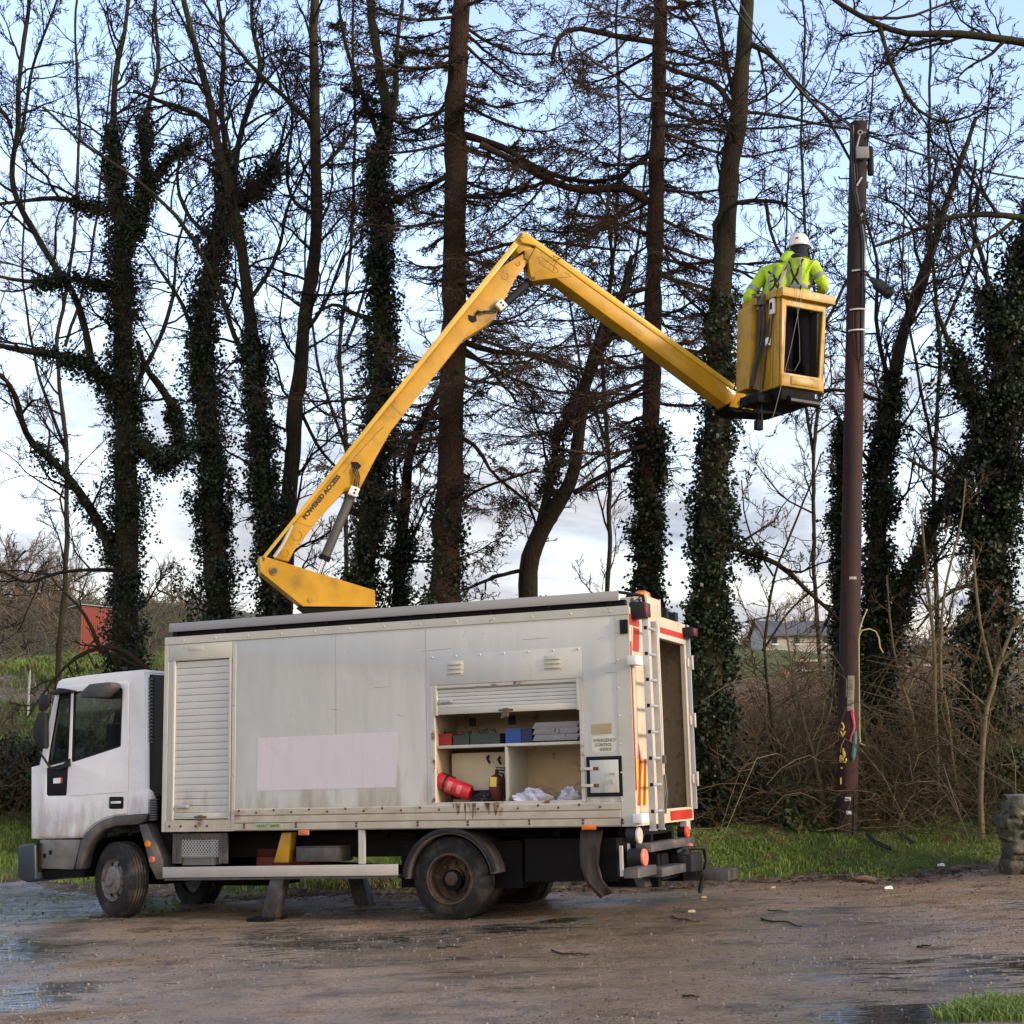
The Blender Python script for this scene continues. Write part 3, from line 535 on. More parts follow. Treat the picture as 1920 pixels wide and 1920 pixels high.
# red edges and hatched markings
for lo_, hi_ in (((.0, .35), (.03, HB-.35)), ((.0, HB-.18), (.32, HB-.07)), ((dy0+.15, dz1+.07), (dy1+.05, dz1+.13)), ((dy0+.25, .02), (W-.06, .12)), ((dy1+.07, .14), (W-.04, HB-.2))): mb = MB(); mb.box((LB+.0065, *lo_), (LB+.011, *hi_)); part(mb, 'red_marking', M['red'], rear)
ly0 = RP(1213, 1350, .11)[0]-.01; ly1 = RP(1229, 1350, .11)[0]-.01
for (ya, yb, za_, zb_, n_) in [(.04, RP(1213, 1500)[0], .20, .66, 4), (RP(1235, 1500)[0], dy0-.055, .20, .66, 4), (.06, RP(1207, 1210)[0], HB-.44, HB-.20, 2)]:
    mb = MB(); mb.box((LB+.0065, ya, za_), (LB+.009, yb, zb_)); base = part(mb, 'hatched_plate', M['ymark'] if n_ == 4 else M['cream'], rear)
    mb = MB(); wd = (yb-ya)/n_*1.0; sl_ = .5*(zb_-za_)*.55
    for k in range(-2, n_+1, 2):
        q = [(ya+k*wd, za_), (ya+(k+1)*wd, za_), (ya+(k+1)*wd+sl_*.7, zb_), (ya+k*wd+sl_*.7, zb_)]
        q = [(min(max(p[0], ya), yb), p[1]) for p in q]
        if q[1][0]-q[0][0] > .01 or q[2][0]-q[3][0] > .01: mb.prism(q, LB+.0095, LB+.011, fn=lambda a, z, x: Vector((x, a, z)))
    part(mb, 'hatching', M['red'], base)
ly0 = RP(1213, 1350, .11)[0]-.01; ly1 = RP(1229, 1350, .11)[0]-.01; c0 = RP(1198, 1430); mb = rprism([(c0[0], c0[1]-.19), (c0[0]+.10, c0[1]), (c0[0], c0[1]+.19), (c0[0]-.10, c0[1])], LB+.0065, LB+.009); dm_ = part(mb, 'flammable_diamond', mat('faded_red_label', (.62, .20, .13), .5), rear)
mb = rprism([(c0[0]-.03, c0[1]+.0), (c0[0]+.03, c0[1]), (c0[0]+.02, c0[1]+.07), (c0[0], c0[1]+.13), (c0[0]-.02, c0[1]+.06)], LB+.0095, LB+.0105); part(mb, 'flame_symbol', M['ink'], rear)
# ladder
lad = empty('rear_ladder', parent=truck)
ly0 = RP(1213, 1350, .11)[0]-.01; ly1 = RP(1229, 1350, .11)[0]-.01; lz0 = -.03; lz1 = HB-.12
for yy in (ly0, ly1):
    mb = MB(); mb.box((LB+.10, yy, lz0), (LB+.125, yy+.022, lz1)); mb.box((LB+.10, yy, lz0), (LB+.165, yy+.007, lz1)) ; mb.box((LB+.09, yy-.0, lz0-.02), (LB+.17, yy+.022, lz0-.001)); part(mb, 'ladder_rail', M['alu'], lad, bevel=.002)
for i in range(8):
    z = lz0+.17+i*.262
    mb = MB(); mb.tube([(LB+.135, ly0+.008, z), (LB+.135, ly1+.001, z)], .017, 10); part(mb, 'rung', M['alu'], lad, smooth=True)
    mb = MB(); mb.box((LB+.12, ly0-.004, z-.017), (LB+.152, ly0-.0005, z+.017)); part(mb, 'rung_cap', M['seal'], lad)
mb = MB()
for z in (HB-.55, .08): mb.box((LB+.0065, ly0-.25, z-.045), (LB+.1, ly0-.012, z+.045)); part(mb, 'ladder_bracket', M['white'], lad, bevel=.004); mb = MB()
# work lamps, beacon, lights
def lamp(name, c, s, m, m2, X=None):
    e_ = empty(name, parent=truck); mb = MB(); mb.box((c[0]-s[0], c[1]-s[1], c[2]-s[2]), (c[0]+s[0]*.5, c[1]+s[1], c[2]+s[2])); part(mb, 'lamp_housing', m, e_, bevel=.012)
    mb = MB(); mb.box((c[0]+s[0]*.5+.001, c[1]-s[1]*.9, c[2]-s[2]*.85), (c[0]+s[0]*.8, c[1]+s[1]*.9, c[2]+s[2]*.85)); part(mb, 'lens', m2, e_, bevel=.01)
lamp('work_lamp', (LB+.09, .14, HB-.03), (.10, .09, .085), M['blackp'], M['dred']); lamp('work_lamp', (LB+.07, W-.05, HB-.10), (.09, .08, .055), M['blackp'], M['dred'])
mb = MB(); mb.box((LB-.32, .72, HB+.002), (LB-.02, 1.22, HB+.19)); bb = part(mb, 'beacon_box', M['cream'], bevel=.006)
mb = MB(); mb.lathe([(.09, HB+.194), (.095, HB+.22), (.085, HB+.26), (.04, HB+.285)], 20, (LB-.17, 1.02, 0), axis='z'); part(mb, 'beacon', M['orange'], bb, smooth=True)
mb = MB(); mb.tube([(LB-.1, .25, HB+.005), (LB+.0, .42, HB+.13)], .02, 6); mb.tube([(LB-.1, .45, HB+.13), (LB-.06, .32, HB+.06)], .02, 6); part(mb, 'roof_bracket', M['steel']); mb = MB(); mb.box((LB-.1, 1.35, HB+.005), (LB+.0, 1.43, HB+.12)); mb.box((LB-.1, 1.62, HB+.005), (LB+.02, 1.74, HB+.10)); mb.tube([(LB-.03, 1.4, HB+.1), (LB, 1.7, HB+.08)], .012, 6); part(mb, 'roof_bracket', M['blackp'])
mb = MB(); mb.box((LB-.09, -.028, P(1174, 1175)[1]-.07), (LB-.01, -.009, P(1174, 1175)[1]+.07)); part(mb, 'corner_bracket', M['seal'])
x, z = P(1105, 1551, -.03); mb = MB(); mb.box((x-.075, -.05, z-.025), (x+.075, -.024, z+.022)); mb.box((x-.06, -.058, z-.018), (x+.06, -.0505, z+.014)); part(mb, 'side_marker', M['orange'], bevel=.008)
x, z = P(569, 1561, -.02); mb = MB(); mb.box((x-.065, -.03, z-.03), (x+.065, -.002, z+.03)); part(mb, 'side_marker', mat('faded_amber', (.55, .16, .06), .4), bevel=.01)
def disc(name, c, r, th, m, n=24, parent=truck):
    mb = MB(); mb.lathe([(r*.9, th), (r, th*.7), (r, 0)], n, c, axis='x'); return part(mb, name, m, parent, smooth=True)
# ---- rear steps / light bar (below the box)
def RX(px, py, off): y_, z_ = RP(px, py, off); return (LB+off, y_, z_)
mb = MB(); mb.prism([(LB-.10, -.02), (LB-.075, -.02), (LB-.075, -.26), (LB+.0, -.26), (LB+.0, -.285), (LB-.10, -.285)], -.01, .02); part(mb, 'lamp_bracket', M['trim'])
def rlamp(px, py, off, r, m, dep=.1, house=True):
    c = RX(px, py, off)
    if house: mb = MB(); mb.lathe([(r*1.02, -dep), (r*1.05, -.001), (.02, -.001)], 24, c, axis='x'); part(mb, 'lamp_housing', M['blackp'])
    disc('round_lens', c, r, .03, m); return c
rlamp(1196, 1567, .0, .082, M['clear']); orl = mat('orange_red_lens', (.85, .22, .12), .3, var=.03)
c = rlamp(1206, 1608, .10, .085, orl, .14); rlamp(1286, 1560, .0, .065, M['redl'], .08)
mb = MB(); mb.box((c[0]-.20, c[1]-.13, c[2]-.17), (c[0]-.17, c[1]-.10, c[2]+.12)); part(mb, 'lamp_bracket', M['trim'])
mb = MB(); mb.box((LB-.05, W-.35, -.10), (LB+.02, W-.2, .0)); part(mb, 'lamp_bracket', M['trim'])
stp = empty('rear_step', parent=truck)
def slab(name, p0, p1, off0, off1, m):    # pixel corners of its rear face (top-left, bottom-right) on plane LB+off1
    y0_, z1_ = RP(*p0, off1); y1_, z0_ = RP(p1[0], p0[1], off1)[0], RP(*p1, off1)[1]; z0_ = RP(p0[0], p1[1], off1)[1]
    mb = MB(); mb.box((LB+off0, y0_, z0_), (LB+off1, y1_, z1_)); return part(mb, name, m, stp, bevel=.006)
slab('upper_tread', (1221, 1582), (1303, 1598), .0, .16, M['greyp']); slab('lower_tread', (1196, 1628), (1231, 1647), .06, .2, M['greyp']); slab('lower_tread', (1241, 1628), (1307, 1645), .06, .24, M['greyp'])
y_, z_ = RP(1309, 1633, .24); mb = MB(); mb.box((LB+.07, y_+.005, z_-.10), (LB+.56, y_+.42, z_+.012)); part(mb, 'side_tread', M['steel'], stp, bevel=.004)
mb = MB(); mb.box((LB-.1, .6, -.56), (LB+.06, 1.15, -.30)); mb.box((LB-.7, .5, -.62), (LB+.05, .6, -.3)); mb.box((LB-.7, 1.4, -.62), (LB+.05, 1.5, -.2)); part(mb, 'step_support', M['chassis'], stp)
c = RX(1290, 1618, .2); mb = MB(); mb.box((c[0]-.12, c[1]-.22, c[2]-.08), (c[0]+.10, c[1]+.2, c[2]+.10)); mb.tube([(c[0]-.05, c[1]-.25, c[2]+.12), (c[0], c[1], c[2]+.15), (c[0]+.1, c[1]+.28, c[2]+.14), (c[0]+.12, c[1]+.30, c[2]-.0), (c[0]+.05, c[1]+.22, c[2]-.32)], .026, 8); mb.lathe([(.11, 0), (.11, .1)], 20, (c[0]-.06, c[1]-.12, c[2]+.04), axis='x'); part(mb, 'towing_hitch', M['blackp'], bevel=.012)
rlamp(1293, 1591, .16, .055, orl, .02, False)
# curved mudflap
mf = []
for (px, py) in ((1090, 1556), (1087, 1590), (1088, 1625), (1098, 1655), (1112, 1672), (1124, 1684)): mf.append(P(px, py, .12))
mg = [(p[0]+.24-.02*i, p[1]+.0+.012*i) for i, p in enumerate(mf)]
mb = MB(); n = len(mf); vs = []
for i in range(n):
    for k in range(5):
        f_ = k/4; vs.append((mf[i][0]*(1-f_)+mg[i][0]*f_, .10+.03*math.sin(k*2.2+i*.6)+.015*i, mf[i][1]*(1-f_)+mg[i][1]*f_))
mb.add(vs, [(i*5+k, i*5+k+1, (i+1)*5+k+1, (i+1)*5+k) for i in range(n-1) for k in range(4)]); mfo = part(mb, 'mudflap', mat('muddy_rubber', (.07, .048, .034), .7, var=.4, vscale=6, streak=(6, 6, .6)), smooth=True)
s_ = mfo.modifiers.new('thick', 'SOLIDIFY'); s_.thickness = .015
# ---- chassis, axles, undergear
mb = MB()
for yy in (.62, 1.37): mb.box((-1.75, yy, -.30), (LB-.05, yy+.08, -.10))
for xx in (.3, 1.5, 2.6, 4.6, 5.3): mb.box((xx, .3, -.10), (xx+.08, W-.2, -.01))
mb.box((2.85, .3, -.62), (4.25, W-.25, -.14)); mb.box((-1.1, .35, -.6), (-.2, W-.3, -.2)); mb.tube([(3.535, .1, -.53), (3.535, W-.1, -.53)], .11, 12); mb.tube([(-.69, .25, -.55), (-.69, W-.25, -.55)], .06, 12); mb.tube([(-.3, 1.03, -.35), (3.5, 1.03, -.52)], .05, 10)
mb.lathe([(.1, -.3), (.22, -.2), (.22, .2), (.1, .3)], 20, (3.535, 1.03, -.53)); mb.box((.1, .9, -.65), (.9, 1.5, -.3)); mb.box((4.3, .25, -.55), (5.3, W-.3, -.12)); mb.box((3.0, .5, -.11), (5.5, 1.6, -.02)); mb.box((.0, .35, -.3), (3.0, 1.9, -.05))
part(mb, 'chassis', M['chassis'])
mb = MB(); mb.box((1.0, .35, -.48), (1.7, .9, -.18)); part(mb, 'fuel_tank', mat('red_primer', (.16, .025, .015), .6), bevel=.03)
x0, z0 = P(555, 1616, .08); x1, z1 = P(635, 1589, .08); mb = MB(); mb.box((x0, .08, z0), (x1, .40, z1)); mb.box((x0-.005, .075, z1+.001), (x1+.005, .405, z1+.012)); part(mb, 'side_box', M['greyp'], bevel=.006)
# mesh cage
cg = empty('mesh_cage', parent=truck); x0, z1 = P(325, 1563, .04); x1 = P(427, 1600, .04)[0]; z0 = P(370, 1619, .04)[1]
mb = MB()
for xx in (x0, x0+.055, x1-.11, x1-.055): mb.box((xx, .03, z0), (xx+.05, .06, z1))
mb.box((x0+.051, .032, z1-.06), (x1-.111+.0, .058, z1-.0)); part(mb, 'cage_frame', M['greyp'], cg)
mb = MB(); nxm, nzm = 13, 9; wx = (x1-x0-.22)/nxm; wz = (z1-.06-z0)/nzm*.75
for i in range(nxm):
    for j in range(nzm):
        cx_ = x0+.11+wx*(i+.5*(j % 2)); cz_ = z1-.06-wz*(j+.5)
        mb.tube([(cx_-wx*.5, .045, cz_), (cx_-wx*.15, .045, cz_+wz*.5), (cx_+wx*.15, .045, cz_+wz*.5), (cx_+wx*.5, .045, cz_)], .0035, 4, cap=False)
        mb.tube([(cx_-wx*.5, .045, cz_), (cx_-wx*.15, .045, cz_-wz*.5), (cx_+wx*.15, .045, cz_-wz*.5), (cx_+wx*.5, .045, cz_)], .0035, 4, cap=False)
part(mb, 'mesh', M['alu'], cg); mb = MB(); mb.box((x0+.1, .08, z0-.02), (x1-.25, .3, z0+.1)); mb.box((x1-.24, .07, z0-.02), (x1-.19, .09, z1-.05)); part(mb, 'battery_tray', mat('dirty_grey', (.20, .19, .17), .7), cg)
# side guard
gd = empty('side_guard', parent=truck); mb = MB(); a = P(307, 1626, -.01); b_ = P(747, 1620, -.01); h_ = .115
mb.prism([(a[0], a[1]-h_), (b_[0], b_[1]-h_), (b_[0], b_[1]), (a[0], a[1])], -.03, .0); part(mb, 'guard_rail', mat('guard_paint', (.50, .43, .37), .5, var=.08, vscale=5), gd, bevel=.004)
mb = MB(); mb.prism([(a[0]+.02, a[1]-h_-.03), (b_[0], b_[1]-h_-.03), (b_[0], b_[1]-h_-.002), (a[0]+.02, a[1]-h_-.002)], -.02, .10); part(mb, 'lower_rail', M['steel'], gd)
x = P(678, 1590)[0]; mb = MB(); mb.box((x-.035, -.005, b_[1]+.002), (x+.035, .03, -.005)); part(mb, 'guard_post', M['trim'], gd)
mb = MB(); mb.prism(PP([(515, 1617), (541, 1617), (548, 1561), (530, 1561)], .1), .08, .2); part(mb, 'outrigger_arm', M['yellow'], bevel=.004)
# outrigger legs
def leg(pts, y0, y1, foot=None, name='outrigger_leg'):
    lg = empty(name, parent=truck); mb = MB(); mb.prism(PP(pts, y0), y0, y1); part(mb, 'leg_tube', M['steel'], lg, bevel=.008)
    if foot: mb = MB(); mb.prism(PP(foot, y0), y0-.12, y1+.12); part(mb, 'foot_plate', M['chassis'], lg, bevel=.004)
leg([(508, 1640), (534, 1640), (514, 1728), (487, 1728)], .0, .14, [(472, 1720), (516, 1720), (514, 1727), (474, 1727)])
leg([(652, 1648), (680, 1648), (697, 1710), (668, 1710)], 1.5, 1.64); leg([(1184, 1640), (1203, 1640), (1212, 1664), (1195, 1665)], .3, .5)
# ---- wheels
def wheel(name, x, y, z, yaw=0, front=True, side=-1, R_=.425, w_=.24):
    e_ = bpy.data.objects.new(name, None); COL.objects.link(e_); e_.parent = truck; e_.location = (x, y, z); e_.rotation_euler = (0, 0, yaw)
    s = side; tr = M['rubber']
    pr = [(.235, .0), (.26, .012), (.33, .0), (.385, .018), (.41, .045)]
    for k in range(5): y_ = .05+k*.035; pr += [(.425, y_), (.425, y_+.024), (.413, y_+.027), (.413, y_+.033)]
    pr += [(.41, w_-.02), (.385, w_), (.235, w_)]
    pr = [(r*R_/.425, -s*h) for r, h in pr]
    mb = MB(); mb.lathe(pr+[pr[0]], 64, cap=False); o = mb.build('tyre', tr, e_, smooth=True)
    mb = MB()
    if front: q = [(.245, .02), (.238, .005), (.225, .02), (.205, .055), (.16, .045), (.15, .015), (.125, .0), (.07, -.01), (.065, -.035), (.055, -.05), (.001, -.05), (.001, .2), (.24, .2)]
    else: q = [(.265, .01), (.258, -.004), (.24, .0), (.232, .03), (.225, .15), (.19, .18), (.11, .17), (.105, .12), (.075, .11), (.07, .05), (.05, .035), (.001, .035), (.001, .22), (.25, .22)]
    q = [(r*R_/.425, -s*h) for r, h in q]; mb.lathe(q, 48, cap=False)
    for k in range(8):
        a = 2*math.pi*k/8
        if front: mb.lathe([(.016, s*.012), (.016, -s*.01)], 6, (.10*math.cos(a), 0, .10*math.sin(a)))
        else: mb.lathe([(.018, -s*.135), (.018, -s*.17)], 6, (.15*math.cos(a), 0, .15*math.sin(a)))
    mb.build('rim', M['rim'] if front else M['rimr'], e_, smooth=True)
    if front:
        mb = MB()
        for k in range(8): a = 2*math.pi*(k+.5)/8; mb.lathe([(.024, -s*.043), (.024, -s*.06)], 10, (.182*math.cos(a), 0, .182*math.sin(a)))
        mb.build('hand_hole', M['seal'], e_)
    return e_
fwx, fwz = P(208, 1650, .04); rwx, rwz = P(843, 1647, .04)
wheel('wheel', fwx+.02, .03, -.532, yaw=-.36); wheel('wheel', rwx, .03, -.512, front=False); wheel('wheel', rwx, .31, -.512, front=False)
wheel('wheel', fwx-.05, W-.03, -.57, yaw=-.36, side=1); wheel('wheel', rwx, W-.03, -.55, front=False, side=1); wheel('wheel', rwx, W-.31, -.55, front=False, side=1)
# rear mudguard
def arch(cx_, cz_, r0, r1, a0, a1, y0, y1, n=16):
    pts = [(cx_+r1*math.cos(math.radians(a0+(a1-a0)*i/n)), cz_+r1*math.sin(math.radians(a0+(a1-a0)*i/n))) for i in range(n+1)]
    pts += [(cx_+r0*math.cos(math.radians(a1-(a1-a0)*i/n)), cz_+r0*math.sin(math.radians(a1-(a1-a0)*i/n))) for i in range(n+1)]
    mb = MB(); return mb.prism(pts, y0, y1)
part(arch(rwx+.02, rwz-.02, .47, .515, 178, 8, -.01, .56), 'rear_mudguard', M['greyp'], bevel=.006); part(arch(rwx+.02, rwz-.02, .49, .535, 176, 10, -.03, .02), 'mudguard_lip', M['blackp'], bevel=.005)
# ------------------------------------------------------------------ cab
Z1 = lambda pts, yl=.08: PP(pts, yl, 3.2, 0, 1180)
cab = empty('cab', parent=truck); y0 = .08; y1 = W-.06
outline = Z1([(232, 1255), (191, 1255), (191, 832), (236, 822), (276, 640), (341, 345), (352, 322), (372, 310), (500, 290), (700, 268), (862, 252), (868, 268), (870, 600), (872, 962), (888, 972), (888, 1106), (760, 1113), (690, 1120), (620, 1142), (570, 1172), (525, 1215), (500, 1252)])
bigwin = Z1([(362, 388), (435, 372), (700, 345), (740, 350), (742, 372), (730, 704), (434, 802), (420, 835), (405, 1000), (395, 1004), (285, 1003), (278, 990), (281, 820), (292, 790)])
mb = MB(); mb.prism(outline, y0, y0+.05, holes=[bigwin]); side = part(mb, 'side_panel', M['cab'], cab, bevel=.012, seg=3)
mb = MB(); mb.prism(outline, y1-.05, y1, holes=[bigwin]); part(mb, 'far_side_panel', M['cab'], cab)
def strip(pts, ya, yb, th, name, m):   # skin between sides along a profile (x,z)
    mb = MB(); n = len(pts)
    vs = [(p[0], ya, p[1]) for p in pts]+[(p[0], yb, p[1]) for p in pts]
    mb.add(vs, [(i, i+1, n+i+1, n+i) for i in range(n-1)]); o = part(mb, name, m, cab, smooth=True); s = o.modifiers.new('t', 'SOLIDIFY'); s.thickness = th; s.offset = 0; return o
strip(Z1([(341, 345), (352, 318), (372, 306), (500, 286), (700, 264), (862, 248), (872, 262)]), y0+.01, y1-.01, .03, 'roof', M['cab'])
strip(Z1([(191, 1255), (191, 832), (236, 822)]), y0+.01, y1-.01, .03, 'front_panel', M['cab'])
strip(Z1([(872, 262), (872, 962), (888, 972), (888, 1106)]), y0+.01, y1-.01, .03, 'back_panel', M['cab'])
strip(Z1([(236, 818), (276, 638), (341, 350)]), y0+.06, y1-.06, .01, 'windscreen', M['glassd'])
strip(Z1([(236, 1105), (888, 1105)]), y0+.05, y1-.05, .03, 'cab_floor', M['blackp'])
# door panel, proud of the side
dn = Z1([(240, 1246), (238, 1180), (244, 830), (262, 740), (300, 560), (352, 345), (560, 326), (778, 312), (776, 600), (770, 960), (764, 1106), (690, 1114), (620, 1134), (566, 1165), (518, 1212), (500, 1246)])
hq = Z1([(360, 390), (430, 378), (414, 790), (300, 820), (292, 800), (300, 740)]); hw = Z1([(446, 384), (458, 374), (725, 350), (738, 356), (739, 374), (728, 700), (720, 706), (438, 798), (434, 780)]); hl = Z1([(286, 832), (414, 800), (403, 990), (396, 998), (292, 1000), (284, 990)])
mb = MB(); mb.prism(dn, y0-.014, y0-.002, holes=[hq, hw, hl]); part(mb, 'door', M['cab'], cab, bevel=.006, seg=3, ang=50)
def frame(h, w_, ya, yb, name, m):  # rubber seal ring inside hole
    c_ = (sum(p[0] for p in h)/len(h), sum(p[1] for p in h)/len(h)); inn = [(c_[0]+(p[0]-c_[0])*(1-w_), c_[1]+(p[1]-c_[1])*(1-w_)) for p in h]
    mb = MB(); mb.prism(h, ya, yb, holes=[inn]); part(mb, name, m, cab); return inn
for h, nm, w_ in ((hq, 'quarter_window', .12), (hw, 'side_window', .05)):
    inn = frame(h, w_, y0-.012, y0+.012, 'window_seal', M['seal']); mb = MB(); mb.prism(inn, y0-.002, y0+.003); part(mb, nm, M['glassd'], cab)
mb = MB(); mb.prism(hl, y0-.012, y0+.004); part(mb, 'vent_panel', M['seal'], cab, bevel=.003)
mb = MB(); mb.prism(Z1([(325, 894), (368, 890), (368, 922), (325, 926)]), y0-.016, y0-.0125); part(mb, 'badge', M['white'], cab)
mb = MB(); mb.prism(Z1([(370, 889), (380, 889), (380, 921), (370, 922)]), y0-.016, y0-.0125); part(mb, 'badge', M['red'], cab)
mb = MB(); mb.prism(Z1([(660, 1010), (666, 1004), (740, 1004), (747, 1010), (745, 1072), (738, 1077), (664, 1077), (659, 1070)]), y0-.018, y0-.006); part(mb, 'handle_recess', M['seal'], cab, bevel=.004)
mb = MB(); mb.prism(Z1([(674, 1032), (732, 1030), (732, 1044), (674, 1047)]), y0-.03, y0-.0185); part(mb, 'door_handle', M['cab'], cab, bevel=.003)
# crease lines
mb = MB(); mb.prism(Z1([(428, 996), (764, 972), (764, 977), (428, 1001)]), y0-.0165, y0-.0145); mb.prism(Z1([(300, 1146), (700, 1146), (700, 1149), (300, 1149)]), y0-.0165, y0-.0145); part(mb, 'door_crease', mat('crease', (.60, .58, .56), .35), cab)
# far window glass, dashboard, seats, steering wheel
for h in (hq, hw): mb = MB(); mb.prism(h, y1-.03, y1-.025); part(mb, 'far_window', M['glassd'], cab)
def CX(px, py): return P(px, py, .5)
mb = MB(); a = CX(100, 1440); mb.box((Z1([(240, 900)])[0][0]+.02, y0+.1, a[1]-.35), (Z1([(240, 900)])[0][0]+.36, y1-.1, a[1]+.02)); part(mb, 'dashboard', M['blackp'], cab, bevel=.04)
for yy in (.25, 1.25): 
    mb = MB(); sx_ = CX(200, 1470)[0]; mb.box((sx_-.25, yy, .5), (sx_+.25, yy+.5, .62)); mb.box((sx_+.15, yy, .6), (sx_+.3, yy+.5, 1.25)); mb.box((sx_+.17, yy+.12, 1.27), (sx_+.27, yy+.38, 1.45)); part(mb, 'seat', M['cloth'], cab, bevel=.04)
mb = MB(); c_ = CX(118, 1425)
mb.tube([(c_[0]+.2*math.sin(t_)*.35, 1.55+.2*math.cos(t_), c_[1]+.02+.2*math.sin(t_)*.94) for t_ in [2*math.pi*k/20 for k in range(21)]], .014, 8); part(mb, 'steering_wheel', M['blackp'], cab)
# sun visor strip, mirrors
mb = MB(); mb.prism(Z1([(300, 372), (330, 372), (342, 352), (360, 352), (438, 366), (440, 374), (360, 386), (300, 392)], .0), .0, .10); part(mb, 'mirror_arm', M['blackp'], cab, bevel=.006)
mb = MB(); mb.prism(Z1([(228, 500), (268, 500), (273, 530), (273, 705), (266, 717), (234, 712), (205, 650), (198, 590)], -.12), -.13, -.05); part(mb, 'wing_mirror', M['blackp'], cab, bevel=.014)
mb = MB(); mb.prism(Z1([(236, 400), (292, 388), (290, 440), (262, 488), (232, 486)], -.12), -.13, -.06); part(mb, 'wide_mirror', M['blackp'], cab, bevel=.014)
mb = MB(); mb.tube([(*Z1([(205, 640)], -.1)[0][:1], -.1, Z1([(205, 640)], -.1)[0][1]), (Z1([(245, 740)], -.05)[0][0], -.06, Z1([(245, 740)], -.05)[0][1]), (Z1([(298, 826)], .05)[0][0], .05, Z1([(298, 826)], .05)[0][1]), (Z1([(330, 838)], .06)[0][0], .06, Z1([(330, 838)], .06)[0][1])], .014, 8)
mb.tube([(Z1([(262, 395)], -.1)[0][0], -.1, Z1([(262, 395)], -.1)[0][1]), (Z1([(252, 520)], -.1)[0][0], -.1, Z1([(252, 520)], -.1)[0][1])], .012, 8); mb.prism(Z1([(330, 834), (365, 822), (418, 775), (420, 820), (345, 846)], .05), .04, .065); part(mb, 'mirror_arm', M['blackp'], cab)
mb = MB(); mb.prism(Z1([(508, 378), (560, 330), (676, 318), (694, 330), (688, 352), (630, 408), (518, 412), (506, 396)], -.06), -.14, .05); part(mb, 'kerb_mirror', M['greyp'], cab, bevel=.015)
# air intake louvre behind the cab
mb = MB(); mb.prism(Z1([(876, 268), (982, 276), (984, 1000), (925, 1000), (920, 975), (884, 962)], .14), .14, .75); part(mb, 'air_intake', M['blackp'], cab, bevel=.012)
mb = MB()
for k in range(19):
    yb_ = 282+k*21; mb.prism(Z1([(874, yb_), (914, yb_+14), (914, yb_+22), (874, yb_+10)], .12), .118, .138)
part(mb, 'louvre', mat('louvre_grey', (.10, .10, .098), .5), cab)
mb = MB()
for k in range(9):
    p_ = Z1([(922, 1018+k*15)], .10)[0]; mb.lathe([(.032, 0), (.055, .013), (.032, .026)], 16, (p_[0], .10, p_[1]-.02), axis='z')
part(mb, 'bellows', mat('grey_bellows', (.2, .2, .19), .5), cab, smooth=True)
mb = MB(); mb.prism(Z1([(905, 1150), (925, 1150), (990, 1330), (1025, 1330), (1040, 1230), (1030, 1220), (990, 1210), (960, 1000), (935, 1000)], .2), .2, .4); part(mb, 'intake_pipe', M['chassis'], cab)
# arch, skirts, bumper
ao = [(236, 1258), (236, 1275)]
mb = MB(); mb.prism(Z1([(890, 1108), (760, 1115), (690, 1122), (622, 1142), (568, 1175), (520, 1222), (488, 1280), (470, 1360), (458, 1440), (487, 1440), (505, 1350), (532, 1290), (575, 1238), (630, 1200), (700, 1178), (835, 1170), (875, 1150)], .05), .03, .22); part(mb, 'wheel_arch', M['greyp'], cab, bevel=.012)
mb = MB(); mb.prism(Z1([(835, 1172), (886, 1165), (980, 1390), (978, 1500), (940, 1500), (900, 1420), (872, 1300)], .05), .04, .30); part(mb, 'rear_mudwing', M['greyp'], cab, bevel=.012)
for xx, yy in ((886, 1288), (911, 1382)): p_ = Z1([(xx, yy)], .03)[0]; mb = MB(); mb.lathe([(.001, .015), (.03, .016), (.038, .025), (.038, .04)], 16, (p_[0], 0, p_[1])) ; part(mb, 'marker_light', M['orange'] if yy < 1300 else mat('dull_orange', (.5, .14, .05), .4), cab, smooth=True)
mb = MB(); mb.prism(Z1([(240, 1262), (486, 1262), (470, 1330), (455, 1400), (440, 1442), (244, 1436)], .07), .06, .5); sk = part(mb, 'step_skirt', mat('grey_skirt', (.19, .175, .16), .5, var=.12, col2=(.13, .10, .07), c2pos=(.5, .65)), cab, bevel=.015)
for q_ in ([(256, 1346), (273, 1345), (273, 1371), (256, 1372)], [(292, 1326), (309, 1325), (309, 1351), (292, 1352)]): mb = MB(); mb.prism(Z1(q_, .05), .052, .0585); part(mb, 'skirt_hole', M['seal'], cab)
mb = MB(); mb.box((Z1([(215, 1300)])[0][0]-.0, .1, Z1([(215, 1490)])[0][1]), (Z1([(500, 1300)])[0][0], W-.15, Z1([(215, 1275)])[0][1])); part(mb, 'front_crossmember', M['chassis'], cab)
mb = MB(); q_ = Z1([(108, 1305), (125, 1296), (205, 1284), (214, 1290), (220, 1505), (170, 1520), (112, 1500)], .0); mb.prism(q_, -.02, W+.02); part(mb, 'bumper', M['bumper'], cab, bevel=.025, seg=3)
mb = MB(); mb.prism(Z1([(214, 1290), (240, 1282), (240, 1430), (220, 1480)], .03), .02, W-.05); part(mb, 'bumper_bracket', M['seal'], cab)
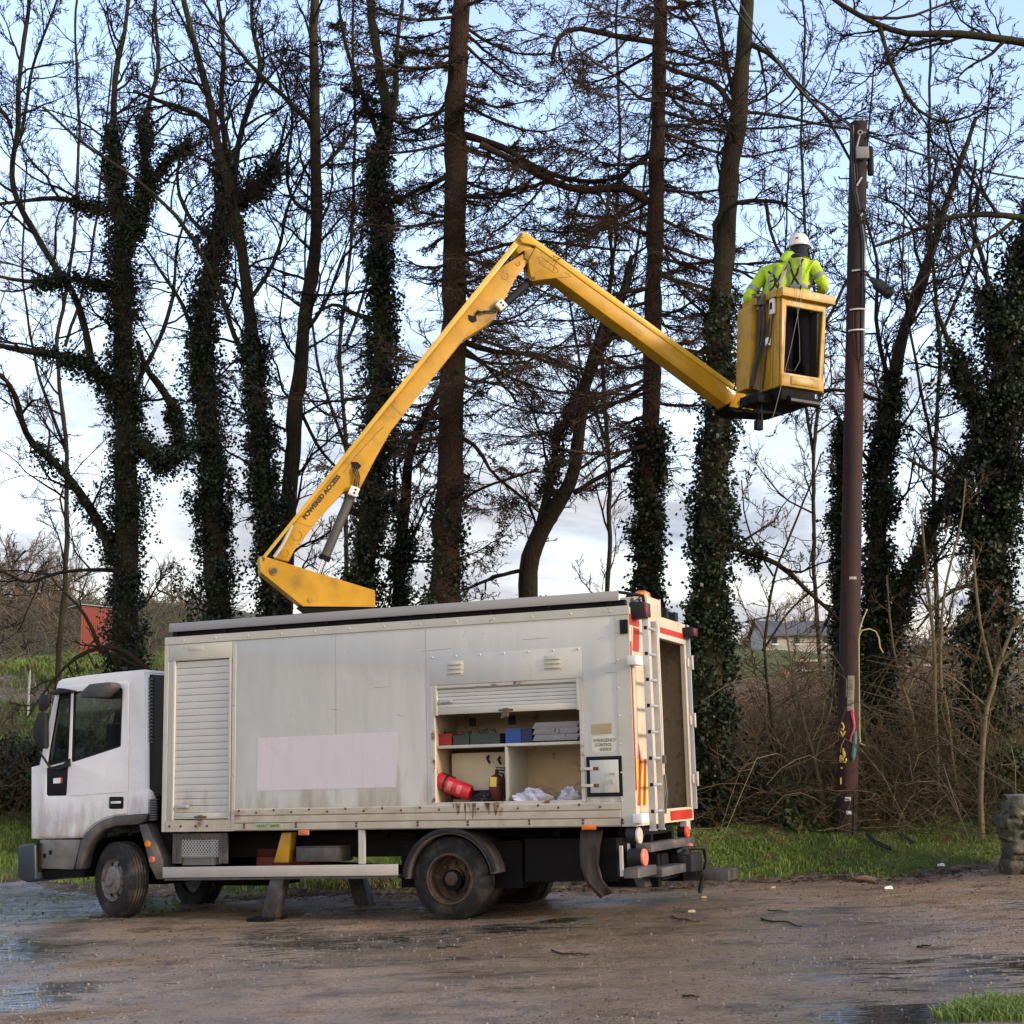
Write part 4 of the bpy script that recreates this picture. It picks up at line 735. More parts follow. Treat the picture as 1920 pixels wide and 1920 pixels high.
# ------------------------------------------------------------------ boom (vertical plane swung away from the camera)
BA = math.radians(13); BD = Vector((math.cos(BA), math.sin(BA), 0)); BN = Vector((-math.sin(BA), math.cos(BA), 0))
tx = P(640, 1135, 1.03); BP = MT @ Vector((tx[0], 1.03-.17, tx[1]))     # point on the near face plane of the turret
def BW(px, py, off=0.0):     # pixel -> world point on the boom plane shifted by off
    d = ray(px, py); o = Vector((0, 0, CH)); t = BN.dot(BP+BN*off-o)/BN.dot(d); return o+d*t
def bprism(pts, off0, off1, ref=None, holes=()):
    ref = off0 if ref is None else ref; mb = MB(); w3 = [BW(x, y, ref) for x, y in pts]; n = len(w3)
    vs = [p+BN*(off0-ref) for p in w3]+[p+BN*(off1-ref) for p in w3]
    fs = [tuple(range(n)), tuple(range(2*n-1, n-1, -1))]+[(i, (i+1) % n, (i+1) % n+n, i+n) for i in range(n)]; mb.add(vs, fs); return mb
def bpart(mb, name, m, parent=truck, **k): return mb.build(name, m, parent, inv=MTI, **k)
tur = empty('turret', parent=truck)
tp = [(486, 1044), (498, 1044), (703, 1107), (704, 1138), (568, 1137), (489, 1073)]
bpart(bprism(tp, 0, .012), 'turret_plate', M['yellow'], tur, bevel=.003, seg=1); bpart(bprism(tp, .40, .412, 0), 'turret_plate', M['yellow'], tur)
mb = bprism([(489, 1073), (568, 1137), (572, 1130), (494, 1066)], .013, .399, 0); bpart(mb, 'turret_floor', M['yellow'], tur)
mb = bprism([(486, 1044), (489, 1073), (494, 1070), (491, 1044)], -.02, .43, 0); bpart(mb, 'counterweight_plate', M['yellow'], tur)
mb = bprism([(560, 1137), (700, 1137), (700, 1150), (580, 1152)], .03, .38, 0); bpart(mb, 'slew_column', M['chassis'], tur)
mb = bprism([(696, 1108), (703, 1110), (703, 1137), (697, 1137)], .013, .399, 0); bpart(mb, 'turret_end', M['yellow'], tur)
def bdisc(px, py, r, off, th, name, m, parent, n=24):
    c_ = BW(px, py, off); mb = MB(); vs = []
    for h in (0, -th):
        for k in range(n): a = 2*math.pi*k/n; vs.append(c_+BD*(r*math.cos(a))+Vector((0, 0, r*math.sin(a)))+BN*h)
    mb.add(vs, [tuple(range(n)), tuple(range(2*n-1, n-1, -1))]+[(k, (k+1) % n, (k+1) % n+n, k+n) for k in range(n)]); return bpart(mb, name, m, parent)
bdisc(514, 1070, .052, -.001, .012, 'pivot_pin', mat('pin_ring', (.40, .22, .02), .5), tur); bdisc(514, 1070, .032, -.014, .014, 'pivot_bolt', M['steel'], tur); bdisc(582, 1125, .028, -.001, .01, 'plate_bolt', mat('pin_ring2', (.40, .22, .02), .5), tur); bdisc(493, 1048, .022, -.001, .015, 'rod_pin', M['steel'], tur)
b1 = .07; b2 = .33
lb = [(514, 1047), (541, 1053), (552, 1032), (603, 966), (645, 922), (676, 914), (705, 858), (733, 808), (773, 757), (870, 636), (905, 614), (927, 598), (938, 577), (968, 520), (990, 492), (990, 484), (980, 476), (945, 497), (922, 517), (850, 606), (740, 741), (620, 892), (560, 967)]
lower = bpart(bprism(lb, b1, b2), 'lower_boom', M['yellow'], bevel=.008, seg=2)
def welds(pts, off, name, parent, r=.006, m=None): mb = MB(); mb.tube([BW(x, y, off) for x, y in pts], r, 6); return bpart(mb, name, m or mat(name+'_m', (.30, .17, .012), .6), parent)
def bring(px, py, rr, off, parent): return welds([(px+rr*math.cos(t), py+rr*math.sin(t)) for t in [2*math.pi*k/20*.75-1.2 for k in range(21)]], off, 'weld_ring', parent, .004)
bring(557, 1004, 9, b1-.001, lower); bring(534, 1037, 7, b1-.001, lower); bring(947, 518, 6, b1-.001, lower); bring(971, 494, 4, b1-.001, lower)
welds([(545, 975), (580, 987), (605, 980)], b1-.001, 'weld_seam', lower, .003); welds([(719, 800), (690, 830), (667, 855), (645, 885)], b1-.001, 'weld_seam', lower, .005); welds([(726, 751), (756, 781)], b1-.001, 'weld_seam', lower, .003)
# levelling rod alongside
mb = bprism([(491, 1045), (497, 1047), (972, 460), (965, 452)], b1-.05, b1-.012); bpart(mb, 'levelling_rod', mat('yellow_worn', (.62, .38, .05), .4, var=.1), lower, bevel=.004)
mb = MB(); mb.tube([BW(514, 1045, b1-.02), BW(530, 1022, b1-.02), BW(548, 985, b1-.02)], .022, 10); bpart(mb, 'inner_rod', M['alu'], lower, smooth=True)
# knuckle and upper boom
u1, u2 = .03, .33
ub = [(1005, 462), (991, 489), (993, 506), (998, 527), (1042, 521), (1200, 638), (1362, 759), (1376, 750), (1380, 737), (1372, 727), (1012, 463)]
upper = bpart(bprism(ub, u1, u2), 'upper_boom', M['yellow'], bevel=.008)
mb = bprism([(972, 442), (976, 435), (984, 434), (990, 438), (1120, 533), (1378, 722), (1375, 730), (1110, 539), (1003, 460), (980, 455)], u1-.012, u2+.012, u1-.012); bpart(mb, 'top_flange', mat('lit_top_yellow', (.68, .40, .03), .38, var=.07), upper, bevel=.006)  # light on the boom's top edge put into a lighter yellow
mb = bprism([(967, 448), (980, 444), (1000, 466), (998, 476), (982, 470), (972, 476), (964, 464)], u1+.03, u2-.03); bpart(mb, 'knuckle_link', M['yfib'], upper, bevel=.006)
mb = bprism([(984, 470), (1003, 464), (1006, 474), (992, 490), (984, 484)], b1-.02, b2+.02); bpart(mb, 'knuckle_bracket', M['yfib'], upper, bevel=.005)
bdisc(977, 440, .035, u1-.02, .02, 'pivot_pin', mat('pale_pin', (.55, .42, .22), .5), upper); bdisc(977, 440, .02, u1-.041, .01, 'pivot_bolt', M['steel'], upper); bdisc(1001, 521, .02, u1-.002, .01, 'pivot_bolt', M['steel'], upper)
welds([(1010, 482), (1016, 482), (1046, 505), (1046, 511), (1040, 512), (1012, 493), (1010, 482)], u1-.001, 'weld_seam', upper, .0035); welds([(1000, 525), (1042, 521), (1070, 519), (1066, 514), (1060, 511)], u1-.001, 'weld_seam', upper, .004)
# rams
def ram(p0, p1, p2, r1, r2, off, name):
    e_ = empty(name, parent=truck); mb = MB(); mb.tube([BW(*p1, off), BW(*p2, off)], r1, 16); bpart(mb, 'ram_barrel', M['blackp'] if name == 'upper_ram' else mat('ram_dirty', (.07, .065, .05), .5, var=.3), e_, smooth=True)
    mb = MB(); mb.tube([BW(*p0, off), BW(*p1, off)], r2, 12); bpart(mb, 'ram_rod', M['chrome'], e_, smooth=True); mb = MB(); pa, pb = BW(*p1, off), BW(*p2, off); mb.tube([pa, pa+(pb-pa)*.06], r1*1.25, 16); bpart(mb, 'gland', M['chassis'], e_); return e_
r1_ = ram((598, 1076), (607, 1050), (660, 925), .058, .03, .12, 'lower_ram'); r2_ = ram((996, 524), (993, 529), (930, 584), .050, .03, .12, 'upper_ram')
for (px, py, an, par) in ((663, 922, .35, r1_), (939, 573, .75, r2_)):
    c_ = BW(px, py, .05); ux = BD*math.cos(an)+Vector((0, 0, math.sin(an) if an > .5 else -math.sin(an))); uz = ux.cross(BN)
    mb = MB()
    X = Matrix(((ux.x, BN.x, uz.x, c_.x), (ux.y, BN.y, uz.y, c_.y), (ux.z, BN.z, uz.z, c_.z), (0, 0, 0, 1)))
    mb.box((-.055, -.05, -.055), (.055, .06, .055), X); bpart(mb, 'valve_block', M['white'], par, bevel=.004)
    mb = MB(); mb.box((.0, -.056, -.03), (.022, -.0505, -.008), X); mb.box((.0, -.056, .012), (.022, -.0505, .034), X); bpart(mb, 'port', M['seal'], par)
for k in range(3):
    o = k*.0
    mb = MB(); mb.tube([BW(662+k*3, 868+k*2, b1+.02), BW(662+k*4, 880, b1-.03), BW(668+k*3, 893, b1-.05), BW(664+k*4, 912, b1-.03)], .008, 6); bpart(mb, 'hydraulic_hose', M['cable'], r1_, smooth=True)
    mb = MB(); mb.tube([BW(886+k*2, 598-k*3, b1+.02), BW(895, 588-k*3, b1-.03), BW(908, 583+k*2, b1-.05), BW(930, 585-k*4, b1-.03)], .008, 6); bpart(mb, 'hydraulic_hose', M['cable'], r2_, smooth=True)
mb = bprism([(658, 866), (670, 866), (678, 874), (672, 880), (660, 876)], b1-.006, b1-.001); bpart(mb, 'hose_port', M['seal'], lower); mb = bprism([(878, 590), (893, 594), (894, 602), (886, 605), (879, 600)], b1-.006, b1-.001); bpart(mb, 'hose_port', M['seal'], lower)
# lettering on the boom
vs, fs = text_tris('POWERED ACCESS', .155, .007, squash=1.0)
pa, pb = BW(570, 972, b1-.003), BW(636, 892, b1-.003); ux = (pb-pa).normalized(); uz = ux.cross(BN).normalized()
if uz.z < 0: uz = -uz
wd = max(v[0] for v in vs)-min(v[0] for v in vs); sc = (pb-pa).length/wd; cc_ = (pa+pb)/2
mb = MB(); mb.add([cc_+ux*(v[0]*sc)+uz*(v[1]*sc*.95)-BN*(v[2]) for v in vs], fs); bpart(mb, 'lettering', M['ink'], lower)
# grime patches on the boom
# ------------------------------------------------------------------ basket
CB = at(1466, 545, 17.35); AA = math.radians(25); TL = math.radians(-2.5)
ba = Vector((math.cos(AA), math.sin(AA), 0)); bb_ = Vector((-math.sin(AA), math.cos(AA), 0)); bz = Vector((0, 0, 1))
ba2 = ba*math.cos(TL)+bz*math.sin(TL); bz2 = bz*math.cos(TL)-ba*math.sin(TL)
XB = Matrix(((ba2.x, bb_.x, bz2.x, CB.x), (ba2.y, bb_.y, bz2.y, CB.y), (ba2.z, bb_.z, bz2.z, CB.z), (0, 0, 0, 1)))
BW_, BDp, BH = .66, .74, 1.16    # width, depth, height ; local z=0 at top rim, -BH floor
def kpart(mb, name, m, parent, **k): return mb.build(name, m, parent, inv=MTI @ XB, **k)
def kpart_(mb, name, m, parent, **k):
    mb.v = [XB @ p for p in mb.v]; return mb.build(name, m, parent, inv=MTI, **k)
bk = empty('basket', parent=truck)
tp_ = .035
mb = MB(); fr = [(.0+tp_*0, -BH), (BW_-.05, -BH), (BW_, 0), (-.0, 0)]
hole = [(.05, -BH+.17), (BW_-.105, -BH+.17), (BW_-.06, -.17), (.075, -.17)]
mb.prism(fr, 0, .035, holes=[hole]); kpart_(mb, 'front_wall', M['yfib'], bk, bevel=.012)
mb = MB(); mb.box((0, .035, -BH), (.035, BDp, 0)); mb.box((.0, BDp-.03, -BH), (BW_-.05, BDp, 0)); mb.add([(BW_-.085, .035, -BH), (BW_-.05, .035, -BH), (BW_-.05, BDp-.03, -BH), (BW_-.085, BDp-.03, -BH), (BW_-.035, .035, 0), (BW_, .035, 0), (BW_, BDp-.03, 0), (BW_-.035, BDp-.03, 0)], [(3,2,1,0),(4,5,6,7),(0,1,5,4),(1,2,6,5),(2,3,7,6),(3,0,4,7)]); mb.box((.036, .036, -BH), (BW_-.09, BDp-.035, -BH+.04)); kpart_(mb, 'side_walls', M['yfib'], bk, bevel=.008)
mb = MB(); mb.box((.036, BDp-.045, -BH+.05), (BW_-.1, BDp-.035, -.12)); mb.box((.038, .04, -BH+.045), (.046, BDp-.05, -.15)); mb.box((BW_-.115, .04, -BH+.045), (BW_-.09, BDp-.05, -.15)); kpart_(mb, 'shade_lining', M['dark'], bk)  # dark sheets added to paint in the shade inside the basket
# rim: chunky lip
mb = MB(); zr = .03
mb.box((-.035, -.07, -.075), (BW_+.07, .05, zr)); mb.box((-.05, .05, -.06), (.03, BDp+.03, zr)); mb.box((BW_-.03, .05, -.075), (BW_+.07, BDp+.03, zr)); mb.box((.03, BDp-.03, -.06), (BW_-.03, BDp+.03, zr)); kpart_(mb, 'rim', M['yfib'], bk, bevel=.022, seg=3)
# corner ribs, lower skirt, step lip
mb = MB(); mb.box((.0, -.02, -BH-.0), (BW_-.05, -.0025, -BH+.14)); mb.box((.13, -.032, -BH+.03), (BW_-.13, -.021, -BH+.13)); kpart_(mb, 'kick_panel', M['yfib'], bk, bevel=.01)
mb = MB(); mb.box((-.004, -.012, -BH+.14), (.035, -.0025, -.09)); mb.box((-.012, .03, -BH), (-.002, .09, -.07)); mb.box((-.012, .16, -BH), (-.002, .20, -.07)); kpart_(mb, 'corner_rib', M['yfib'], bk, bevel=.004)
mb = MB(); mb.box((.03, .02, -BH-.16), (BW_-.14, BDp-.1, -BH-.002)); mb.box((.12, -.03, -BH-.19), (BW_-.1, .08, -BH-.10)); mb.box((-.18, .2, -BH-.18), (.05, .6, -BH-.06)); kpart_(mb, 'undercarriage', M['chassis'], bk, bevel=.015)
mb = MB(); mb.box((.13, -.035, -BH-.17), (BW_-.11, -.031, -BH-.14)); kpart_(mb, 'toe_edge', M['greyp'], bk)
# outer cover box on the boom side with hoses in the recess
mb = MB(); mb.prism([(-.18, -BH+.02), (-.07, -BH+.02), (-.08, -.12), (-.16, -.09), (-.18, -.16)], .40, .68); kpart_(mb, 'boom_side_cover', M['yfib'], bk, bevel=.012)
mb = MB(); mb.box((-.07, .42, -BH+.02), (-.003, .68, -.14)); kpart_(mb, 'recess_panel', mat('worn_grey_yellow', (.26, .22, .10), .6, var=.2, col2=(.25, .24, .22), c2pos=(.45, .6)), bk)
mb = MB(); mb.box((-.05, .10, -.26), (-.013, .19, -.07)); kpart_(mb, 'socket_box', M['white'], bk, bevel=.008)
mb = MB(); mb.box((-.058, .125, -.20), (-.0505, .165, -.12)); kpart_(mb, 'socket', M['seal'], bk)
mb = MB(); mb.box((-.06, .18, -.64), (-.013, .26, -.53)); kpart_(mb, 'white_rag', M['white'], bk, bevel=.02)
for k, pts in enumerate([[(-.10, .3, .02), (-.09, .28, -.35), (-.12, .3, -.6), (-.2, .35, -.85), (-.27, .38, -1.13)], [(-.08, .3, -.05), (-.06, .28, -.4), (-.09, .3, -.62), (-.16, .34, -.85), (-.23, .38, -1.13)], [(-.12, .34, -.1), (-.13, .33, -.5), (-.17, .36, -.8), (-.24, .36, -1.12)], [(-.03, .14, -.27), (-.04, .16, -.5), (-.06, .22, -.7), (-.07, .25, -1.0), (-.06, .3, -1.3)], [(-.05, .2, -.3), (-.08, .22, -.62), (-.09, .24, -.9), (-.10, .3, -1.3), (-.08, .3, -1.55)], [(-.02, .12, -.08), (-.03, .02, .08), (-.08, -.0, .14), (-.10, .1, .12)]]):
    mb = MB(); mb.tube([(p[0]*.65 if k < 3 or k == 4 else p[0], p[1], p[2]) for p in pts], .017 if k < 3 else .010, 8); kpart_(mb, 'hydraulic_hose', M['cable'], bk, smooth=True)
mb = MB(); mb.tube([(-.18, .3, -.02), (-.05, .3, .0)], .025, 8); mb.box((-.12, .26, -.12), (-.04, .36, .01)); kpart_(mb, 'control_lever_box', M['greyp'], bk, bevel=.01)
mb = MB(); mb.tube([(.08, .02, -.95), (.14, -.08, -.98), (.21, -.085, -.85), (.20, -.085, -.55), (.16, -.085, -.2), (.14, -.09, .04)], .0025, 6); mb.tube([(.24, -.095, .04), (.06, -.1, -.75), (-.10, -.05, -1.45), (-.14, -.04, -1.6)], .003, 6); kpart_(mb, 'cord', mat('pale_cord', (.25, .235, .19), .7), bk)
mb = MB(); mb.tube([(-.12, .3, -1.3), (-.10, .3, -1.55)], .01, 6); mb.box((-.14, .27, -1.66), (-.05, .34, -1.54)); mb.tube([(-.2, .4, -1.33), (-.30, .42, -1.40), (-.2, .4, -1.42), (-.1, .36, -1.45)], .03, 6); kpart_(mb, 'hanging_plug', M['chassis'], bk, bevel=.005)
# boom-to-basket yoke
mb = bprism([(1376, 735), (1412, 737), (1412, 770), (1400, 768), (1368, 762)], u1+.02, u2-.02); bpart(mb, 'basket_yoke', M['yellow'], upper, bevel=.006); bdisc(1392, 755, .04, u1+.015, .02, 'pivot_pin', mat('pin3', (.45, .25, .02), .5), upper)
mb = bprism([(1360, 762), (1376, 752), (1460, 745), (1528, 750), (1520, 758), (1460, 776), (1380, 772)], u1+.05, u2+.2); bpart(mb, 'levelling_frame', M['chassis'], upper)
# ------------------------------------------------------------------ things in the locker
def LP(px, py, yl):   # local point of truck
    x, z = P(px, py, yl); return Vector((x, yl, z))
def tthing(name, label, cat, loc, group=None, rot=None):
    o = bpy.data.objects.new(name, None); COL.objects.link(o); o.matrix_world = MT @ Matrix.Translation(loc) @ (rot or Matrix()); return tag(o, label, cat, group)
def crate(px0, px1, py0, m, label, yl=.12, dep=.3, h=.11, stuff=True, group=None):
    a = P(px0, py0, yl)[0]; b_ = P(px1, py0, yl)[0]; t = tthing('crate', label, 'crate', (a, yl, shz+.002), group); w_ = b_-a
    mb = MB(); mb.box((0, 0, 0), (w_, dep, .008)); mb.box((0, 0, .008), (w_, .01, h)); mb.box((0, dep-.01, .008), (w_, dep, h)); mb.box((0, .01, .008), (.01, dep-.01, h)); mb.box((w_-.01, .01, .008), (w_, dep-.01, h)); mb.box((-.006, -.006, h-.015), (w_+.006, -.0005, h)); mb.build('crate_body', m, t)
    if stuff:
        mb = MB()
        for k in range(7): x = random.uniform(.03, w_-.03); y = random.uniform(.04, .2); mb.tube([(x, y, .05), (x+random.uniform(-.03, .03), y+.03, h+random.uniform(.0, .06)), (x+random.uniform(-.05, .05), y+.06, h+random.uniform(-.02, .05))], .010, 6)
        mb.build('tools', M['greyp'], t)
crate(823, 847, 1395, M['redc'], 'small red crate at the left end of the locker shelf', h=.12)
crate(850, 880, 1395, M['crate'], 'dark green crate beside the red crate on the locker shelf', h=.10, group='dark crates on the shelf'); crate(882, 937, 1395, M['crate'], 'wide dark crate of fittings between the green crate and the blue crate', h=.11, group='dark crates on the shelf')
crate(948, 977, 1392, M['blue'], 'bright blue crate in the middle of the locker shelf', h=.15, stuff=False); crate(978, 997, 1392, mat('navy_crate', (.01, .02, .07), .5), 'narrow navy crate right of the bright blue one', h=.15, stuff=False)
# rolled grey netting
t = tthing('folded_netting', 'folded grey netting piled on the right of the locker shelf', 'netting', (P(1001, 1390, .15)[0], .15, shz+.003)); wn = P(1085, 1390, .15)[0]-P(1001, 1390, .15)[0]
for j, (zz, rr) in enumerate(((.045, .04), (.11, .045), (.17, .035))):
    vs = []; nn = 26
    for i in range(nn+1):
        f_ = i/nn; hh_ = (.3+.7*min(1, f_*2.2+.1)) if j else 1; vs.append((.0+f_*wn+.03*j*(1-f_), .02+.012*math.sin(i*1.9+j), zz*hh_+.008*math.sin(i*2.7+j*2)))
    mb = MB(); mb.tube(vs, [rr*(.8+.25*math.sin(i*2.1+j)) for i in range(nn+1)], 12); mb.build('net_fold', M['net'], t, smooth=True)
    mb = MB()
    for i in range(0, 30): x = i/30*wn; mb.tube([(x, -.022-.0*j, zz-.03), (x+.02, -.027, zz), (x+.035, -.018, zz+.03)], .006, 5)
    mb.build('net_cord', mat('cord_grey', (.40, .39, .38), .8), t)
# extinguishers
def extinguisher(label, loc, rot, r=.075, h=.40, m=None):
    t = tthing('fire_extinguisher', label, 'fire extinguisher', loc, 'fire extinguishers', rot)
    mb = MB(); mb.lathe([(.001, 0), (r*.9, .0), (r, .015), (r, h*.80), (r*.85, h*.9), (r*.4, h*.97), (.02, h)], 28, axis='z'); mb.build('cylinder', m or M['ext'], t, smooth=True)
    mb = MB(); mb.lathe([(r+.0015, h*.60), (r+.0015, h*.66)], 28, axis='z'); mb.build('band', M['ink'], t)
    mb = MB(); mb.lathe([(.02, h), (.02, h+.04)], 10, axis='z'); mb.box((-.012, -.012, h+.035), (.10, .012, h+.05)); mb.box((-.012, -.01, h+.06), (.11, .01, h+.072)); mb.tube([(0, .02, h+.02), (.05, .05, h), (.085, .03, h-.1), (.09, .0, h-.25)], .009, 8); mb.build('valve', M['blackp'], t); return t
c_ = LP(885, 1491, .18); e1 = extinguisher('bright red fire extinguisher lying tilted in the lower left of the locker', (c_.x-.02, .19, oz0+.09), Matrix.Rotation(math.radians(-68), 4, 'Y') @ Matrix.Rotation(math.radians(8), 4, 'X'), .085, .46)
vs, fs = text_tris('FIRE', .10, .002); mb = MB()
for q, (tx_, zz) in enumerate((('a', .20), ('b', .09))):
    rr = .0865
    for k in range(-3, 4): a0 = -math.pi/2+k*.16; mb.add([(rr*math.cos(a0), rr*math.sin(a0), zz), (rr*math.cos(a0+.1), rr*math.sin(a0+.1), zz), (rr*math.cos(a0+.1), rr*math.sin(a0+.1), zz+.05), (rr*math.cos(a0), rr*math.sin(a0), zz+.05)], [(0, 1, 2, 3)])
mb.build('instruction_label', mat('pink_print', (.75, .30, .28), .5), e1)
c_ = LP(933, 1480, .3); e2 = extinguisher('dark red fire extinguisher standing at the locker divider with a yellow tag', (c_.x, .24, oz0+.004), Matrix.Rotation(math.radians(4), 4, 'Y'), .075, .28, M['brown'])
mb = MB(); mb.box((-.04, -.082, .15), (.035, -.0785, .25)); mb.build('yellow_tag', M['ymark'], e2)
def lump(name, label, cat, loc, dims, m, seed, namp=.35):
    t = MB(); rr = random.Random(seed); nu, nv = 28, 12; ph = [(rr.uniform(1, 5), rr.uniform(1, 5), rr.uniform(0, 6)) for _ in range(6)]
    for j in range(nv+1):
        th_ = math.pi/2*j/nv
        for i in range(nu):
            a = 2*math.pi*i/nu; d = 1+namp*sum(math.sin(p[0]*round(1)*a*1+round(p[0])*a+p[1]*th_*2+p[2])/6 for p in ph)
            t.v.append(Vector((dims[0]*math.cos(a)*math.cos(th_)*d, dims[1]*math.sin(a)*math.cos(th_)*d, dims[2]*math.sin(th_)*d)))
    t.f = [(j*nu+i, j*nu+(i+1) % nu, (j+1)*nu+(i+1) % nu, (j+1)*nu+i) for j in range(nv) for i in range(nu)]
    o = t.build(name, m, None, smooth=True); o.matrix_world = MT @ Matrix.Translation(loc); return tag(o, label, cat)
lump('plastic_bag', 'black plastic bag slumped on the locker floor between the extinguishers', 'bag', (P(905, 1490, .2)[0], .2, oz0), (.13, .12, .09), M['bbag'], 3, .6)
lump('plastic_bag', 'crumpled white plastic bag spread over the locker floor right of the divider', 'bag', (P(1002, 1492, .2)[0], .2, oz0), (.17, .12, .10), M['bag'], 5, .9)
lump('plastic_bag', 'small knotted white bag at the right end of the locker floor', 'bag', (P(1068, 1488, .2)[0], .2, oz0), (.10, .10, .10), M['bag'], 8, .9)
mb = MB(); xx0 = P(1015, 1490, .3)[0]
for k in range(14):
    p_ = [(xx0+random.uniform(0, .45), random.uniform(.2, .45), oz0+random.uniform(.02, .09))]
    for q in range(6): p_.append((p_[-1][0]+random.uniform(-.08, .08), p_[-1][1]+random.uniform(-.04, .04), max(oz0+.01, p_[-1][2]+random.uniform(-.04, .05))))
    mb.tube(p_, .003, 4)
o = mb.build('wire_tangle', mat('wire_grey', (.14, .135, .13), .6), None); o.matrix_world = MT; tag(o, 'tangle of thin grey wire behind the white bags in the locker', 'wire')
# ------------------------------------------------------------------ people
def skin_mesh(name, verts, edges, rad, m, X, parent=None, sub=2, root=0, **k):
    me = bpy.data.meshes.new(name); me.from_pydata([tuple(v) for v in verts], edges, []); o = bpy.data.objects.new(name, me); COL.objects.link(o)
    sk = o.modifiers.new('skin', 'SKIN'); ly = me.skin_vertices[0] if me.skin_vertices else None
    if ly is None:
        bpy.context.view_layer.objects.active = o; o.modifiers.remove(sk); sk = o.modifiers.new('skin', 'SKIN'); bpy.context.view_layer.update()
        if not me.skin_vertices: me.attributes  # pragma: no cover
        ly = me.skin_vertices[0]
    for i, r in enumerate(rad): ly.data[i].radius = r if isinstance(r, tuple) else (r, r); ly.data[i].use_root = (i == root)
    s = o.modifiers.new('sub', 'SUBSURF'); s.levels = sub; s.render_levels = sub
    bpy.context.view_layer.update(); me2 = bpy.data.meshes.new_from_object(o.evaluated_get(bpy.context.evaluated_depsgraph_get()))
    bpy.data.objects.remove(o); me2.transform(X); me2.materials.clear(); me2.materials.append(m)
    for p in me2.polygons: p.use_smooth = True
    me2.name = name; o = bpy.data.objects.new(name, me2); COL.objects.link(o); o.parent = parent; return tag(o, **k)
def graph(J, chains):
    idx = {}; V_ = []; R_ = []; E_ = []
    for ch in chains:
        for a in ch:
            if a not in idx: idx[a] = len(V_); V_.append(J[a][0]); R_.append(J[a][1])
        E_ += [(idx[a], idx[b]) for a, b in zip(ch, ch[1:])]
    return V_, E_, R_
def hand(J, pre, w, d, up, side):
    """fingers from wrist w along d"""
    d = Vector(d).normalized(); up = Vector(up).normalized(); s = d.cross(up).normalized()*side; w = Vector(w); ch = []
    J[pre+'p'] = (w+d*.05, (.028, .018)); 
    for k, (o_, ln) in enumerate([(-.03, .07), (-.01, .08), (.011, .075), (.03, .058)]):
        a = w+d*.095+s*o_; b = a+d*ln*.55-up*.012; c = b+d*ln*.3-up*.03
        J[f'{pre}{k}a'] = (a, .0095); J[f'{pre}{k}b'] = (b, .0085); J[f'{pre}{k}c'] = (c, .007); ch.append([pre+'p', f'{pre}{k}a', f'{pre}{k}b', f'{pre}{k}c'])
    a = w+d*.055-s*.045; b = a+d*.035-s*.015-up*.01; J[pre+'ta'] = (a, .011); J[pre+'tb'] = (b, .009); ch.append([pre+'p', pre+'ta', pre+'tb']); return ch
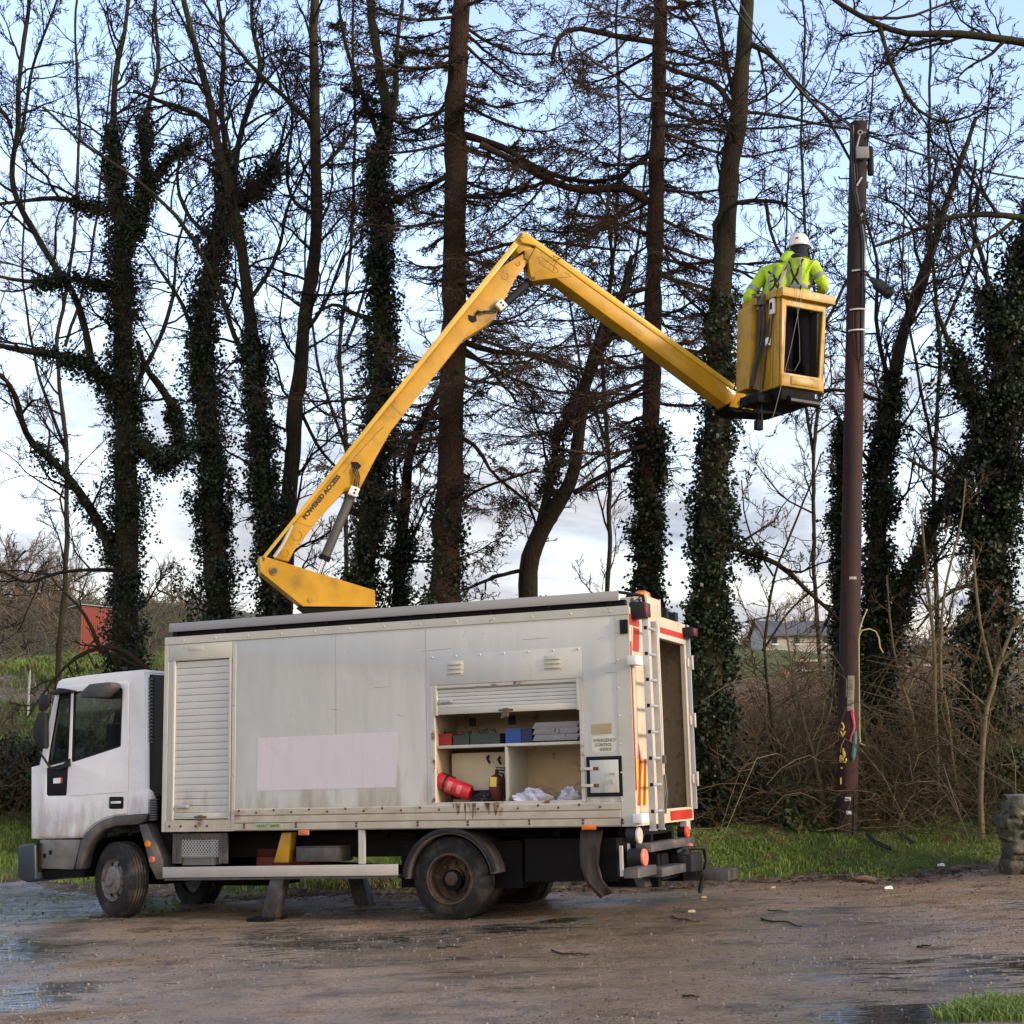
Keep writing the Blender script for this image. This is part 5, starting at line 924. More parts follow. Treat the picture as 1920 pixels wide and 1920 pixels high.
def person(label, loc, rz, lean, arms, head, hood=False, helmet=True, headtilt=0):
    t = empty('person', loc=loc, label=label, cat='person', group='workers in the basket'); t.rotation_euler = (0, 0, rz)
    L_ = lambda z: Vector((lean[0]*max(0, z-.9), lean[1]*max(0, z-.9), 0))
    pt = lambda x, y, z: Vector((x, y, z))+L_(z)
    I4 = Matrix()
    J = dict(pel=(pt(0, 0, .95), (.13, .10)), wai=(pt(0, 0, 1.10), (.125, .095)), che=(pt(0, .0, 1.30), (.15, .11)), shb=(pt(0, -.01, 1.44), (.11, .08)), nek=(pt(0, .01, 1.53), .055), skl=(pt(*head), (.078, .092)), crn=(pt(head[0], head[1], head[2]+.10), (.075, .085)))
    chains = [['pel', 'wai', 'che', 'shb', 'nek', 'skl', 'crn']]
    for s, nm in ((-1, 'l'), (1, 'r')):
        J[nm+'hip'] = (pt(s*.09, 0, .88), .09); J[nm+'kne'] = (Vector((s*.11, .03, .48)), .06); J[nm+'ank'] = (Vector((s*.12, -.01, .09)), .042); J[nm+'toe'] = (Vector((s*.13, .14, .035)), .035)
        e_, w_ = arms[nm]; J[nm+'sho'] = (pt(s*.19, 0, 1.42), .062); J[nm+'elb'] = (Vector(e_), .045); J[nm+'wri'] = (Vector(w_), .030)
        chains += [['pel', nm+'hip', nm+'kne', nm+'ank', nm+'toe'], ['shb', nm+'sho', nm+'elb', nm+'wri']]
        d = Vector(w_)-Vector(e_); hc = hand(J, nm+'h', w_, d, (0, 0, 1), s); chains += [[nm+'wri', nm+'hp']]+hc
    V_, E_, R_ = graph(J, chains); body_ = skin_mesh('body', V_, E_, R_, M['skin'], I4, t)
    # clothes
    g = lambda k, r: (J[k][0], r)
    T_ = dict(pel=g('pel', (.145, .115)), **{n+'hip': g(n+'hip', .105) for n in 'lr'}, **{n+'kne': g(n+'kne', .078) for n in 'lr'}, **{n+'ank': (J[n+'ank'][0]+Vector((0, 0, .03)), .062) for n in 'lr'}, wai=g('wai', (.13, .10)))
    V_, E_, R_ = graph(T_, [['wai', 'pel', 'lhip', 'lkne', 'lank'], ['pel', 'rhip', 'rkne', 'rank']]); skin_mesh('trousers', V_, E_, R_, M['cloth'], I4, t, root=1)
    for n in 'lr':
        V_, E_, R_ = graph({'a': (J[n+'ank'][0]+Vector((0, 0, .16)), .062), 'b': (J[n+'ank'][0]+Vector((0, 0, -.03)), .055), 'c': (J[n+'toe'][0]+Vector((0, .03, .01)), .055)}, [['a', 'b', 'c']]); skin_mesh('boot', V_, E_, R_, M['blackp'], I4, t)
    K = dict(hem=(pt(0, 0, .86), (.18, .145)), wai=g('wai', (.175, .135)), che=g('che', (.195, .150)), shb=(J['shb'][0], (.16, .11)), col=(pt(0, .0, 1.51), (.09, .085)))
    for n in 'lr':
        sx = J[n+'sho'][0].x; K[n+'sho'] = g(n+'sho', .088); mid = (J[n+'sho'][0]+J[n+'elb'][0])/2; K[n+'mid'] = (mid, .080); K[n+'elb'] = g(n+'elb', .073); K[n+'fo'] = ((J[n+'elb'][0]+J[n+'wri'][0])/2, .062); K[n+'wri'] = (J[n+'wri'][0].lerp(J[n+'elb'][0], .12), .048)
    V_, E_, R_ = graph(K, [['hem', 'wai', 'che', 'shb', 'col']]+[['shb', n+'sho', n+'mid', n+'elb', n+'fo', n+'wri'] for n in 'lr'])
    jk = skin_mesh('jacket', V_, E_, R_, M['hiviz'], I4, t, sub=2, root=2)
    # reflective tape: bands clinging to the jacket by ray casting is overkill at this size; shrinkwrapped tubes
    bpy.context.view_layer.update()
    def band(pts, w_=.026, name='reflective_tape'):
        mb = MB(); vs = []; n = len(pts)
        for i, p in enumerate(pts):
            p = Vector(p); tg = (Vector(pts[min(i+1, n-1)])-Vector(pts[max(0, i-1)])).normalized(); ok, c, nn, _ = jk.closest_point_on_mesh(p)
            sd = tg.cross(nn).normalized()*w_
            for q in (-1, 0, 1):
                ok, c2, n2, _ = jk.closest_point_on_mesh(c+sd*q); vs.append(c2+n2*.007)
        mb.add(vs, [(i*3+q, i*3+q+1, (i+1)*3+q+1, (i+1)*3+q) for i in range(n-1) for q in (0, 1)]); return mb.build(name, M['tape'], jk, smooth=True)
    def ring(c, ax, r, n=25):
        ax = Vector(ax).normalized(); u = ax.orthogonal().normalized(); v = ax.cross(u); return [Vector(c)+(u*math.cos(2*math.pi*k/(n-1))+v*math.sin(2*math.pi*k/(n-1)))*r for k in range(n)]
    ch_ = L_(1.1)
    band(ring(pt(0, 0, 1.12), (0, 0, 1), .25)); band(ring(pt(0, 0, .97), (0, 0, 1), .25))
    for sx in (-.10, .10):
        band([pt(sx, -.25, 1.14+.04*k) for k in range(9)]+[pt(sx, -.1, 1.58)], .018)
    for n in 'lr':
        a, b = J[n+'sho'][0], J[n+'elb'][0]; c = J[n+'wri'][0]
        band(ring(a.lerp(b, .62), b-a, .12)); band(ring(b.lerp(c, .40), c-b, .10))
    # harness straps
    def strap(pts, w_=.014):
        o = band(pts, w_, 'harness_strap'); o.data.materials.clear(); o.data.materials.append(M['cloth']); return o
    strap([pt(-.16+.32*k/10, -.25, 1.45-.42*k/10) for k in range(11)], .012); strap([pt(.16-.32*k/10, -.25, 1.45-.42*k/10) for k in range(11)], .012)
    # neck gaiter, hair, helmet, face
    hx, hy, hz = pt(*head)
    X = Matrix.Translation((hx, hy, hz)) @ Matrix.Rotation(headtilt, 4, 'Y')
    mb = MB(); mb.lathe([(.10, -.20), (.108, -.10), (.098, -.03), (.100, .02), (.098, .05)], 24, axis='z', X=X); mb.build('balaclava', M['cloth'], t, smooth=True)
    V_, E_, R_ = graph({'a': (pt(0, -.01, 1.46), (.125, .11)), 'b': (pt(0, .0, 1.58), (.098, .098))}, [['a', 'b']]); skin_mesh('collar', V_, E_, R_, M['cloth'], I4, t)
    # face: nose, eyes, mouth, ears on the front (+y) side
    mb = MB()
    for s in (-1, 1): mb.lathe([(.001, -.006), (.011, -.004), (.014, .002)], 10, (s*.032, .095, .03), X=X)
    mb.build('eyes', M['white'], t); mb = MB(); mb.tube([(0, .088, .03), (0, .108, .0), (0, .096, -.012)], [.008, .014, .008], 8, X=X); mb.build('nose', M['skin'], t, smooth=True)
    mb = MB(); mb.tube([(-.024, .084, -.045), (0, .092, -.043), (.024, .084, -.045)], .005, 6, X=X); mb.build('mouth', M['redc'], t)
    if helmet:
        mb = MB(); n = 28; pr = [(.128, .045), (.125, .06), (.122, .10), (.108, .145), (.08, .178), (.04, .195), (.005, .200)]
        mb.lathe(pr, n, axis='z', X=X); hl_ = mb.build('helmet', M['helmet'], t, smooth=True)
        mb = MB(); mb.add([X @ Vector(p) for p in [(-.09, .09, .05), (-.05, .15, .045), (.05, .15, .045), (.09, .09, .05), (-.09, .09, .058), (-.05, .15, .051), (.05, .15, .051), (.09, .09, .058)]], [(0, 1, 2, 3), (4, 5, 6, 7), (0, 1, 5, 4), (1, 2, 6, 5), (2, 3, 7, 6), (3, 0, 4, 7)]); mb.build('helmet_peak', M['helmet'], hl_)
        mb = MB(); mb.box((-.018, -.1235, .10), (.018, -.112, .118), X); mb.build('helmet_logo', M['greyp'], hl_)
        mb = MB(); mb.lathe([(.131, .038), (.131, .052)], n, axis='z', X=X); mb.build('helmet_rim', M['helmet'], hl_, smooth=True)
    if hood:
        V_, E_, R_ = graph({'a': (pt(0, -.02, 1.46), (.14, .12)), 'b': (Vector((hx, hy-.02, hz-.02)), (.135, .14)), 'c': (Vector((hx, hy-.01, hz+.10)), (.105, .11))}, [['a', 'b', 'c']]); skin_mesh('hood', V_, E_, R_, M['hiviz'], I4, t)
    return t
fl = XB @ Vector((.47, .32, -BH+.045)); 
# gaze towards the pole: local +y points to the right and away
mb = MB(); mb.box((.06, .12, -BH+.045), (BW_-.12, BDp-.06, -BH+.13)); kpart_(mb, 'floor_step', M['chassis'], bk)
fl += Vector((0, 0, .095))
P1 = person('worker in a white helmet and hi-vis jacket seen from behind, nearest the pole', fl, math.radians(-22), (.04, .10), dict(l=((-.30, .10, 1.16), (-.20, .34, 1.18)), r=((.34, .04, 1.17), (.24, .30, 1.10))), (.01, .05, 1.64))
P1.scale = (1.03, 1.03, 1.05)
fl = XB @ Vector((.22, .52, -BH+.14))
P2 = person('hooded worker in hi-vis hunched at the left side of the basket', fl, math.radians(-12), (.26, .10), dict(l=((-.27, -.02, 1.08), (-.22, .24, 1.04)), r=((.36, .12, 1.14), (.30, .36, 1.20))), (.10, .06, 1.60), hood=True, helmet=False)
# ------------------------------------------------------------------ pole and its fittings
PB = at(1587, 1566, 20.0); PT = at(1610, 232, 20.15)
pole = empty('utility_pole', loc=PB, label='tall reddish-brown wooden utility pole standing in the grass verge', cat='utility pole')
pv = PT-PB; PH = pv.length
def pp(f, ang=0, off=0.0, r=None):   # point on the pole surface: f 0..1 up, angle 0 = towards camera, + = right
    R_ = (.140*(1-f)+.118*f)+off; a = ang; return pv*f+Vector((math.sin(a)*R_, -math.cos(a)*R_, 0))
mb = MB(); mb.tube([pv*f for f in [i/24-.02*(i == 0) for i in range(25)]], [(.142*(1-i/24)+.120*i/24)*(1+.015*math.sin(i*2.1)) for i in range(25)], 28); mb.build('shaft', M['pole'], pole, smooth=True)
def fy(py): return (1566-py)/(1566-232)
mb = MB(); pts = [pp(fy(y), a, .012) for y, a in [(240, -.9), (300, -.75), (360, -.5), (420, .1), (470, .6), (560, .75), (640, .7), (690, .75)]]; mb.tube(pts, .022, 8); mb.tube([p+Vector((-.03, -.01, 0)) for p in pts[:4]], .014, 6); mb.tube([pp(fy(y), a, .012) for y, a in [(250, -.8), (330, -.35), (410, -.1), (470, .35), (560, .45), (690, .5)]], .012, 6); mb.build('cable_run', M['cable'], pole, smooth=True)
mb = MB(); mb.tube([pp(fy(y), a, .01) for y, a in [(560, -.35), (600, -.45), (650, -.4), (690, -.1), (705, .25), (690, .5)]], .008, 6); mb.tube([pp(fy(y), a, .01) for y, a in [(560, .2), (620, -.1), (690, .1), (728, .35), (738, .5), (720, .7)]], .006, 6); mb.build('cable_loop', M['cable'], pole, smooth=True)
for y, a0, a1 in [(355, -.3, .15), (415, .1, .65), (528, -.6, .9), (603, -.7, .8), (643, -.8, .8)]:
    mb = MB(); mb.tube([pp(fy(y-(3 if y > 420 else 8)*(k/6-.5)*(2 if y < 420 else .6)), a0+(a1-a0)*k/6, .034) for k in range(7)], .012, 6); mb.build('cable_tie', M['white'], pole, smooth=True)
mb = MB(); c = pp(fy(300), .15, .02); mb.box((c.x-.09, c.y-.06, c.z-.08), (c.x+.09, c.y, c.z+.09)); mb.build('junction_box', mat('grey_box', (.33, .31, .28), .5, var=.05), pole, bevel=.01)
mb = MB(); c = pp(fy(310), 1.35, .05); mb.lathe([(.03, -.20), (.045, -.18), (.045, .2), (.03, .22)], 16, (c.x, c.y, c.z), axis='z'); mb.build('side_terminal', M['blackp'], pole, smooth=True)
for y, a in ((381, 1.5), (342, -1.5), (762, -1.5), (540, -1.5), (618, -1.5)):
    mb = MB(); a_ = pp(fy(y), a, -.02); s = 1 if a > 0 else -1; mb.tube([a_, a_+Vector((s*.16, 0, .0))], .010, 6); mb.tube([a_+Vector((s*.16, 0, 0)), a_+Vector((s*.165, 0, .035))], .010, 6); mb.build('step_bolt', M['steel'], pole)
mb = MB(); c = pp(fy(258), -.1, .02); mb.tube([c+Vector((.03*math.cos(t), -.02, .03*math.sin(t))) for t in [2*math.pi*k/12 for k in range(13)]], .008, 6); mb.tube([c+Vector((.03, -.02, 0)), c+Vector((.09, -.02, .0))], .01, 6); mb.tube([c+Vector((0, 0, -.03)), c+Vector((-.03, -.01, -.14)), c+Vector((-.06, .0, -.26))], .012, 6); mb.build('wire_clamp', M['alu'], pole)
def wrap(y0, y1, a0, a1, m, name, off=.004, n=6):
    mb = MB(); vs = []
    for yy in (y0, y1):
        for k in range(n+1): vs.append(pp(fy(yy), a0+(a1-a0)*k/n, off))
    mb.add(vs, [(k, k+1, n+1+k+1, n+1+k) for k in range(n)]); return mb.build(name, m, pole)
wrap(1283, 1346, -.35, .30, mat('weathered_notice', (.26, .23, .15), .6, var=.25, vscale=25, col2=(.14, .12, .07), c2pos=(.48, .6), c2scale=14), 'notice_plate', .006)
for k, y in enumerate((1292, 1297, 1303, 1308, 1314, 1320, 1327, 1333)): wrap(y, y+1.4, -.28, .10+.13*math.sin(k*2.3), M['fink'], 'notice_line', .008)
wrap(1498, 1505, -.42, .12, M['white'], 'number_plate', .006); wrap(1522, 1528, -.28, .22, M['white'], 'number_plate', .006)
for k in range(4): wrap(1500.5, 1503, -.32+.10*k, -.27+.10*k, M['ink'], 'plate_mark', .008)
for k in range(5): wrap(1104, 1109, -.35+.14*k, -.24+.14*k, mat('pale_disc', (.5, .46, .42), .5) if k == 0 else bpy.data.materials['pale_disc'], 'numeral_disc', .008)
wrap(1487, 1568, .38, .62, M['blackp'], 'earth_guard', .02)
# yellow DP lettering sprayed on the left flank
def stroke(pts, name='painted_mark', m=None, r=.012):
    mb = MB(); mb.tube([pp(fy(y), a, .004) for a, y in pts], r, 6); return mb.build(name, m or M['ymark'], pole)
stroke([(-.95, 1367), (-.75, 1368), (-.62, 1374), (-.70, 1380), (-.9, 1378)]); stroke([(-.95, 1382), (-.80, 1388), (-.75, 1391), (-.58, 1386), (-.5, 1382)])
stroke([(-.95, 1425), (-.80, 1427), (-.78, 1433), (-.9, 1437), (-1.0, 1434), (-.95, 1425)], r=.010); stroke([(-.64, 1434), (-.66, 1412), (-.52, 1420), (-.48, 1426), (-.64, 1429)], r=.010); stroke([(-.70, 1437), (-.45, 1437), (-.35, 1433), (-.40, 1430)], r=.010)
stroke([(-.5, 1394), (-.85, 1408), (-.95, 1420)], r=.005, m=M['rope_y']); stroke([(-.8, 1446), (-.8, 1448)]); stroke([(-.85, 1464), (-.83, 1476)], r=.010)
mb = MB(); mb.tube([pp(fy(y), a, .02) for y, a in [(1344, .12), (1352, .1), (1362, .22), (1374, .3), (1382, .22), (1390, .05), (1398, -.02), (1402, .08)]], [.022, .024, .018, .016, .012, .012, .016, .008], 8); mb.build('pink_cord', M['pink'], pole, smooth=True)
mb = MB(); mb.tube([pp(fy(y), a, .02) for y, a in [(1382, .35), (1395, .38), (1410, .3), (1425, .22), (1434, .25)]], [.012, .026, .024, .026, .01], 8); mb.tube([pp(fy(y), a, .03) for y, a in [(1382, .42), (1400, .45), (1418, .38), (1430, .3)]], .012, 8); mb.build('teal_cord', M['teal'], pole, smooth=True)
# overhead cables
def cable(pts, r, label, m=None, name='overhead_cable', cat='cable', group='overhead cables at the pole top'):
    mb = MB(); P_ = [Vector(p) for p in pts]; o0 = P_[0]; mb.tube([p-o0 for p in P_], r, 6); o = mb.build(name, m or M['cable'], None, smooth=True); o.location = o0; return tag(o, label, cat, group)
def sag(a, b, s, n=14): return [a.lerp(b, i/n)-Vector((0, 0, s*4*(i/n)*(1-i/n))) for i in range(n+1)]
tp0 = PB+pp(fy(243), -.9, .01)
cable(sag(tp0, at(1395, 40, 17), .12)+sag(at(1395, 40, 17), at(1230, -260, 13), .1)[1:], .013, 'thick black cable climbing from the pole top to the upper left')
cable(sag(tp0+Vector((-.03, 0, -.02)), at(1410, 40, 17), .22)+sag(at(1410, 40, 17), at(1250, -260, 13), .1)[1:], .006, 'thinner grey cable running beside the thick one to the upper left', mat('grey_cable', (.15, .15, .15), .5))
cable(sag(PB+pp(fy(258), .9, .01), at(1960, 340, 21), .1), .015, 'black cable leaving the pole top to the right edge')
cable(sag(PB+pp(fy(336), .9, .01), at(1960, 400, 24), .05), .006, 'thin wire leaving the pole below the junction box to the right')
cable(sag(PB+pp(fy(415), 1.2, .01), at(1705, 620, 20.4), .02)+sag(at(1705, 620, 20.4), at(1780, 900, 21), .02)[1:], .005, 'thin slack line hanging from the pole towards the lower right')
cable([at(1465, 322, 19.9), at(1475, 480, 19.9), at(1590, 340, 20)][:2]+[at(1560, 560, 19.95)], .004, 'thin cord dangling near the helmeted worker')
mb = MB(); a = at(1632, 522, 19.9); b = at(1672, 553, 19.8); d = (b-a); mb.tube([Vector((0, 0, 0)), d*.25, d*.3, d*.95, d], [.03, .05, .085, .085, .06], 18); mb.tube([-d*.45+Vector((0, 0, .03)), -d*.2+Vector((0, 0, .05)), d*.05], .016, 8); mb.tube([-d*.45+Vector((0, 0, -.02)), -d*.2, d*.05], .012, 8); o = mb.build('cable_joint', mat('joint_black', (.02, .022, .022), .5), None, smooth=True); o.location = a; tag(o, 'black cylindrical cable joint hanging at the right side of the pole', 'cable joint')
def free_tube(name, label, cat, pts, r, m, group=None):
    P_ = [Vector(p) for p in pts]; mb = MB(); mb.tube([p-P_[0] for p in P_], r, 8); o = mb.build(name, m, None, smooth=True); o.location = P_[0]; return tag(o, label, cat, group)
free_tube('rope', 'pale yellow rope hooped over beside the pole and hanging down to the verge', 'rope', [at(x, y, 19.8) for x, y in [(1626, 1142), (1618, 1160), (1612, 1180), (1610, 1200), (1611, 1300), (1612, 1380), (1613, 1394), (1622, 1398)]], .0095, M['rope_y'])
free_tube('rope', 'short yellow rope end curling over to the right of the hanging rope', 'rope', [at(x, y, 19.78) for x, y in [(1611, 1192), (1616, 1182), (1630, 1179), (1642, 1184), (1648, 1196), (1650, 1214), (1656, 1224)]], .009, M['rope_y'])
free_tube('cable_offcut', 'thick black cable offcut lying in the grass right of the pole', 'cable', [at(1625, 1563, 19.6), at(1640, 1578, 19.4), at(1670, 1592, 19.2)], .026, M['cable'], 'black cable offcuts in the grass')
free_tube('cable_offcut', 'thin black cable offcut lying farther right of the thick one', 'cable', [at(1683, 1562, 19.7), at(1700, 1572, 19.6), at(1716, 1581, 19.5)], .018, M['cable'], 'black cable offcuts in the grass')
# ------------------------------------------------------------------ far things
def place(o, v): o.location = v; return o
def boxpart(name, dims, m, parent, off=(0, 0, 0), **k): mb = MB(); mb.box((off[0], off[1], off[2]), (off[0]+dims[0], off[1]+dims[1], off[2]+dims[2])); return mb.build(name, m, parent, **k)
# red sheet-metal shed
c = at(150, 1240, 44); e_ = empty('metal_shed', loc=(c.x, c.y, c.z), label='rust-red corrugated metal shed standing beside the leftmost ivy-clad tree', cat='shed'); e_.rotation_euler = (0, 0, .5)
mb = MB()
for i in range(20):
    x = i*.06; mb.box((x, .0, -1), (x+.05, .05, 1.62-i*.004)); mb.box((x+.05, .012, -1), (x+.06, .05, 1.62-i*.004))
mb.build('wall', M['redbox'], e_)
mb = MB(); mb.box((1.2, .0, -1), (1.24, 1.6, 1.54)); [mb.box((1.24, .05+k*.16, -1), (1.262, .13+k*.16, 1.53)) for k in range(10)]; mb.build('end_wall', mat('sunlit_red_sheet', (.42, .085, .025), .55, var=.1), e_)  # sun on the right-hand wall put into its colour as brighter orange
mb = MB(); mb.add([(-.06, -.06, 1.66), (1.32, -.06, 1.57), (1.32, 1.7, 1.57), (-.06, 1.7, 1.66), (-.06, -.06, 1.69), (1.32, -.06, 1.60), (1.32, 1.7, 1.60), (-.06, 1.7, 1.69)], [(3,2,1,0),(4,5,6,7),(0,1,5,4),(1,2,6,5),(2,3,7,6),(3,0,4,7)]); mb.build('roof', mat('grey_sheet', (.25, .25, .26), .5), e_)
# farmhouse on the right
Yh = 88; a = at(1432, 1222, Yh); e_ = empty('farmhouse', loc=(a.x, a.y, a.z), label='pale rendered farmhouse with a grey slate roof behind the thicket', cat='house'); s = Yh/F
def hx(px): return (px-1432)*s
def hz(py): return (1222-py)*s
mb = MB(); mb.box((hx(1432), 0, -2), (hx(1582), 5, hz(1192))); mb.add([(hx(1432), 0, hz(1192)), (hx(1432)+0, 5, hz(1192)), (hx(1432)+.0, 2.5, hz(1162))], [(0, 1, 2)]); mb.build('wall', M['render_'], e_)
mb = MB(); mb.add([(hx(1426), -.3, hz(1190)), (hx(1588), -.3, hz(1190)), (hx(1588), 2.5, hz(1160)), (hx(1426), 2.5, hz(1160)), (hx(1588), 5.3, hz(1190)), (hx(1426), 5.3, hz(1190)), (hx(1426), -.3, hz(1193)), (hx(1588), -.3, hz(1193))], [(0, 1, 2, 3), (3, 2, 4, 5), (6, 7, 1, 0)]); rf = mb.build('roof', M['slate'], e_)
mb = MB(); mb.box((hx(1478), 2.1, hz(1170)), (hx(1490), 2.9, hz(1150))); mb.build('chimney', M['render_'], rf)
for px in (1448, 1490, 1545): w_ = boxpart('window', (hx(px+9)-hx(px), .06, hz(1196)-hz(1208)), M['dark'], e_, (hx(px), -.06, hz(1208))); boxpart('sill', (hx(px+11)-hx(px-2), .12, .1), M['white'], w_, (hx(px-1), -.16, hz(1210)))
# board fences / stacks with pale rails on the field
def boards(px0, px1, pyt, pyb, Y, label, nrail):
    a = at(px0, pyb, Y); e_ = empty('board_fence', loc=(a.x, a.y, a.z), label=label, cat='fence', group='board fences beyond the thicket'); w_ = (px1-px0)*Y/F; h_ = (pyb-pyt)*Y/F; n = max(4, int(w_/.22))
    mb = MB(); [mb.box((i*w_/n, .02*(i % 2), -.5), ((i+.93)*w_/n, .04+.02*(i % 2), h_*(1-.03*(i % 3)))) for i in range(n)]; mb.build('boards', M['board'], e_)
    for k in range(nrail): boxpart('rail', (w_+.1, .05, .07), mat('pale_rail', (.5, .45, .38), .7) if 'pale_rail' not in bpy.data.materials else bpy.data.materials['pale_rail'], e_, (-.05, -.06, h_*(k+.5)/nrail))
boards(1665, 1708, 1200, 1286, 45, 'tall dark board fence with pale rails right of the pole', 4); boards(1720, 1785, 1237, 1288, 44, 'low board fence with pale rails left of the dark ivy tree', 2); boards(1496, 1548, 1232, 1286, 46, 'board fence panel standing left of the pole', 3)
boards(1552, 1570, 1262, 1286, 43, 'small broken board fence panel right beside the pole', 1)
mb = MB(); prv = []
for i in range(60):
    f_ = i/59; c = at(1400+f_*170, 1283, 36.0); prv.append(c+Vector((0, random.uniform(-.05, .05), .02*math.sin(i*1.3)+random.uniform(-.02, .03))))
for i in range(40): c = at(1660+i*3, 1285, 36.0); 
mb.tube([p-prv[0] for p in prv], [.10+.03*math.sin(i*1.7) for i in range(60)], 8); o = mb.build('plastic_sheet', mat('black_sheet', (.02, .02, .022), .35, bump=.02, bscale=6), None, smooth=True); o.location = prv[0]; tag(o, 'bunched black plastic sheeting along the top of the soil bank left of the pole', 'plastic sheet')
prv = [at(1660+i*5, 1284+1.5*math.sin(i*.8), 36.2) for i in range(28)]; mb = MB(); mb.tube([p-prv[0] for p in prv], [.08+.03*math.sin(i*1.9) for i in range(28)], 8); o = mb.build('plastic_sheet', mat('grey_sheeting', (.25, .25, .27), .35), None, smooth=True); o.location = prv[0]; tag(o, 'grey plastic sheeting along the soil bank right of the pole', 'plastic sheet')
for px, py, h_, lab in ((1470, 1285, .35, 'terracotta pipe stub at the left end of the black sheeting'), (1700, 1287, .4, 'terracotta pipe stub in front of the tall board fence'), (1757, 1290, .35, 'terracotta pipe stub near the low board fence')):
    c = at(px, py, 36.5); mb = MB(); mb.lathe([(.10, 0), (.13, .02), (.12, h_), (.09, h_), (.08, .05)], 14, axis='z'); o = mb.build('clay_pipe', M['pipe'], None, smooth=True); o.location = c; tag(o, lab, 'pipe', 'clay pipes on the bank')
# marker stake on the left bank
c = at(54, 1308, 31); mb = MB(); mb.tube([(0, 0, -.4), (0, 0, .1), (.005, 0, .56)], [.022, .022, .018], 8); o = mb.build('marker_stake', mat('stake_white', (.62, .6, .55), .6), None); o.location = c; tag(o, 'thin white stake stuck upright in the grassy left bank', 'stake')
# stone gate pillar at the right edge
c = ground_px(1912, 1600); c = Vector((at(1900, 1500, 18.2).x, 18.2, T0(at(1900, 1500, 18.2).x, 18.2))); e_ = empty('stone_pillar', loc=c, label='stubby mossy stone pillar cut off by the right edge', cat='pillar')
hcap = at(1900, 1492, 18.2).z-c.z
def rock(name, dims, m, parent, off, seed, n=14, rd=.35):
    bm = bmesh.new(); bmesh.ops.create_cube(bm, size=1); bmesh.ops.subdivide_edges(bm, edges=bm.edges, cuts=5, use_grid_fill=True); r_ = random.Random(seed)
    for v in bm.verts:
        p = v.co.copy(); q = p.normalized()*.62; p = p.lerp(q, rd); d = .05*math.sin(p.x*9+seed)+.05*math.sin(p.y*8+p.z*7+seed*2)+r_.uniform(-.02, .02); p *= 1+d; v.co = Vector((p.x*dims[0]+off[0], p.y*dims[1]+off[1], p.z*dims[2]+off[2]))
    me = bpy.data.meshes.new(name); bm.to_mesh(me); bm.free(); me.materials.append(m); [setattr(p, 'use_smooth', True) for p in me.polygons]; o = bpy.data.objects.new(name, me); COL.objects.link(o); o.parent = parent; return o
DS = mat('shaded_mossy_stone', (.095, .085, .065), .95, var=.6, vscale=6, col2=(.05, .06, .02), c2pos=(.45, .6), c2scale=4, bump=.06, bscale=8)  # body stone: shadow put into the darker colour, along with moss patches
CS = mat('cap_stone', (.26, .24, .17), .9, var=.4, vscale=6, col2=(.13, .14, .045), c2pos=(.45, .58), bump=.04, bscale=8)
hcap += 0
rock('cap_stone', (.80, .5, .17), CS, e_, (.36, 0, hcap-.08), 3, rd=.06); rock('cap_stone', (.34, .40, .13), CS, e_, (.06, -.03, hcap-.20), 9, rd=.1)
zz = 0.0; k = 0
while zz < hcap-.2:
    hh_ = random.uniform(.09, .16); xx = -.12+random.uniform(-.04, .04)
    while xx < .7:
        ww = random.uniform(.14, .30); rock('rubble_stone', (ww+.02, .42+random.uniform(-.06, .06), hh_+.02), DS, e_, (xx+ww/2, random.uniform(-.03, .03), zz+hh_/2), 15+k, rd=.14); xx += ww; k += 1
    zz += hh_
# fallen branch pieces, chips and litter
litter = [((1320, 1684), 'wood_chip', 'pale wood chip on the track edge below the steps', .03), ((1450, 1666), 'wood_chip', 'small cream chip on the mud at the verge edge', .03), ((1666, 1668), 'paper_scrap', 'white scrap on the mud right of the log', .05), ((1764, 1625), 'paper_scrap', 'white scrap in the grass near the stone pillar', .05), ((1297, 1712), 'wood_chip', 'yellowish chip lying on the track near the fallen sticks', .04), ((600, 1652), 'x', '', 0)]
for (px, py), nm, lab, s in litter:
    if s == 0: continue
    c = ground_px(px, py); mb = MB(); mb.add([(-s, -s*.5, 0), (s, -s*.3, 0), (s*.7, s*.5, .01), (-s*.6, s*.4, 0), (-s*.9, -s*.4, s*.5), (s*.8, -s*.3, s*.6), (s*.6, s*.4, s*.7), (-s*.5, s*.3, s*.45)], [(3,2,1,0),(4,5,6,7),(0,1,5,4),(1,2,6,5),(2,3,7,6),(3,0,4,7)])
    o = mb.build(nm, M['white'] if nm[0] == 'p' else mat(nm+str(px), (.5, .38, .22), .7), None); o.location = c+Vector((0, 0, .004)); tag(o, lab, nm.replace('_', ' '))
def stick(p0, p1, r, label, bend=.02):
    a = ground_px(*p0); b = ground_px(*p1); n = 7; s = (b-a).cross(Vector((0, 0, 1))).normalized(); pts = []
    for i in range(n+1): q = a.lerp(b, i/n)+s*bend*math.sin(i*1.3); q.z = T0(q.x, q.y)+r*1.0+.004*(i % 2); pts.append(q)
    mb = MB(); mb.tube([q-pts[0] for q in pts], [r*(1-.5*i/n) for i in range(n+1)], 7); k = pts[3]-pts[0]; mb.tube([k, k+(b-a)*.16+s*.06+Vector((0, 0, .01))], r*.5, 5); o = mb.build('stick', M['bark'], None, smooth=True); o.location = pts[0]; tag(o, label, 'stick', 'sticks lying on the wet track')
stick((1428, 1726), (1506, 1741), .011, 'longest dark stick lying on the wet patch of the track'); stick((1034, 1785), (1108, 1792), .008, 'thin brown stick on the track below the rear wheel'); stick((1280, 1870), (1312, 1872), .008, 'short dark twig near the bottom centre of the track')
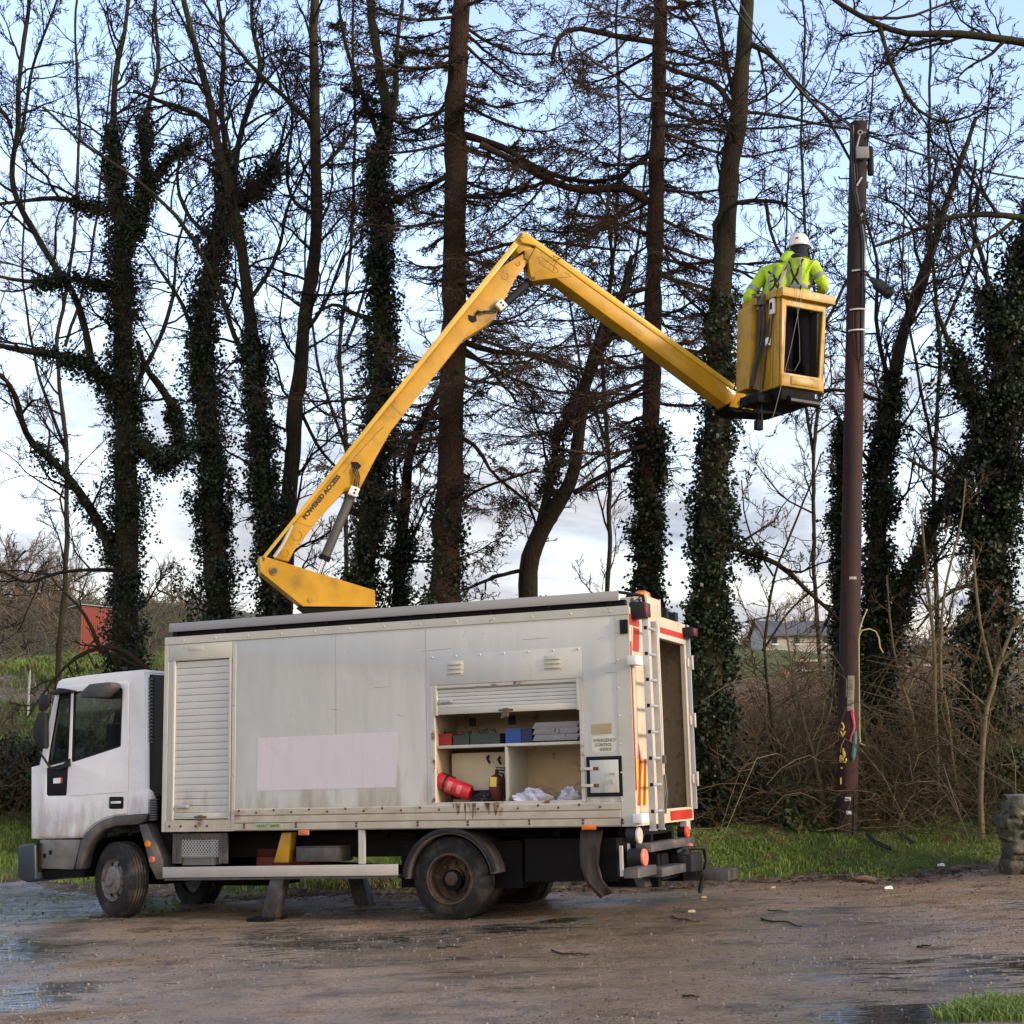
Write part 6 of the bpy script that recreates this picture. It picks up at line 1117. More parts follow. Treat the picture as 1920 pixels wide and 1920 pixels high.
stick((1260, 1720), (1312, 1730), .008, 'thin stick near the yellowish chip on the track'); stick((1440, 1708), (1480, 1712), .007, 'faint twig above the longest stick'); stick((820, 1780), (866, 1777), .008, 'yellowish twig on the track right below the rear wheel'); stick((740, 1768), (768, 1766), .009, 'stubby dark stick on the track under the box'); stick((1720, 1778), (1745, 1775), .010, 'short stick at the right part of the track')
a = ground_px(1608, 1654); b = ground_px(1642, 1658); a.z += .04; b.z += .03; mb = MB(); mb.tube([Vector(), (b-a)*.5+Vector((0, 0, .01)), b-a], [.03, .045, .04], 10); o = mb.build('log', mat('cut_log', (.16, .10, .055), .8, var=.4, vscale=12), None, smooth=True); o.location = a; tag(o, 'short rotten log lying at the verge edge right of the pole', 'log')
# pebbles, dead leaves, grass (uncountable)
def scatter(name, n, xr, yr, fn, m, label, cat, shape):
    x = rng.uniform(*xr, n); y = rng.uniform(*yr, n); k = fn(x, y) > rng.uniform(0, 1, n); x = x[k]; y = y[k]; z = terrain(x, y); n = len(x); P_ = np.stack([x, y, z], -1); V_, Q_ = shape(P_, n); return np_mesh(name, V_, Q_, m, smooth=False, label=label, cat=cat, kind='stuff')
def peb(P_, n):
    s = rng.uniform(.0025, .008, (n, 1, 1))*rng.choice([1, 1, 1.7], (n, 1, 1)); base = np.array([(-1, -.7, 0), (1, -.8, 0), (.9, .8, 0), (-.8, .9, 0), (-.6, -.4, .8), (.6, -.5, .9), (.5, .5, .8), (-.5, .5, .9)]); a = rng.uniform(0, 6.28, n); c, s_ = np.cos(a), np.sin(a)
    b = np.repeat(base[None], n, 0)*s; bx = b[..., 0]*c[:, None]-b[..., 1]*s_[:, None]; by = b[..., 0]*s_[:, None]+b[..., 1]*c[:, None]; b = np.stack([bx, by, b[..., 2]], -1)+P_[:, None]-np.array([0, 0, .002]); f = np.array([(4, 5, 6, 7), (0, 1, 5, 4), (1, 2, 6, 5), (2, 3, 7, 6), (3, 0, 4, 7)]); return b.reshape(-1, 3), (f[None]+np.arange(n)[:, None, None]*8).reshape(-1, 4)
scatter('pebbles', 9000, (-6, 6.5), (9.3, 18.4), lambda x, y: (y < edge(x)+.3)*np.clip(.35+.5*fnoise(x, y, 1.5, 3), 0.05, 1)*np.clip((16-y)/6+.35, .15, 1), M['pebble'], 'small pale pebbles and grit strewn over the track', 'pebbles', peb)
def leafq(P_, n):
    s = rng.uniform(.018, .04, (n, 1)); a = rng.uniform(0, 6.28, n); d = np.stack([np.cos(a), np.sin(a), rng.uniform(-.3, .3, n)], -1); e = np.stack([-np.sin(a), np.cos(a), rng.uniform(-.5, .5, n)], -1); P_ = P_+np.array([0, 0, .012])
    V_ = np.stack([P_-d*s, P_+e*s*.5+[0, 0, .01], P_+d*s, P_-e*s*.5+[0, 0, .006]], 1).reshape(-1, 3); return V_, np.arange(n*4).reshape(-1, 4)
scatter('dark_stones', 9000, (-6, 6.5), (9.3, 18.4), lambda x, y: (y < edge(x)+.2)*np.clip(.4+.5*fnoise(x, y, 1.1, 13), .05, 1), mat('dark_pebble', (.06, .042, .028), .8, var=.4), 'small dark stones and mud crumbs strewn over the track', 'stones', peb)
scatter('dead_leaves', 26000, (-8, 7.5), (15.5, 21), lambda x, y: np.exp(-((y-edge(x)-.12)/.38)**2)*.9*np.clip(.7+.5*fnoise(x, y, 1.5, 9), .1, 1)+.015*(y < edge(x)), M['deadleaf'], 'brown fallen leaves gathered along the verge edge', 'dead leaves', leafq)
def grassf(hh, wid=.005):
    def f(P_, n):
        a = rng.uniform(0, 6.28, n); h = hh*rng.uniform(.35, 1.2, n)*np.clip(.8+.5*fnoise(P_[:, 0], P_[:, 1], 1.7, 21), .35, 1.4); ln = rng.uniform(.2, 1.4, n); b = rng.uniform(0, 6.28, n)
        e = np.stack([np.cos(a), np.sin(a), 0*a], -1)*wid*rng.uniform(.6, 1.5, (n, 1)); d = np.stack([np.cos(b)*ln, np.sin(b)*ln, 1+0*a], -1); up = np.array([0, 0, 1.])
        m1 = P_+d*[.35, .35, 1]*(h*.55)[:, None]; t_ = P_+(d*[1, 1, 1.0-0*0]*h[:, None])*[1, 1, .92]
        V_ = np.stack([P_-e-[0, 0, .02], P_+e-[0, 0, .02], m1+e*.8, m1-e*.8, t_], 1).reshape(-1, 3)
        i = np.arange(n)[:, None]*5; q = np.concatenate([i+[0, 1, 2], i+[0, 2, 3], i+[3, 2, 4]]); return V_, q
    return f
gfun = lambda x, y: sstep(.15, .9, y-edge(x))*np.clip(.75+.45*fnoise(x, y, 1.3, 11), .15, 1)*np.where(x > 1.2, 1, .35+.65*sstep(.2, 1.0, y-edge(x)))
scatter('grass', 190000, (-2.6, 7.6), (18.0, 21.8), gfun, M['grass'], 'rough green grass growing on the verge', 'grass', grassf(.11))
scatter('grass', 70000, (-10.5, -2.6), (19.5, 29), gfun, M['grass'], 'short bright grass of the left verge beyond the lorry cab', 'grass', grassf(.12, .007))
scatter('grass', 50000, (-14, -3), (28, 37), lambda x, y: np.clip(.35+.6*fnoise(x, y, .9, 2)+sstep(33, 34.5, y), 0, 1), M['grass'], 'tufted grass on the left bank', 'grass', grassf(.2, .012))
c = ground_px(1900, 1900); scatter('grass', 9000, (c.x-.55, c.x+.5), (c.y-.5, c.y+.35), lambda x, y: np.clip(1.3-np.sqrt(((x-c.x-.05)/.38)**2+((y-c.y)/.28)**2)+.25*fnoise(x, y, 3, 1), 0, 1), M['grass'], 'small grass tuft in the bottom right corner of the track', 'grass', grassf(.07, .004))
# ------------------------------------------------------------------ trees
nrm = lambda v: v/np.maximum(np.linalg.norm(v, axis=-1, keepdims=True), 1e-9)
def grow(P_, R_, n, t0, t1, Lf, ang, K, up, wig, rf, rcap, rmin, planar=False, taper=.6, Labs=None, keep=None):
    Np, Kp, _ = P_.shape
    if Np == 0: return P_[:0, :K], R_[:0, :K]
    idx = np.repeat(np.arange(Np), n) if np.isscalar(n) else np.repeat(np.arange(Np), n); m = len(idx)
    if np.isscalar(n): t = t0+(t1-t0)*((np.tile(np.arange(n), Np)+rng.uniform(0, 1, m))/n)
    else: t = rng.uniform(t0, t1, m)
    s = t*(Kp-1); i = np.minimum(s.astype(int), Kp-2); f = (s-i)[:, None]
    pos = P_[idx, i]*(1-f)+P_[idx, i+1]*f; r = R_[idx, i]*(1-f[:, 0])+R_[idx, i+1]*f[:, 0]; tan = nrm(P_[idx, i+1]-P_[idx, i])
    if planar:
        v = nrm(np.cross(tan, [0, 0, 1.])+1e-4)*rng.choice([-1, 1], m)[:, None]+rng.normal(0, .25, (m, 3))
    else: v = rng.normal(0, 1, (m, 3))
    v = nrm(v-(v*tan).sum(-1, keepdims=True)*tan); a = ang*rng.uniform(.65, 1.3, m)[:, None]; d = np.cos(a)*tan+np.sin(a)*v
    Lp = np.linalg.norm(np.diff(P_, axis=1), axis=-1).sum(1)[idx] if Labs is None else np.full(m, Labs)
    Ln = Lp*Lf*(1-.5*t)*rng.uniform(.5, 1.25, m); out = [pos]; rr = np.minimum(r*rf, rcap); Rs = [rr]
    for k in range(1, K):
        d = nrm(d+np.array([0, 0, up])/(K-1)+rng.normal(0, wig, (m, 3))); out.append(out[-1]+d*(Ln/(K-1))[:, None]); Rs.append(np.maximum(rr*(1-taper*k/(K-1)), rmin))
    P2 = np.stack(out, 1); R2 = np.stack(Rs, 1); R2 = np.maximum(R2, rmin)
    # leave out what is far outside the photo
    px, py = proj_np(P2); ok = ((px > -260) & (px < 2180) & (py > -260) & (py < 1900)).any(1); return P2[ok], R2[ok]
def tubes(sets):
    Vs, Qs, b = [], [], 0
    for P_, R_, S in sets:
        if len(P_) == 0: continue
        n, K, _ = P_.shape; T_ = np.empty_like(P_); T_[:, 1:-1] = P_[:, 2:]-P_[:, :-2]; T_[:, 0] = P_[:, 1]-P_[:, 0]; T_[:, -1] = P_[:, -1]-P_[:, -2]; T_ = nrm(T_)
        ref = np.where(np.abs(nrm(P_[:, -1]-P_[:, 0])[:, 2:3]) > .8, [[1., 0, 0]], [[0, 0, 1.]])[:, None]; u = nrm(np.cross(T_, ref)); w_ = np.cross(T_, u)
        a = 2*np.pi*np.arange(S)/S; ring = u[:, :, None]*np.cos(a)[:, None]+w_[:, :, None]*np.sin(a)[:, None]; V_ = P_[:, :, None]+ring*R_[:, :, None, None]
        I = (np.arange(n)[:, None, None]*K*S+np.arange(K-1)[None, :, None]*S+np.arange(S)[None, None, :]); J = (np.arange(n)[:, None, None]*K*S+np.arange(K-1)[None, :, None]*S+((np.arange(S)+1) % S)[None, None, :])
        Vs.append(V_.reshape(-1, 3)); Qs.append(np.stack([I, J, J+S, I+S], -1).reshape(-1, 4)+b); b += n*K*S
    return np.concatenate(Vs), np.concatenate(Qs)
def resample(P_, R_, K):
    P_ = np.asarray(P_, float); R_ = np.asarray(R_, float)
    # Catmull-like smooth through cumulative chord
    s = np.concatenate([[0], np.cumsum(np.linalg.norm(np.diff(P_, axis=0), axis=1))]); q = np.linspace(0, s[-1], K); o = np.stack([np.interp(q, s, P_[:, i]) for i in range(3)], 1)
    for _ in range(2): o[1:-1] = o[1:-1]*.5+(o[:-2]+o[2:])*.25
    return o, np.interp(q, s, R_)
def limb(pts, w0, w1, Y, dY=0, K=None):
    n = len(pts); Ys = np.array([Y+dY*(i/(n-1))**1.3 for i in range(n)]); a = np.array(pts, float); P_ = at_np(a[:, 0], a[:, 1], Ys); s = np.linspace(0, 1, n)
    R_ = (w0+(w1-w0)*s)*Ys/F/2; L_ = np.linalg.norm(np.diff(P_, axis=0), axis=1).sum(); K = K or max(8, int(L_/.22)); P2, R2 = resample(P_, R_, K)
    j = rng.normal(0, 1, (K, 3)); j = (j+np.roll(j, 1, 0)+np.roll(j, 2, 0))/3; j[0] = j[-1] = 0; return P2+j*(.012+R2[:, None]*.10), R2*(1+.05*rng.normal(0, 1, K))
def leaves(C, size, nout=None, flat=.5):
    n = len(C); a = nrm(rng.normal(0, 1, (n, 3))*[1, 1, .7]); b = nrm(np.cross(a, rng.normal(0, 1, (n, 3)))); c = np.cross(a, b); s = size*rng.uniform(.6, 1.35, (n, 1))
    V_ = np.stack([C-a*s*.55, C+b*s*.48+c*s*.10, C+a*s*.6-c*s*.12, C-b*s*.48+c*s*.10], 1).reshape(-1, 3); return V_, np.arange(4*n).reshape(-1, 4)
def ivy_pts(limbs, dens, spread, clump=.10, t0=0, t1=1):
    out = []
    for P_, R_ in limbs:
        L_ = np.linalg.norm(np.diff(P_, axis=0), axis=1).sum(); nc = max(3, int(L_*dens*1.35/14)); K = len(P_)
        t = rng.uniform(t0, t1, nc)*(K-1); i = np.minimum(t.astype(int), K-2); f = (t-i)[:, None]; c = P_[i]*(1-f)+P_[i+1]*f; r = R_[i]; tg = nrm(P_[i+1]-P_[i])
        v = rng.normal(0, 1, (nc, 3)); v = nrm(v-(v*tg).sum(-1, keepdims=True)*tg); bulge = .5+.5*np.sin(t*.9+rng.uniform(0, 6))*np.sin(t*.37+rng.uniform(0, 6)); th_ = np.arctan2(v[:, 1], v[:, 0]) if False else 0; rad = r+np.minimum(np.abs(rng.normal(0, 1, nc)), 1.9)**1.25*spread*np.clip(bulge, .15, 1)*(rng.uniform(0, 1, nc) > .4)+.02
        keepc = np.sin(t*1.7+v[:, 0]*3+rng.uniform(0, 6))+np.sin(t*.6+v[:, 1]*2)*.8 > -.95; c = (c+v*rad[:, None])[keepc]; nc = len(c); k = 14; q = np.repeat(c, k, 0)+rng.normal(0, 1, (nc*k, 3))*clump*[1, 1, 1.25]; q[:, 2] -= np.abs(rng.normal(0, .05, len(q))); out.append(q)
    return np.concatenate(out)
TREEG = 'trees along the bank behind the lorry'
def tree(label, Y, limbs, crown='bare', dens=1.0, ivy=(), bark='bark', twig='twig', group=TREEG, size=1.0, needles=0, name='bare_tree', ivysize=.052):
    """limbs: (pts, w0, w1, dY, crown_density, t0)   ivy: (limb index, density per m, spread, t0, t1)"""
    LB_ = [limb(l[0], l[1], l[2], Y, l[3]) for l in limbs]
    if name != 'fallen_bough':
        p0, q0 = LB_[0]; g = T0(p0[0, 0], p0[0, 1])
        if p0[0, 2] > g-.05:
            n_ = max(2, int((p0[0, 2]-g)/.25)+1); ex = np.repeat(p0[:1], n_, 0); ex[:, 2] = np.linspace(g-.12, p0[0, 2], n_+1)[:-1]; LB_[0] = (np.concatenate([ex, p0]), np.concatenate([np.linspace(q0[0]*1.25, q0[0]*1.03, n_), q0]))
    base = Vector(LB_[0][0][0]); B = np.array(base)
    e_ = empty(name, loc=base, label=label, cat='tree', group=group)
    V_, Q_ = tubes([(P_[None], R_[None], 12 if R_[0] > .07 else 7) for P_, R_ in LB_]); np_mesh('trunk', V_-B, Q_, M[bark], e_)
    sets = []; tips = []
    for (P_, R_), l in zip(LB_, limbs):
        cd, t0 = l[4], l[5]
        if cd <= 0: continue
        L_ = np.linalg.norm(np.diff(P_, axis=0), axis=1).sum()*(1-t0)
        if crown == 'bare':
            n1 = max(2, int(L_*2.8*cd*dens)); a, ar = grow(P_[None], R_[None], n1, t0, 1, 1, .85, 9, .35, .20, .55, .028, .004, Labs=2.3*size, taper=.8)
            q_ = (6, 6, 5) if size > .6 else (5, 4, 2)
            b, br = grow(a, ar, q_[0], .12, 1, .54, .75, 7, .30, .22, .65, .013, .0052); c, cr_ = grow(b, br, q_[1], .1, 1, .52, .7, 5, .25, .26, .7, .009, .0048); d, dr_ = grow(c, cr_, q_[2], .15, 1, .58, .65, 4, .3, .28, .8, .0055, .0042)
            sets += [(a, ar, 5), (b, br, 4), (c, cr_, 3), (d, dr_, 3)]; tips.append(c.reshape(-1, 3))
        else:
            n1 = max(3, int(L_*5.6*cd*dens)); a, ar = grow(P_[None], R_[None], n1, t0, 1, 1, 1.45, 11, -.05, .13, .4, .032, .005, Labs=5.2*size, taper=.8); k_ = rng.uniform(.30, 1.05, (len(a), 1, 1)); a = a[:, :1]+(a-a[:, :1])*k_
            # flatten: conifer boughs spread level, dip a little, lift at the ends
            h = np.linspace(0, 1, a.shape[1]); a[:, :, 2] = a[:, :1, 2]+(a[:, :, 2]-a[:, :1, 2])*.35+(-.35*np.sin(h*2.6)[None]*np.linalg.norm(a[:, -1]-a[:, 0], axis=-1)[:, None]*.4)
            b, br = grow(a, ar, 13, .12, 1, .36, .8, 7, -.16, .16, .6, .013, .005, planar=True); c, cr_ = grow(b, br, 7, .1, 1, .45, .85, 4, -.15, .26, .7, .008, .0046, planar=True); d, dr_ = grow(c, cr_, 4, .1, 1, .85, .6, 4, -.5, .26, .8, .0045, .0036)
            sets += [(a, ar, 5), (b, br, 4), (c, cr_, 3), (d, dr_, 3)]; tips.append(d.reshape(-1, 3))
    if sets: V_, Q_ = tubes(sets); np_mesh('branches', V_-B, Q_, M[twig], e_)
    if needles and tips:
        C = np.concatenate(tips); C = C[rng.uniform(0, 1, len(C)) < needles*(.4+.9*(fnoise(C[:, 0], C[:, 2], .5, 3) > .0))]; C = C+rng.normal(0, .02, C.shape); V_, Q_ = leaves(C, .028); np_mesh('needles', V_-B, Q_, M['needle'] if twig == 'twig' else M['dneedle'], e_)
    iv = [ivy_pts([LB_[i]], dn*1.15, sp, .058, a0, a1) for (i, dn, sp, a0, a1) in ivy]
    if iv: V_, Q_ = leaves(np.concatenate(iv), ivysize); np_mesh('ivy', V_-B, Q_, M['ivy'], e_)
    return e_
# -- leftmost tree: thick ivy column with long bare limbs reaching left
tree('leftmost ivy-clad tree with long bare limbs sweeping out to the left edge', 26.5, [
 ([(243, 1310), (240, 1230), (232, 1100), (240, 950), (235, 800), (232, 700), (228, 560), (230, 450), (225, 380)], 52, 30, 0, .25, .3),
 ([(222, 1062), (190, 990), (150, 920), (105, 872), (62, 838), (42, 800), (36, 755), (20, 715), (-20, 690)], 20, 7, -2, .8, .2),
 ([(232, 760), (200, 710), (165, 680), (120, 668), (70, 660), (20, 655), (-40, 640)], 30, 7, -1.5, .7, .4),
 ([(172, 690), (158, 610), (140, 545), (105, 510), (75, 450), (45, 405), (22, 350), (18, 290), (36, 245), (32, 170), (45, 80), (55, 0), (60, -90)], 15, 7, -1, .9, .2),
 ([(210, 535), (165, 525), (130, 520), (90, 528), (50, 530), (0, 520), (-50, 500)], 14, 5, -2, .8, .3),
 ([(205, 395), (150, 378), (90, 370), (40, 378), (-30, 385)], 13, 6, -1, .8, .1),
 ([(228, 400), (215, 320), (210, 230), (215, 150), (235, 60), (245, -40)], 20, 6, 1, 1, .1),
 ([(240, 470), (262, 390), (285, 330), (318, 300), (358, 262)], 24, 8, 0, .6, .3),
 ([(255, 440), (275, 330), (270, 250), (278, 190), (300, 120), (290, 20), (300, -80)], 14, 5, 1.5, 1, .2),
 ([(262, 830), (292, 868), (322, 880), (342, 855), (340, 815), (325, 762), (300, 722), (270, 690), (258, 640)], 34, 8, .5, .5, .3),
 ([(216, 1070), (150, 1068), (95, 1075), (60, 1098), (30, 1085), (0, 1070), (-60, 1060)], 8, 4, -2.5, .9, .1),
 ([(22, 240), (0, 205), (-40, 160)], 8, 5, 0, .8, .1), ([(255, 720), (300, 640), (325, 560), (330, 470), (350, 400)], 10, 4, 1, 1, .2), ([(40, 250), (60, 120), (95, 40), (120, -50)], 7, 4, -1, 1, .1)],
 ivy=[(0, 1500, .20, 0, 1), (2, 700, .10, 0, .65), (1, 300, .07, 0, .6), (4, 600, .10, 0, .6), (7, 1000, .10, 0, 1), (6, 700, .09, 0, .35), (9, 900, .12, 0, .6), (8, 500, .07, 0, .4), (5, 300, .05, 0, .3)])
tree('second tree from the left, a bushy ivy column ending in bare tops', 25, [
 ([(405, 1180), (405, 1050), (400, 900), (390, 780), (375, 650), (385, 550), (410, 450), (435, 360)], 46, 26, 0, .2, .4),
 ([(430, 380), (405, 250), (385, 215), (330, 200), (290, 190), (250, 170)], 15, 6, 0, 1, .1), ([(435, 365), (450, 250), (490, 130), (470, 20), (480, -80)], 14, 5, 1, 1.1, .1), ([(440, 370), (490, 345), (520, 300), (540, 210)], 14, 4, -1, 1, .2), ([(372, 650), (340, 560), (310, 520), (270, 460)], 10, 4, 0, 1, .2), ([(410, 450), (360, 420), (330, 360), (340, 260)], 12, 4, .8, 1, .2)],
 ivy=[(0, 2100, .30, 0, 1), (3, 900, .16, 0, .6), (1, 500, .08, 0, .25)])
tree('slim ivy-wrapped tree leaning left of the yellow turret', 24, [
 ([(515, 1180), (505, 1050), (488, 850), (478, 700), (462, 540), (450, 450), (430, 350), (405, 260), (385, 150), (350, 40), (335, -60)], 32, 9, 0, .5, .35),
 ([(445, 430), (425, 330), (415, 200), (420, 80), (400, -60)], 14, 6, 1, 1.1, .1), ([(480, 700), (440, 640), (420, 560), (380, 480), (330, 400), (250, 330), (150, 270), (80, 200)], 11, 5, -1.5, .9, .1), ([(470, 560), (520, 480), (540, 380), (580, 300)], 9, 4, 1, 1, .2)],
 ivy=[(0, 1250, .13, 0, .55), (1, 200, .04, 0, .3)])
tree('bare grey-brown trunk without ivy rising behind the yellow turret', 24.5, [
 ([(530, 1180), (542, 960), (556, 750), (572, 600), (596, 430), (590, 300), (588, 150), (590, 0), (592, -90)], 33, 14, 0, .9, .25),
 ([(590, 240), (540, 190), (480, 130), (420, 60), (380, 0)], 11, 5, -1, 1.1, .1), ([(594, 400), (545, 390), (538, 300), (555, 200), (520, 140)], 8, 4, 1, 1, .1), ([(558, 760), (590, 830), (620, 870), (660, 900)], 8, 4, .5, .9, .2), ([(592, 320), (640, 280), (690, 190), (740, 120)], 9, 4, 1, 1, .1), ([(575, 620), (620, 560), (640, 480), (700, 430)], 8, 4, -1, 1, .1)])
tree('forked ivy-clad tree just left of the large reddish conifer', 23, [
 ([(668, 1190), (680, 1080), (700, 900), (712, 760), (718, 600), (712, 450), (708, 320), (725, 200), (700, 80), (690, -60)], 46, 14, 0, .6, .3),
 ([(712, 330), (740, 200), (745, 80), (760, -60)], 14, 6, 1, 1.1, 0), ([(705, 600), (660, 590), (630, 560), (590, 590)], 12, 5, 0, 1, .2), ([(712, 260), (670, 150), (640, 60), (630, -40)], 12, 5, -1, 1.1, .1)],
 crown='conifer', ivy=[(0, 1500, .13, 0, .8)], needles=.2, dens=.42, size=.7, name='ivy_clad_tree')
tree('thin ivy-hung stem between the ivy-clad tree and the reddish conifer', 23.5, [
 ([(742, 1190), (748, 1090), (758, 950), (766, 850), (790, 790), (830, 720), (870, 640)], 26, 9, 0, .9, .3), ([(752, 1000), (738, 900), (742, 830), (735, 740)], 7, 4, 0, 1, 0)],
 ivy=[(0, 900, .14, 0, .6), (1, 300, .05, 0, 1)])
tree('tall straight conifer with thick reddish plated bark behind the middle of the lorry', 22.3, [
 ([(833, 1190), (836, 1080), (842, 900), (848, 700), (852, 500), (856, 300), (858, 120), (862, 0), (864, -120)], 58, 32, 0, 1.5, .42),
 ([(866, 820), (905, 830), (908, 880), (980, 930), (1010, 960)], 9, 4, 0, .8, .1), ([(865, 940), (900, 915), (960, 895), (1010, 880)], 7, 4, -.5, .8, .1), ([(868, 640), (910, 655), (960, 660), (1040, 665), (1080, 700)], 13, 5, 0, .6, .2), ([(866, 480), (980, 450), (1080, 460), (1180, 470)], 8, 4, -.6, .8, .1), ([(856, 250), (930, 265), (1010, 320), (1090, 345), (1170, 330)], 16, 6, -.4, .9, .1)],
 crown='conifer', bark='pinebark', twig='ptwig', needles=.07, ivy=[(0, 330, .05, 0, .35)], name='conifer')
tree('leaning dark tree that forks low, between the reddish conifer and the next tall trunk', 24, [
 ([(988, 1180), (992, 1080), (998, 1010), (1025, 970), (1065, 925), (1082, 880), (1088, 780), (1098, 720), (1135, 640), (1165, 560), (1185, 480)], 40, 10, 0, .7, .4),
 ([(1012, 990), (1025, 930), (1035, 880), (1045, 820), (1070, 770), (1100, 700)], 18, 9, .6, .7, .3), ([(1075, 925), (1130, 890), (1180, 870), (1200, 840)], 11, 5, 0, .8, .1), ([(1085, 740), (1130, 600), (1150, 520), (1140, 420)], 12, 6, -.5, .9, .1), ([(985, 1068), (930, 1080), (870, 1110), (800, 1120)], 8, 4, 0, .9, .1)],
 ivy=[(0, 500, .06, 0, .35), (1, 600, .05, .2, .9)], bark='bark')
tree('tall straight tree right of the boom elbow, ivy on its lower half', 21.8, [
 ([(1212, 1220), (1214, 1050), (1218, 900), (1222, 750), (1225, 600), (1228, 420), (1232, 280), (1238, 120), (1242, 0), (1246, -110)], 40, 24, 0, 1.5, .40),
 ([(1215, 380), (1180, 340), (1150, 355), (1090, 360), (1030, 340), (960, 300), (900, 270)], 18, 12, -.8, 1.2, .25), ([(1232, 80), (1160, 70), (1080, 50), (1045, 60), (1035, 110)], 13, 8, -.6, 1.0, .1), ([(1226, 440), (1180, 430), (1110, 400), (1060, 410)], 9, 4, -.5, .8, .1)],
 crown='conifer', bark='pinebark', twig='ptwig', needles=.07, ivy=[(0, 1050, .085, 0, .42)], name='conifer', dens=.9)
tree('crooked-limbed trunk behind the basket, tangled with ivy and vines below', 20.6, [
 ([(1322, 1545), (1325, 1400), (1326, 1250), (1330, 1100), (1338, 900), (1346, 720), (1352, 560), (1362, 420), (1378, 280), (1390, 150), (1400, 0), (1406, -100)], 66, 24, 0, .55, .5),
 ([(1352, 480), (1330, 450), (1335, 410), (1370, 375), (1400, 370), (1440, 375), (1475, 382)], 13, 7, -.5, .8, .3), ([(1378, 215), (1345, 150), (1310, 145), (1270, 140), (1240, 120)], 14, 8, .3, .8, .2), ([(1385, 230), (1350, 60), (1330, -60)], 10, 6, .5, .9, .1), ([(1385, 70), (1440, 90), (1520, 190), (1560, 230), (1600, 310)], 11, 5, -.4, 1.1, .1), ([(1362, 500), (1385, 505), (1420, 530)], 9, 4, 0, .7, .1), ([(1436, 378), (1440, 420), (1455, 470), (1480, 500)], 8, 4, -.4, .8, .1),
  ([(1332, 1010), (1400, 1040), (1460, 1050), (1520, 1120), (1565, 1150), (1600, 1190)], 13, 5, .5, .8, .1), ([(1385, 210), (1460, 215), (1560, 240), (1640, 250)], 8, 4, 0, 1, .1)],
 ivy=[(0, 1150, .15, 0, .38), (0, 300, .05, .38, .60), (7, 200, .06, 0, .3)], dens=.8)
tree('ivy-clad forked tree directly behind the utility pole', 22.5, [
 ([(1655, 1420), (1645, 1290), (1640, 1150), (1648, 1000), (1655, 870), (1668, 740), (1690, 640), (1720, 540), (1760, 430), (1790, 330), (1830, 220)], 44, 8, 0, .7, .3),
 ([(1665, 1240), (1700, 1080), (1745, 990), (1800, 900), (1835, 800), (1870, 700), (1900, 600)], 30, 10, -.3, .7, .2), ([(1655, 900), (1600, 830), (1560, 760)], 10, 5, .3, .8, .2), ([(1668, 740), (1640, 600), (1650, 500), (1620, 400)], 10, 5, 0, 1, .1), ([(1668, 755), (1620, 745), (1560, 725), (1480, 740)], 9, 5, -.4, .8, .1), ([(1700, 620), (1750, 500), (1740, 400), (1760, 280)], 9, 4, -.5, 1, 0)],
 ivy=[(0, 1100, .11, 0, .6), (1, 800, .11, 0, .8)])
tree('ivy-clad stump stem partly hidden behind the left side of the pole', 22.8, [([(1572, 1000), (1574, 900), (1575, 840), (1580, 790)], 14, 8, 0, 0, .2)], ivy=[(0, 1300, .07, 0, 1)])
tree('big dark tree smothered in ivy at the right edge', 21.5, [
 ([(1852, 1480), (1850, 1300), (1858, 1100), (1872, 900), (1885, 760), (1900, 620), (1920, 480), (1950, 350), (1965, 200)], 60, 7, 0, .6, .4),
 ([(1872, 900), (1840, 780), (1800, 700), (1780, 640), (1750, 560)], 20, 6, -.3, .7, .3), ([(1880, 820), (1930, 740), (1960, 640)], 22, 8, .3, .5, .2), ([(1890, 700), (1860, 600), (1850, 500), (1810, 400), (1830, 300)], 14, 5, -.3, .9, .2), ([(1862, 1050), (1820, 960), (1780, 900), (1700, 860)], 14, 5, -.3, .7, .2), ([(1866, 1000), (1900, 900), (1930, 860)], 20, 8, -.4, .3, .2), ([(1862, 1100), (1800, 1090), (1760, 1130), (1720, 1180)], 10, 4, -.3, .9, .2)],
 ivy=[(0, 2300, .34, .12, .85), (1, 1400, .26, 0, .8), (2, 1400, .28, 0, 1), (4, 1000, .2, 0, .6), (5, 1200, .3, 0, 1), (3, 900, .20, 0, .4)], ivysize=.055)
tree('bare limbs of an unseen tree reaching in from the right edge over the pole', 18.5, [
 ([(2330, 1700), (2325, 1200), (2335, 700), (2345, 250), (2350, -150), (2340, -400)], 46, 22, 0, 0, .3),
 ([(2345, 190), (2260, 130), (2160, 108), (2060, 100), (1980, 88), (1920, 80), (1860, 72), (1800, 60), (1750, 66), (1700, 65), (1650, 52), (1610, 30), (1570, 5), (1530, -30)], 22, 8, 0, .9, .2),
 ([(1650, 52), (1660, 100), (1690, 170), (1715, 210), (1760, 240), (1800, 238), (1850, 200)], 9, 4, -.5, 1, .1), ([(1610, 30), (1700, 40), (1760, 10), (1830, -10)], 7, 4, .5, 1, .1)], size=.75, group='limbs reaching in from the right', name='overhanging_tree')
tree('lower bare limb of an unseen tree reaching in from the right edge towards the pole', 19.0, [
 ([(2470, 1700), (2460, 1200), (2480, 700), (2470, 250), (2490, -200)], 42, 20, 0, 0, .3),
 ([(2478, 520), (2360, 440), (2200, 400), (2050, 400), (1960, 412), (1900, 410), (1840, 402), (1790, 398), (1740, 425), (1690, 440), (1640, 462)], 20, 6, 0, .9, .35),
 ([(1870, 400), (1830, 350), (1800, 300), (1740, 260)], 8, 4, .5, 1, .1), ([(1900, 415), (1830, 470), (1760, 490), (1700, 560)], 8, 4, -.4, 1, .1)], size=.7, group='limbs reaching in from the right', name='overhanging_tree')
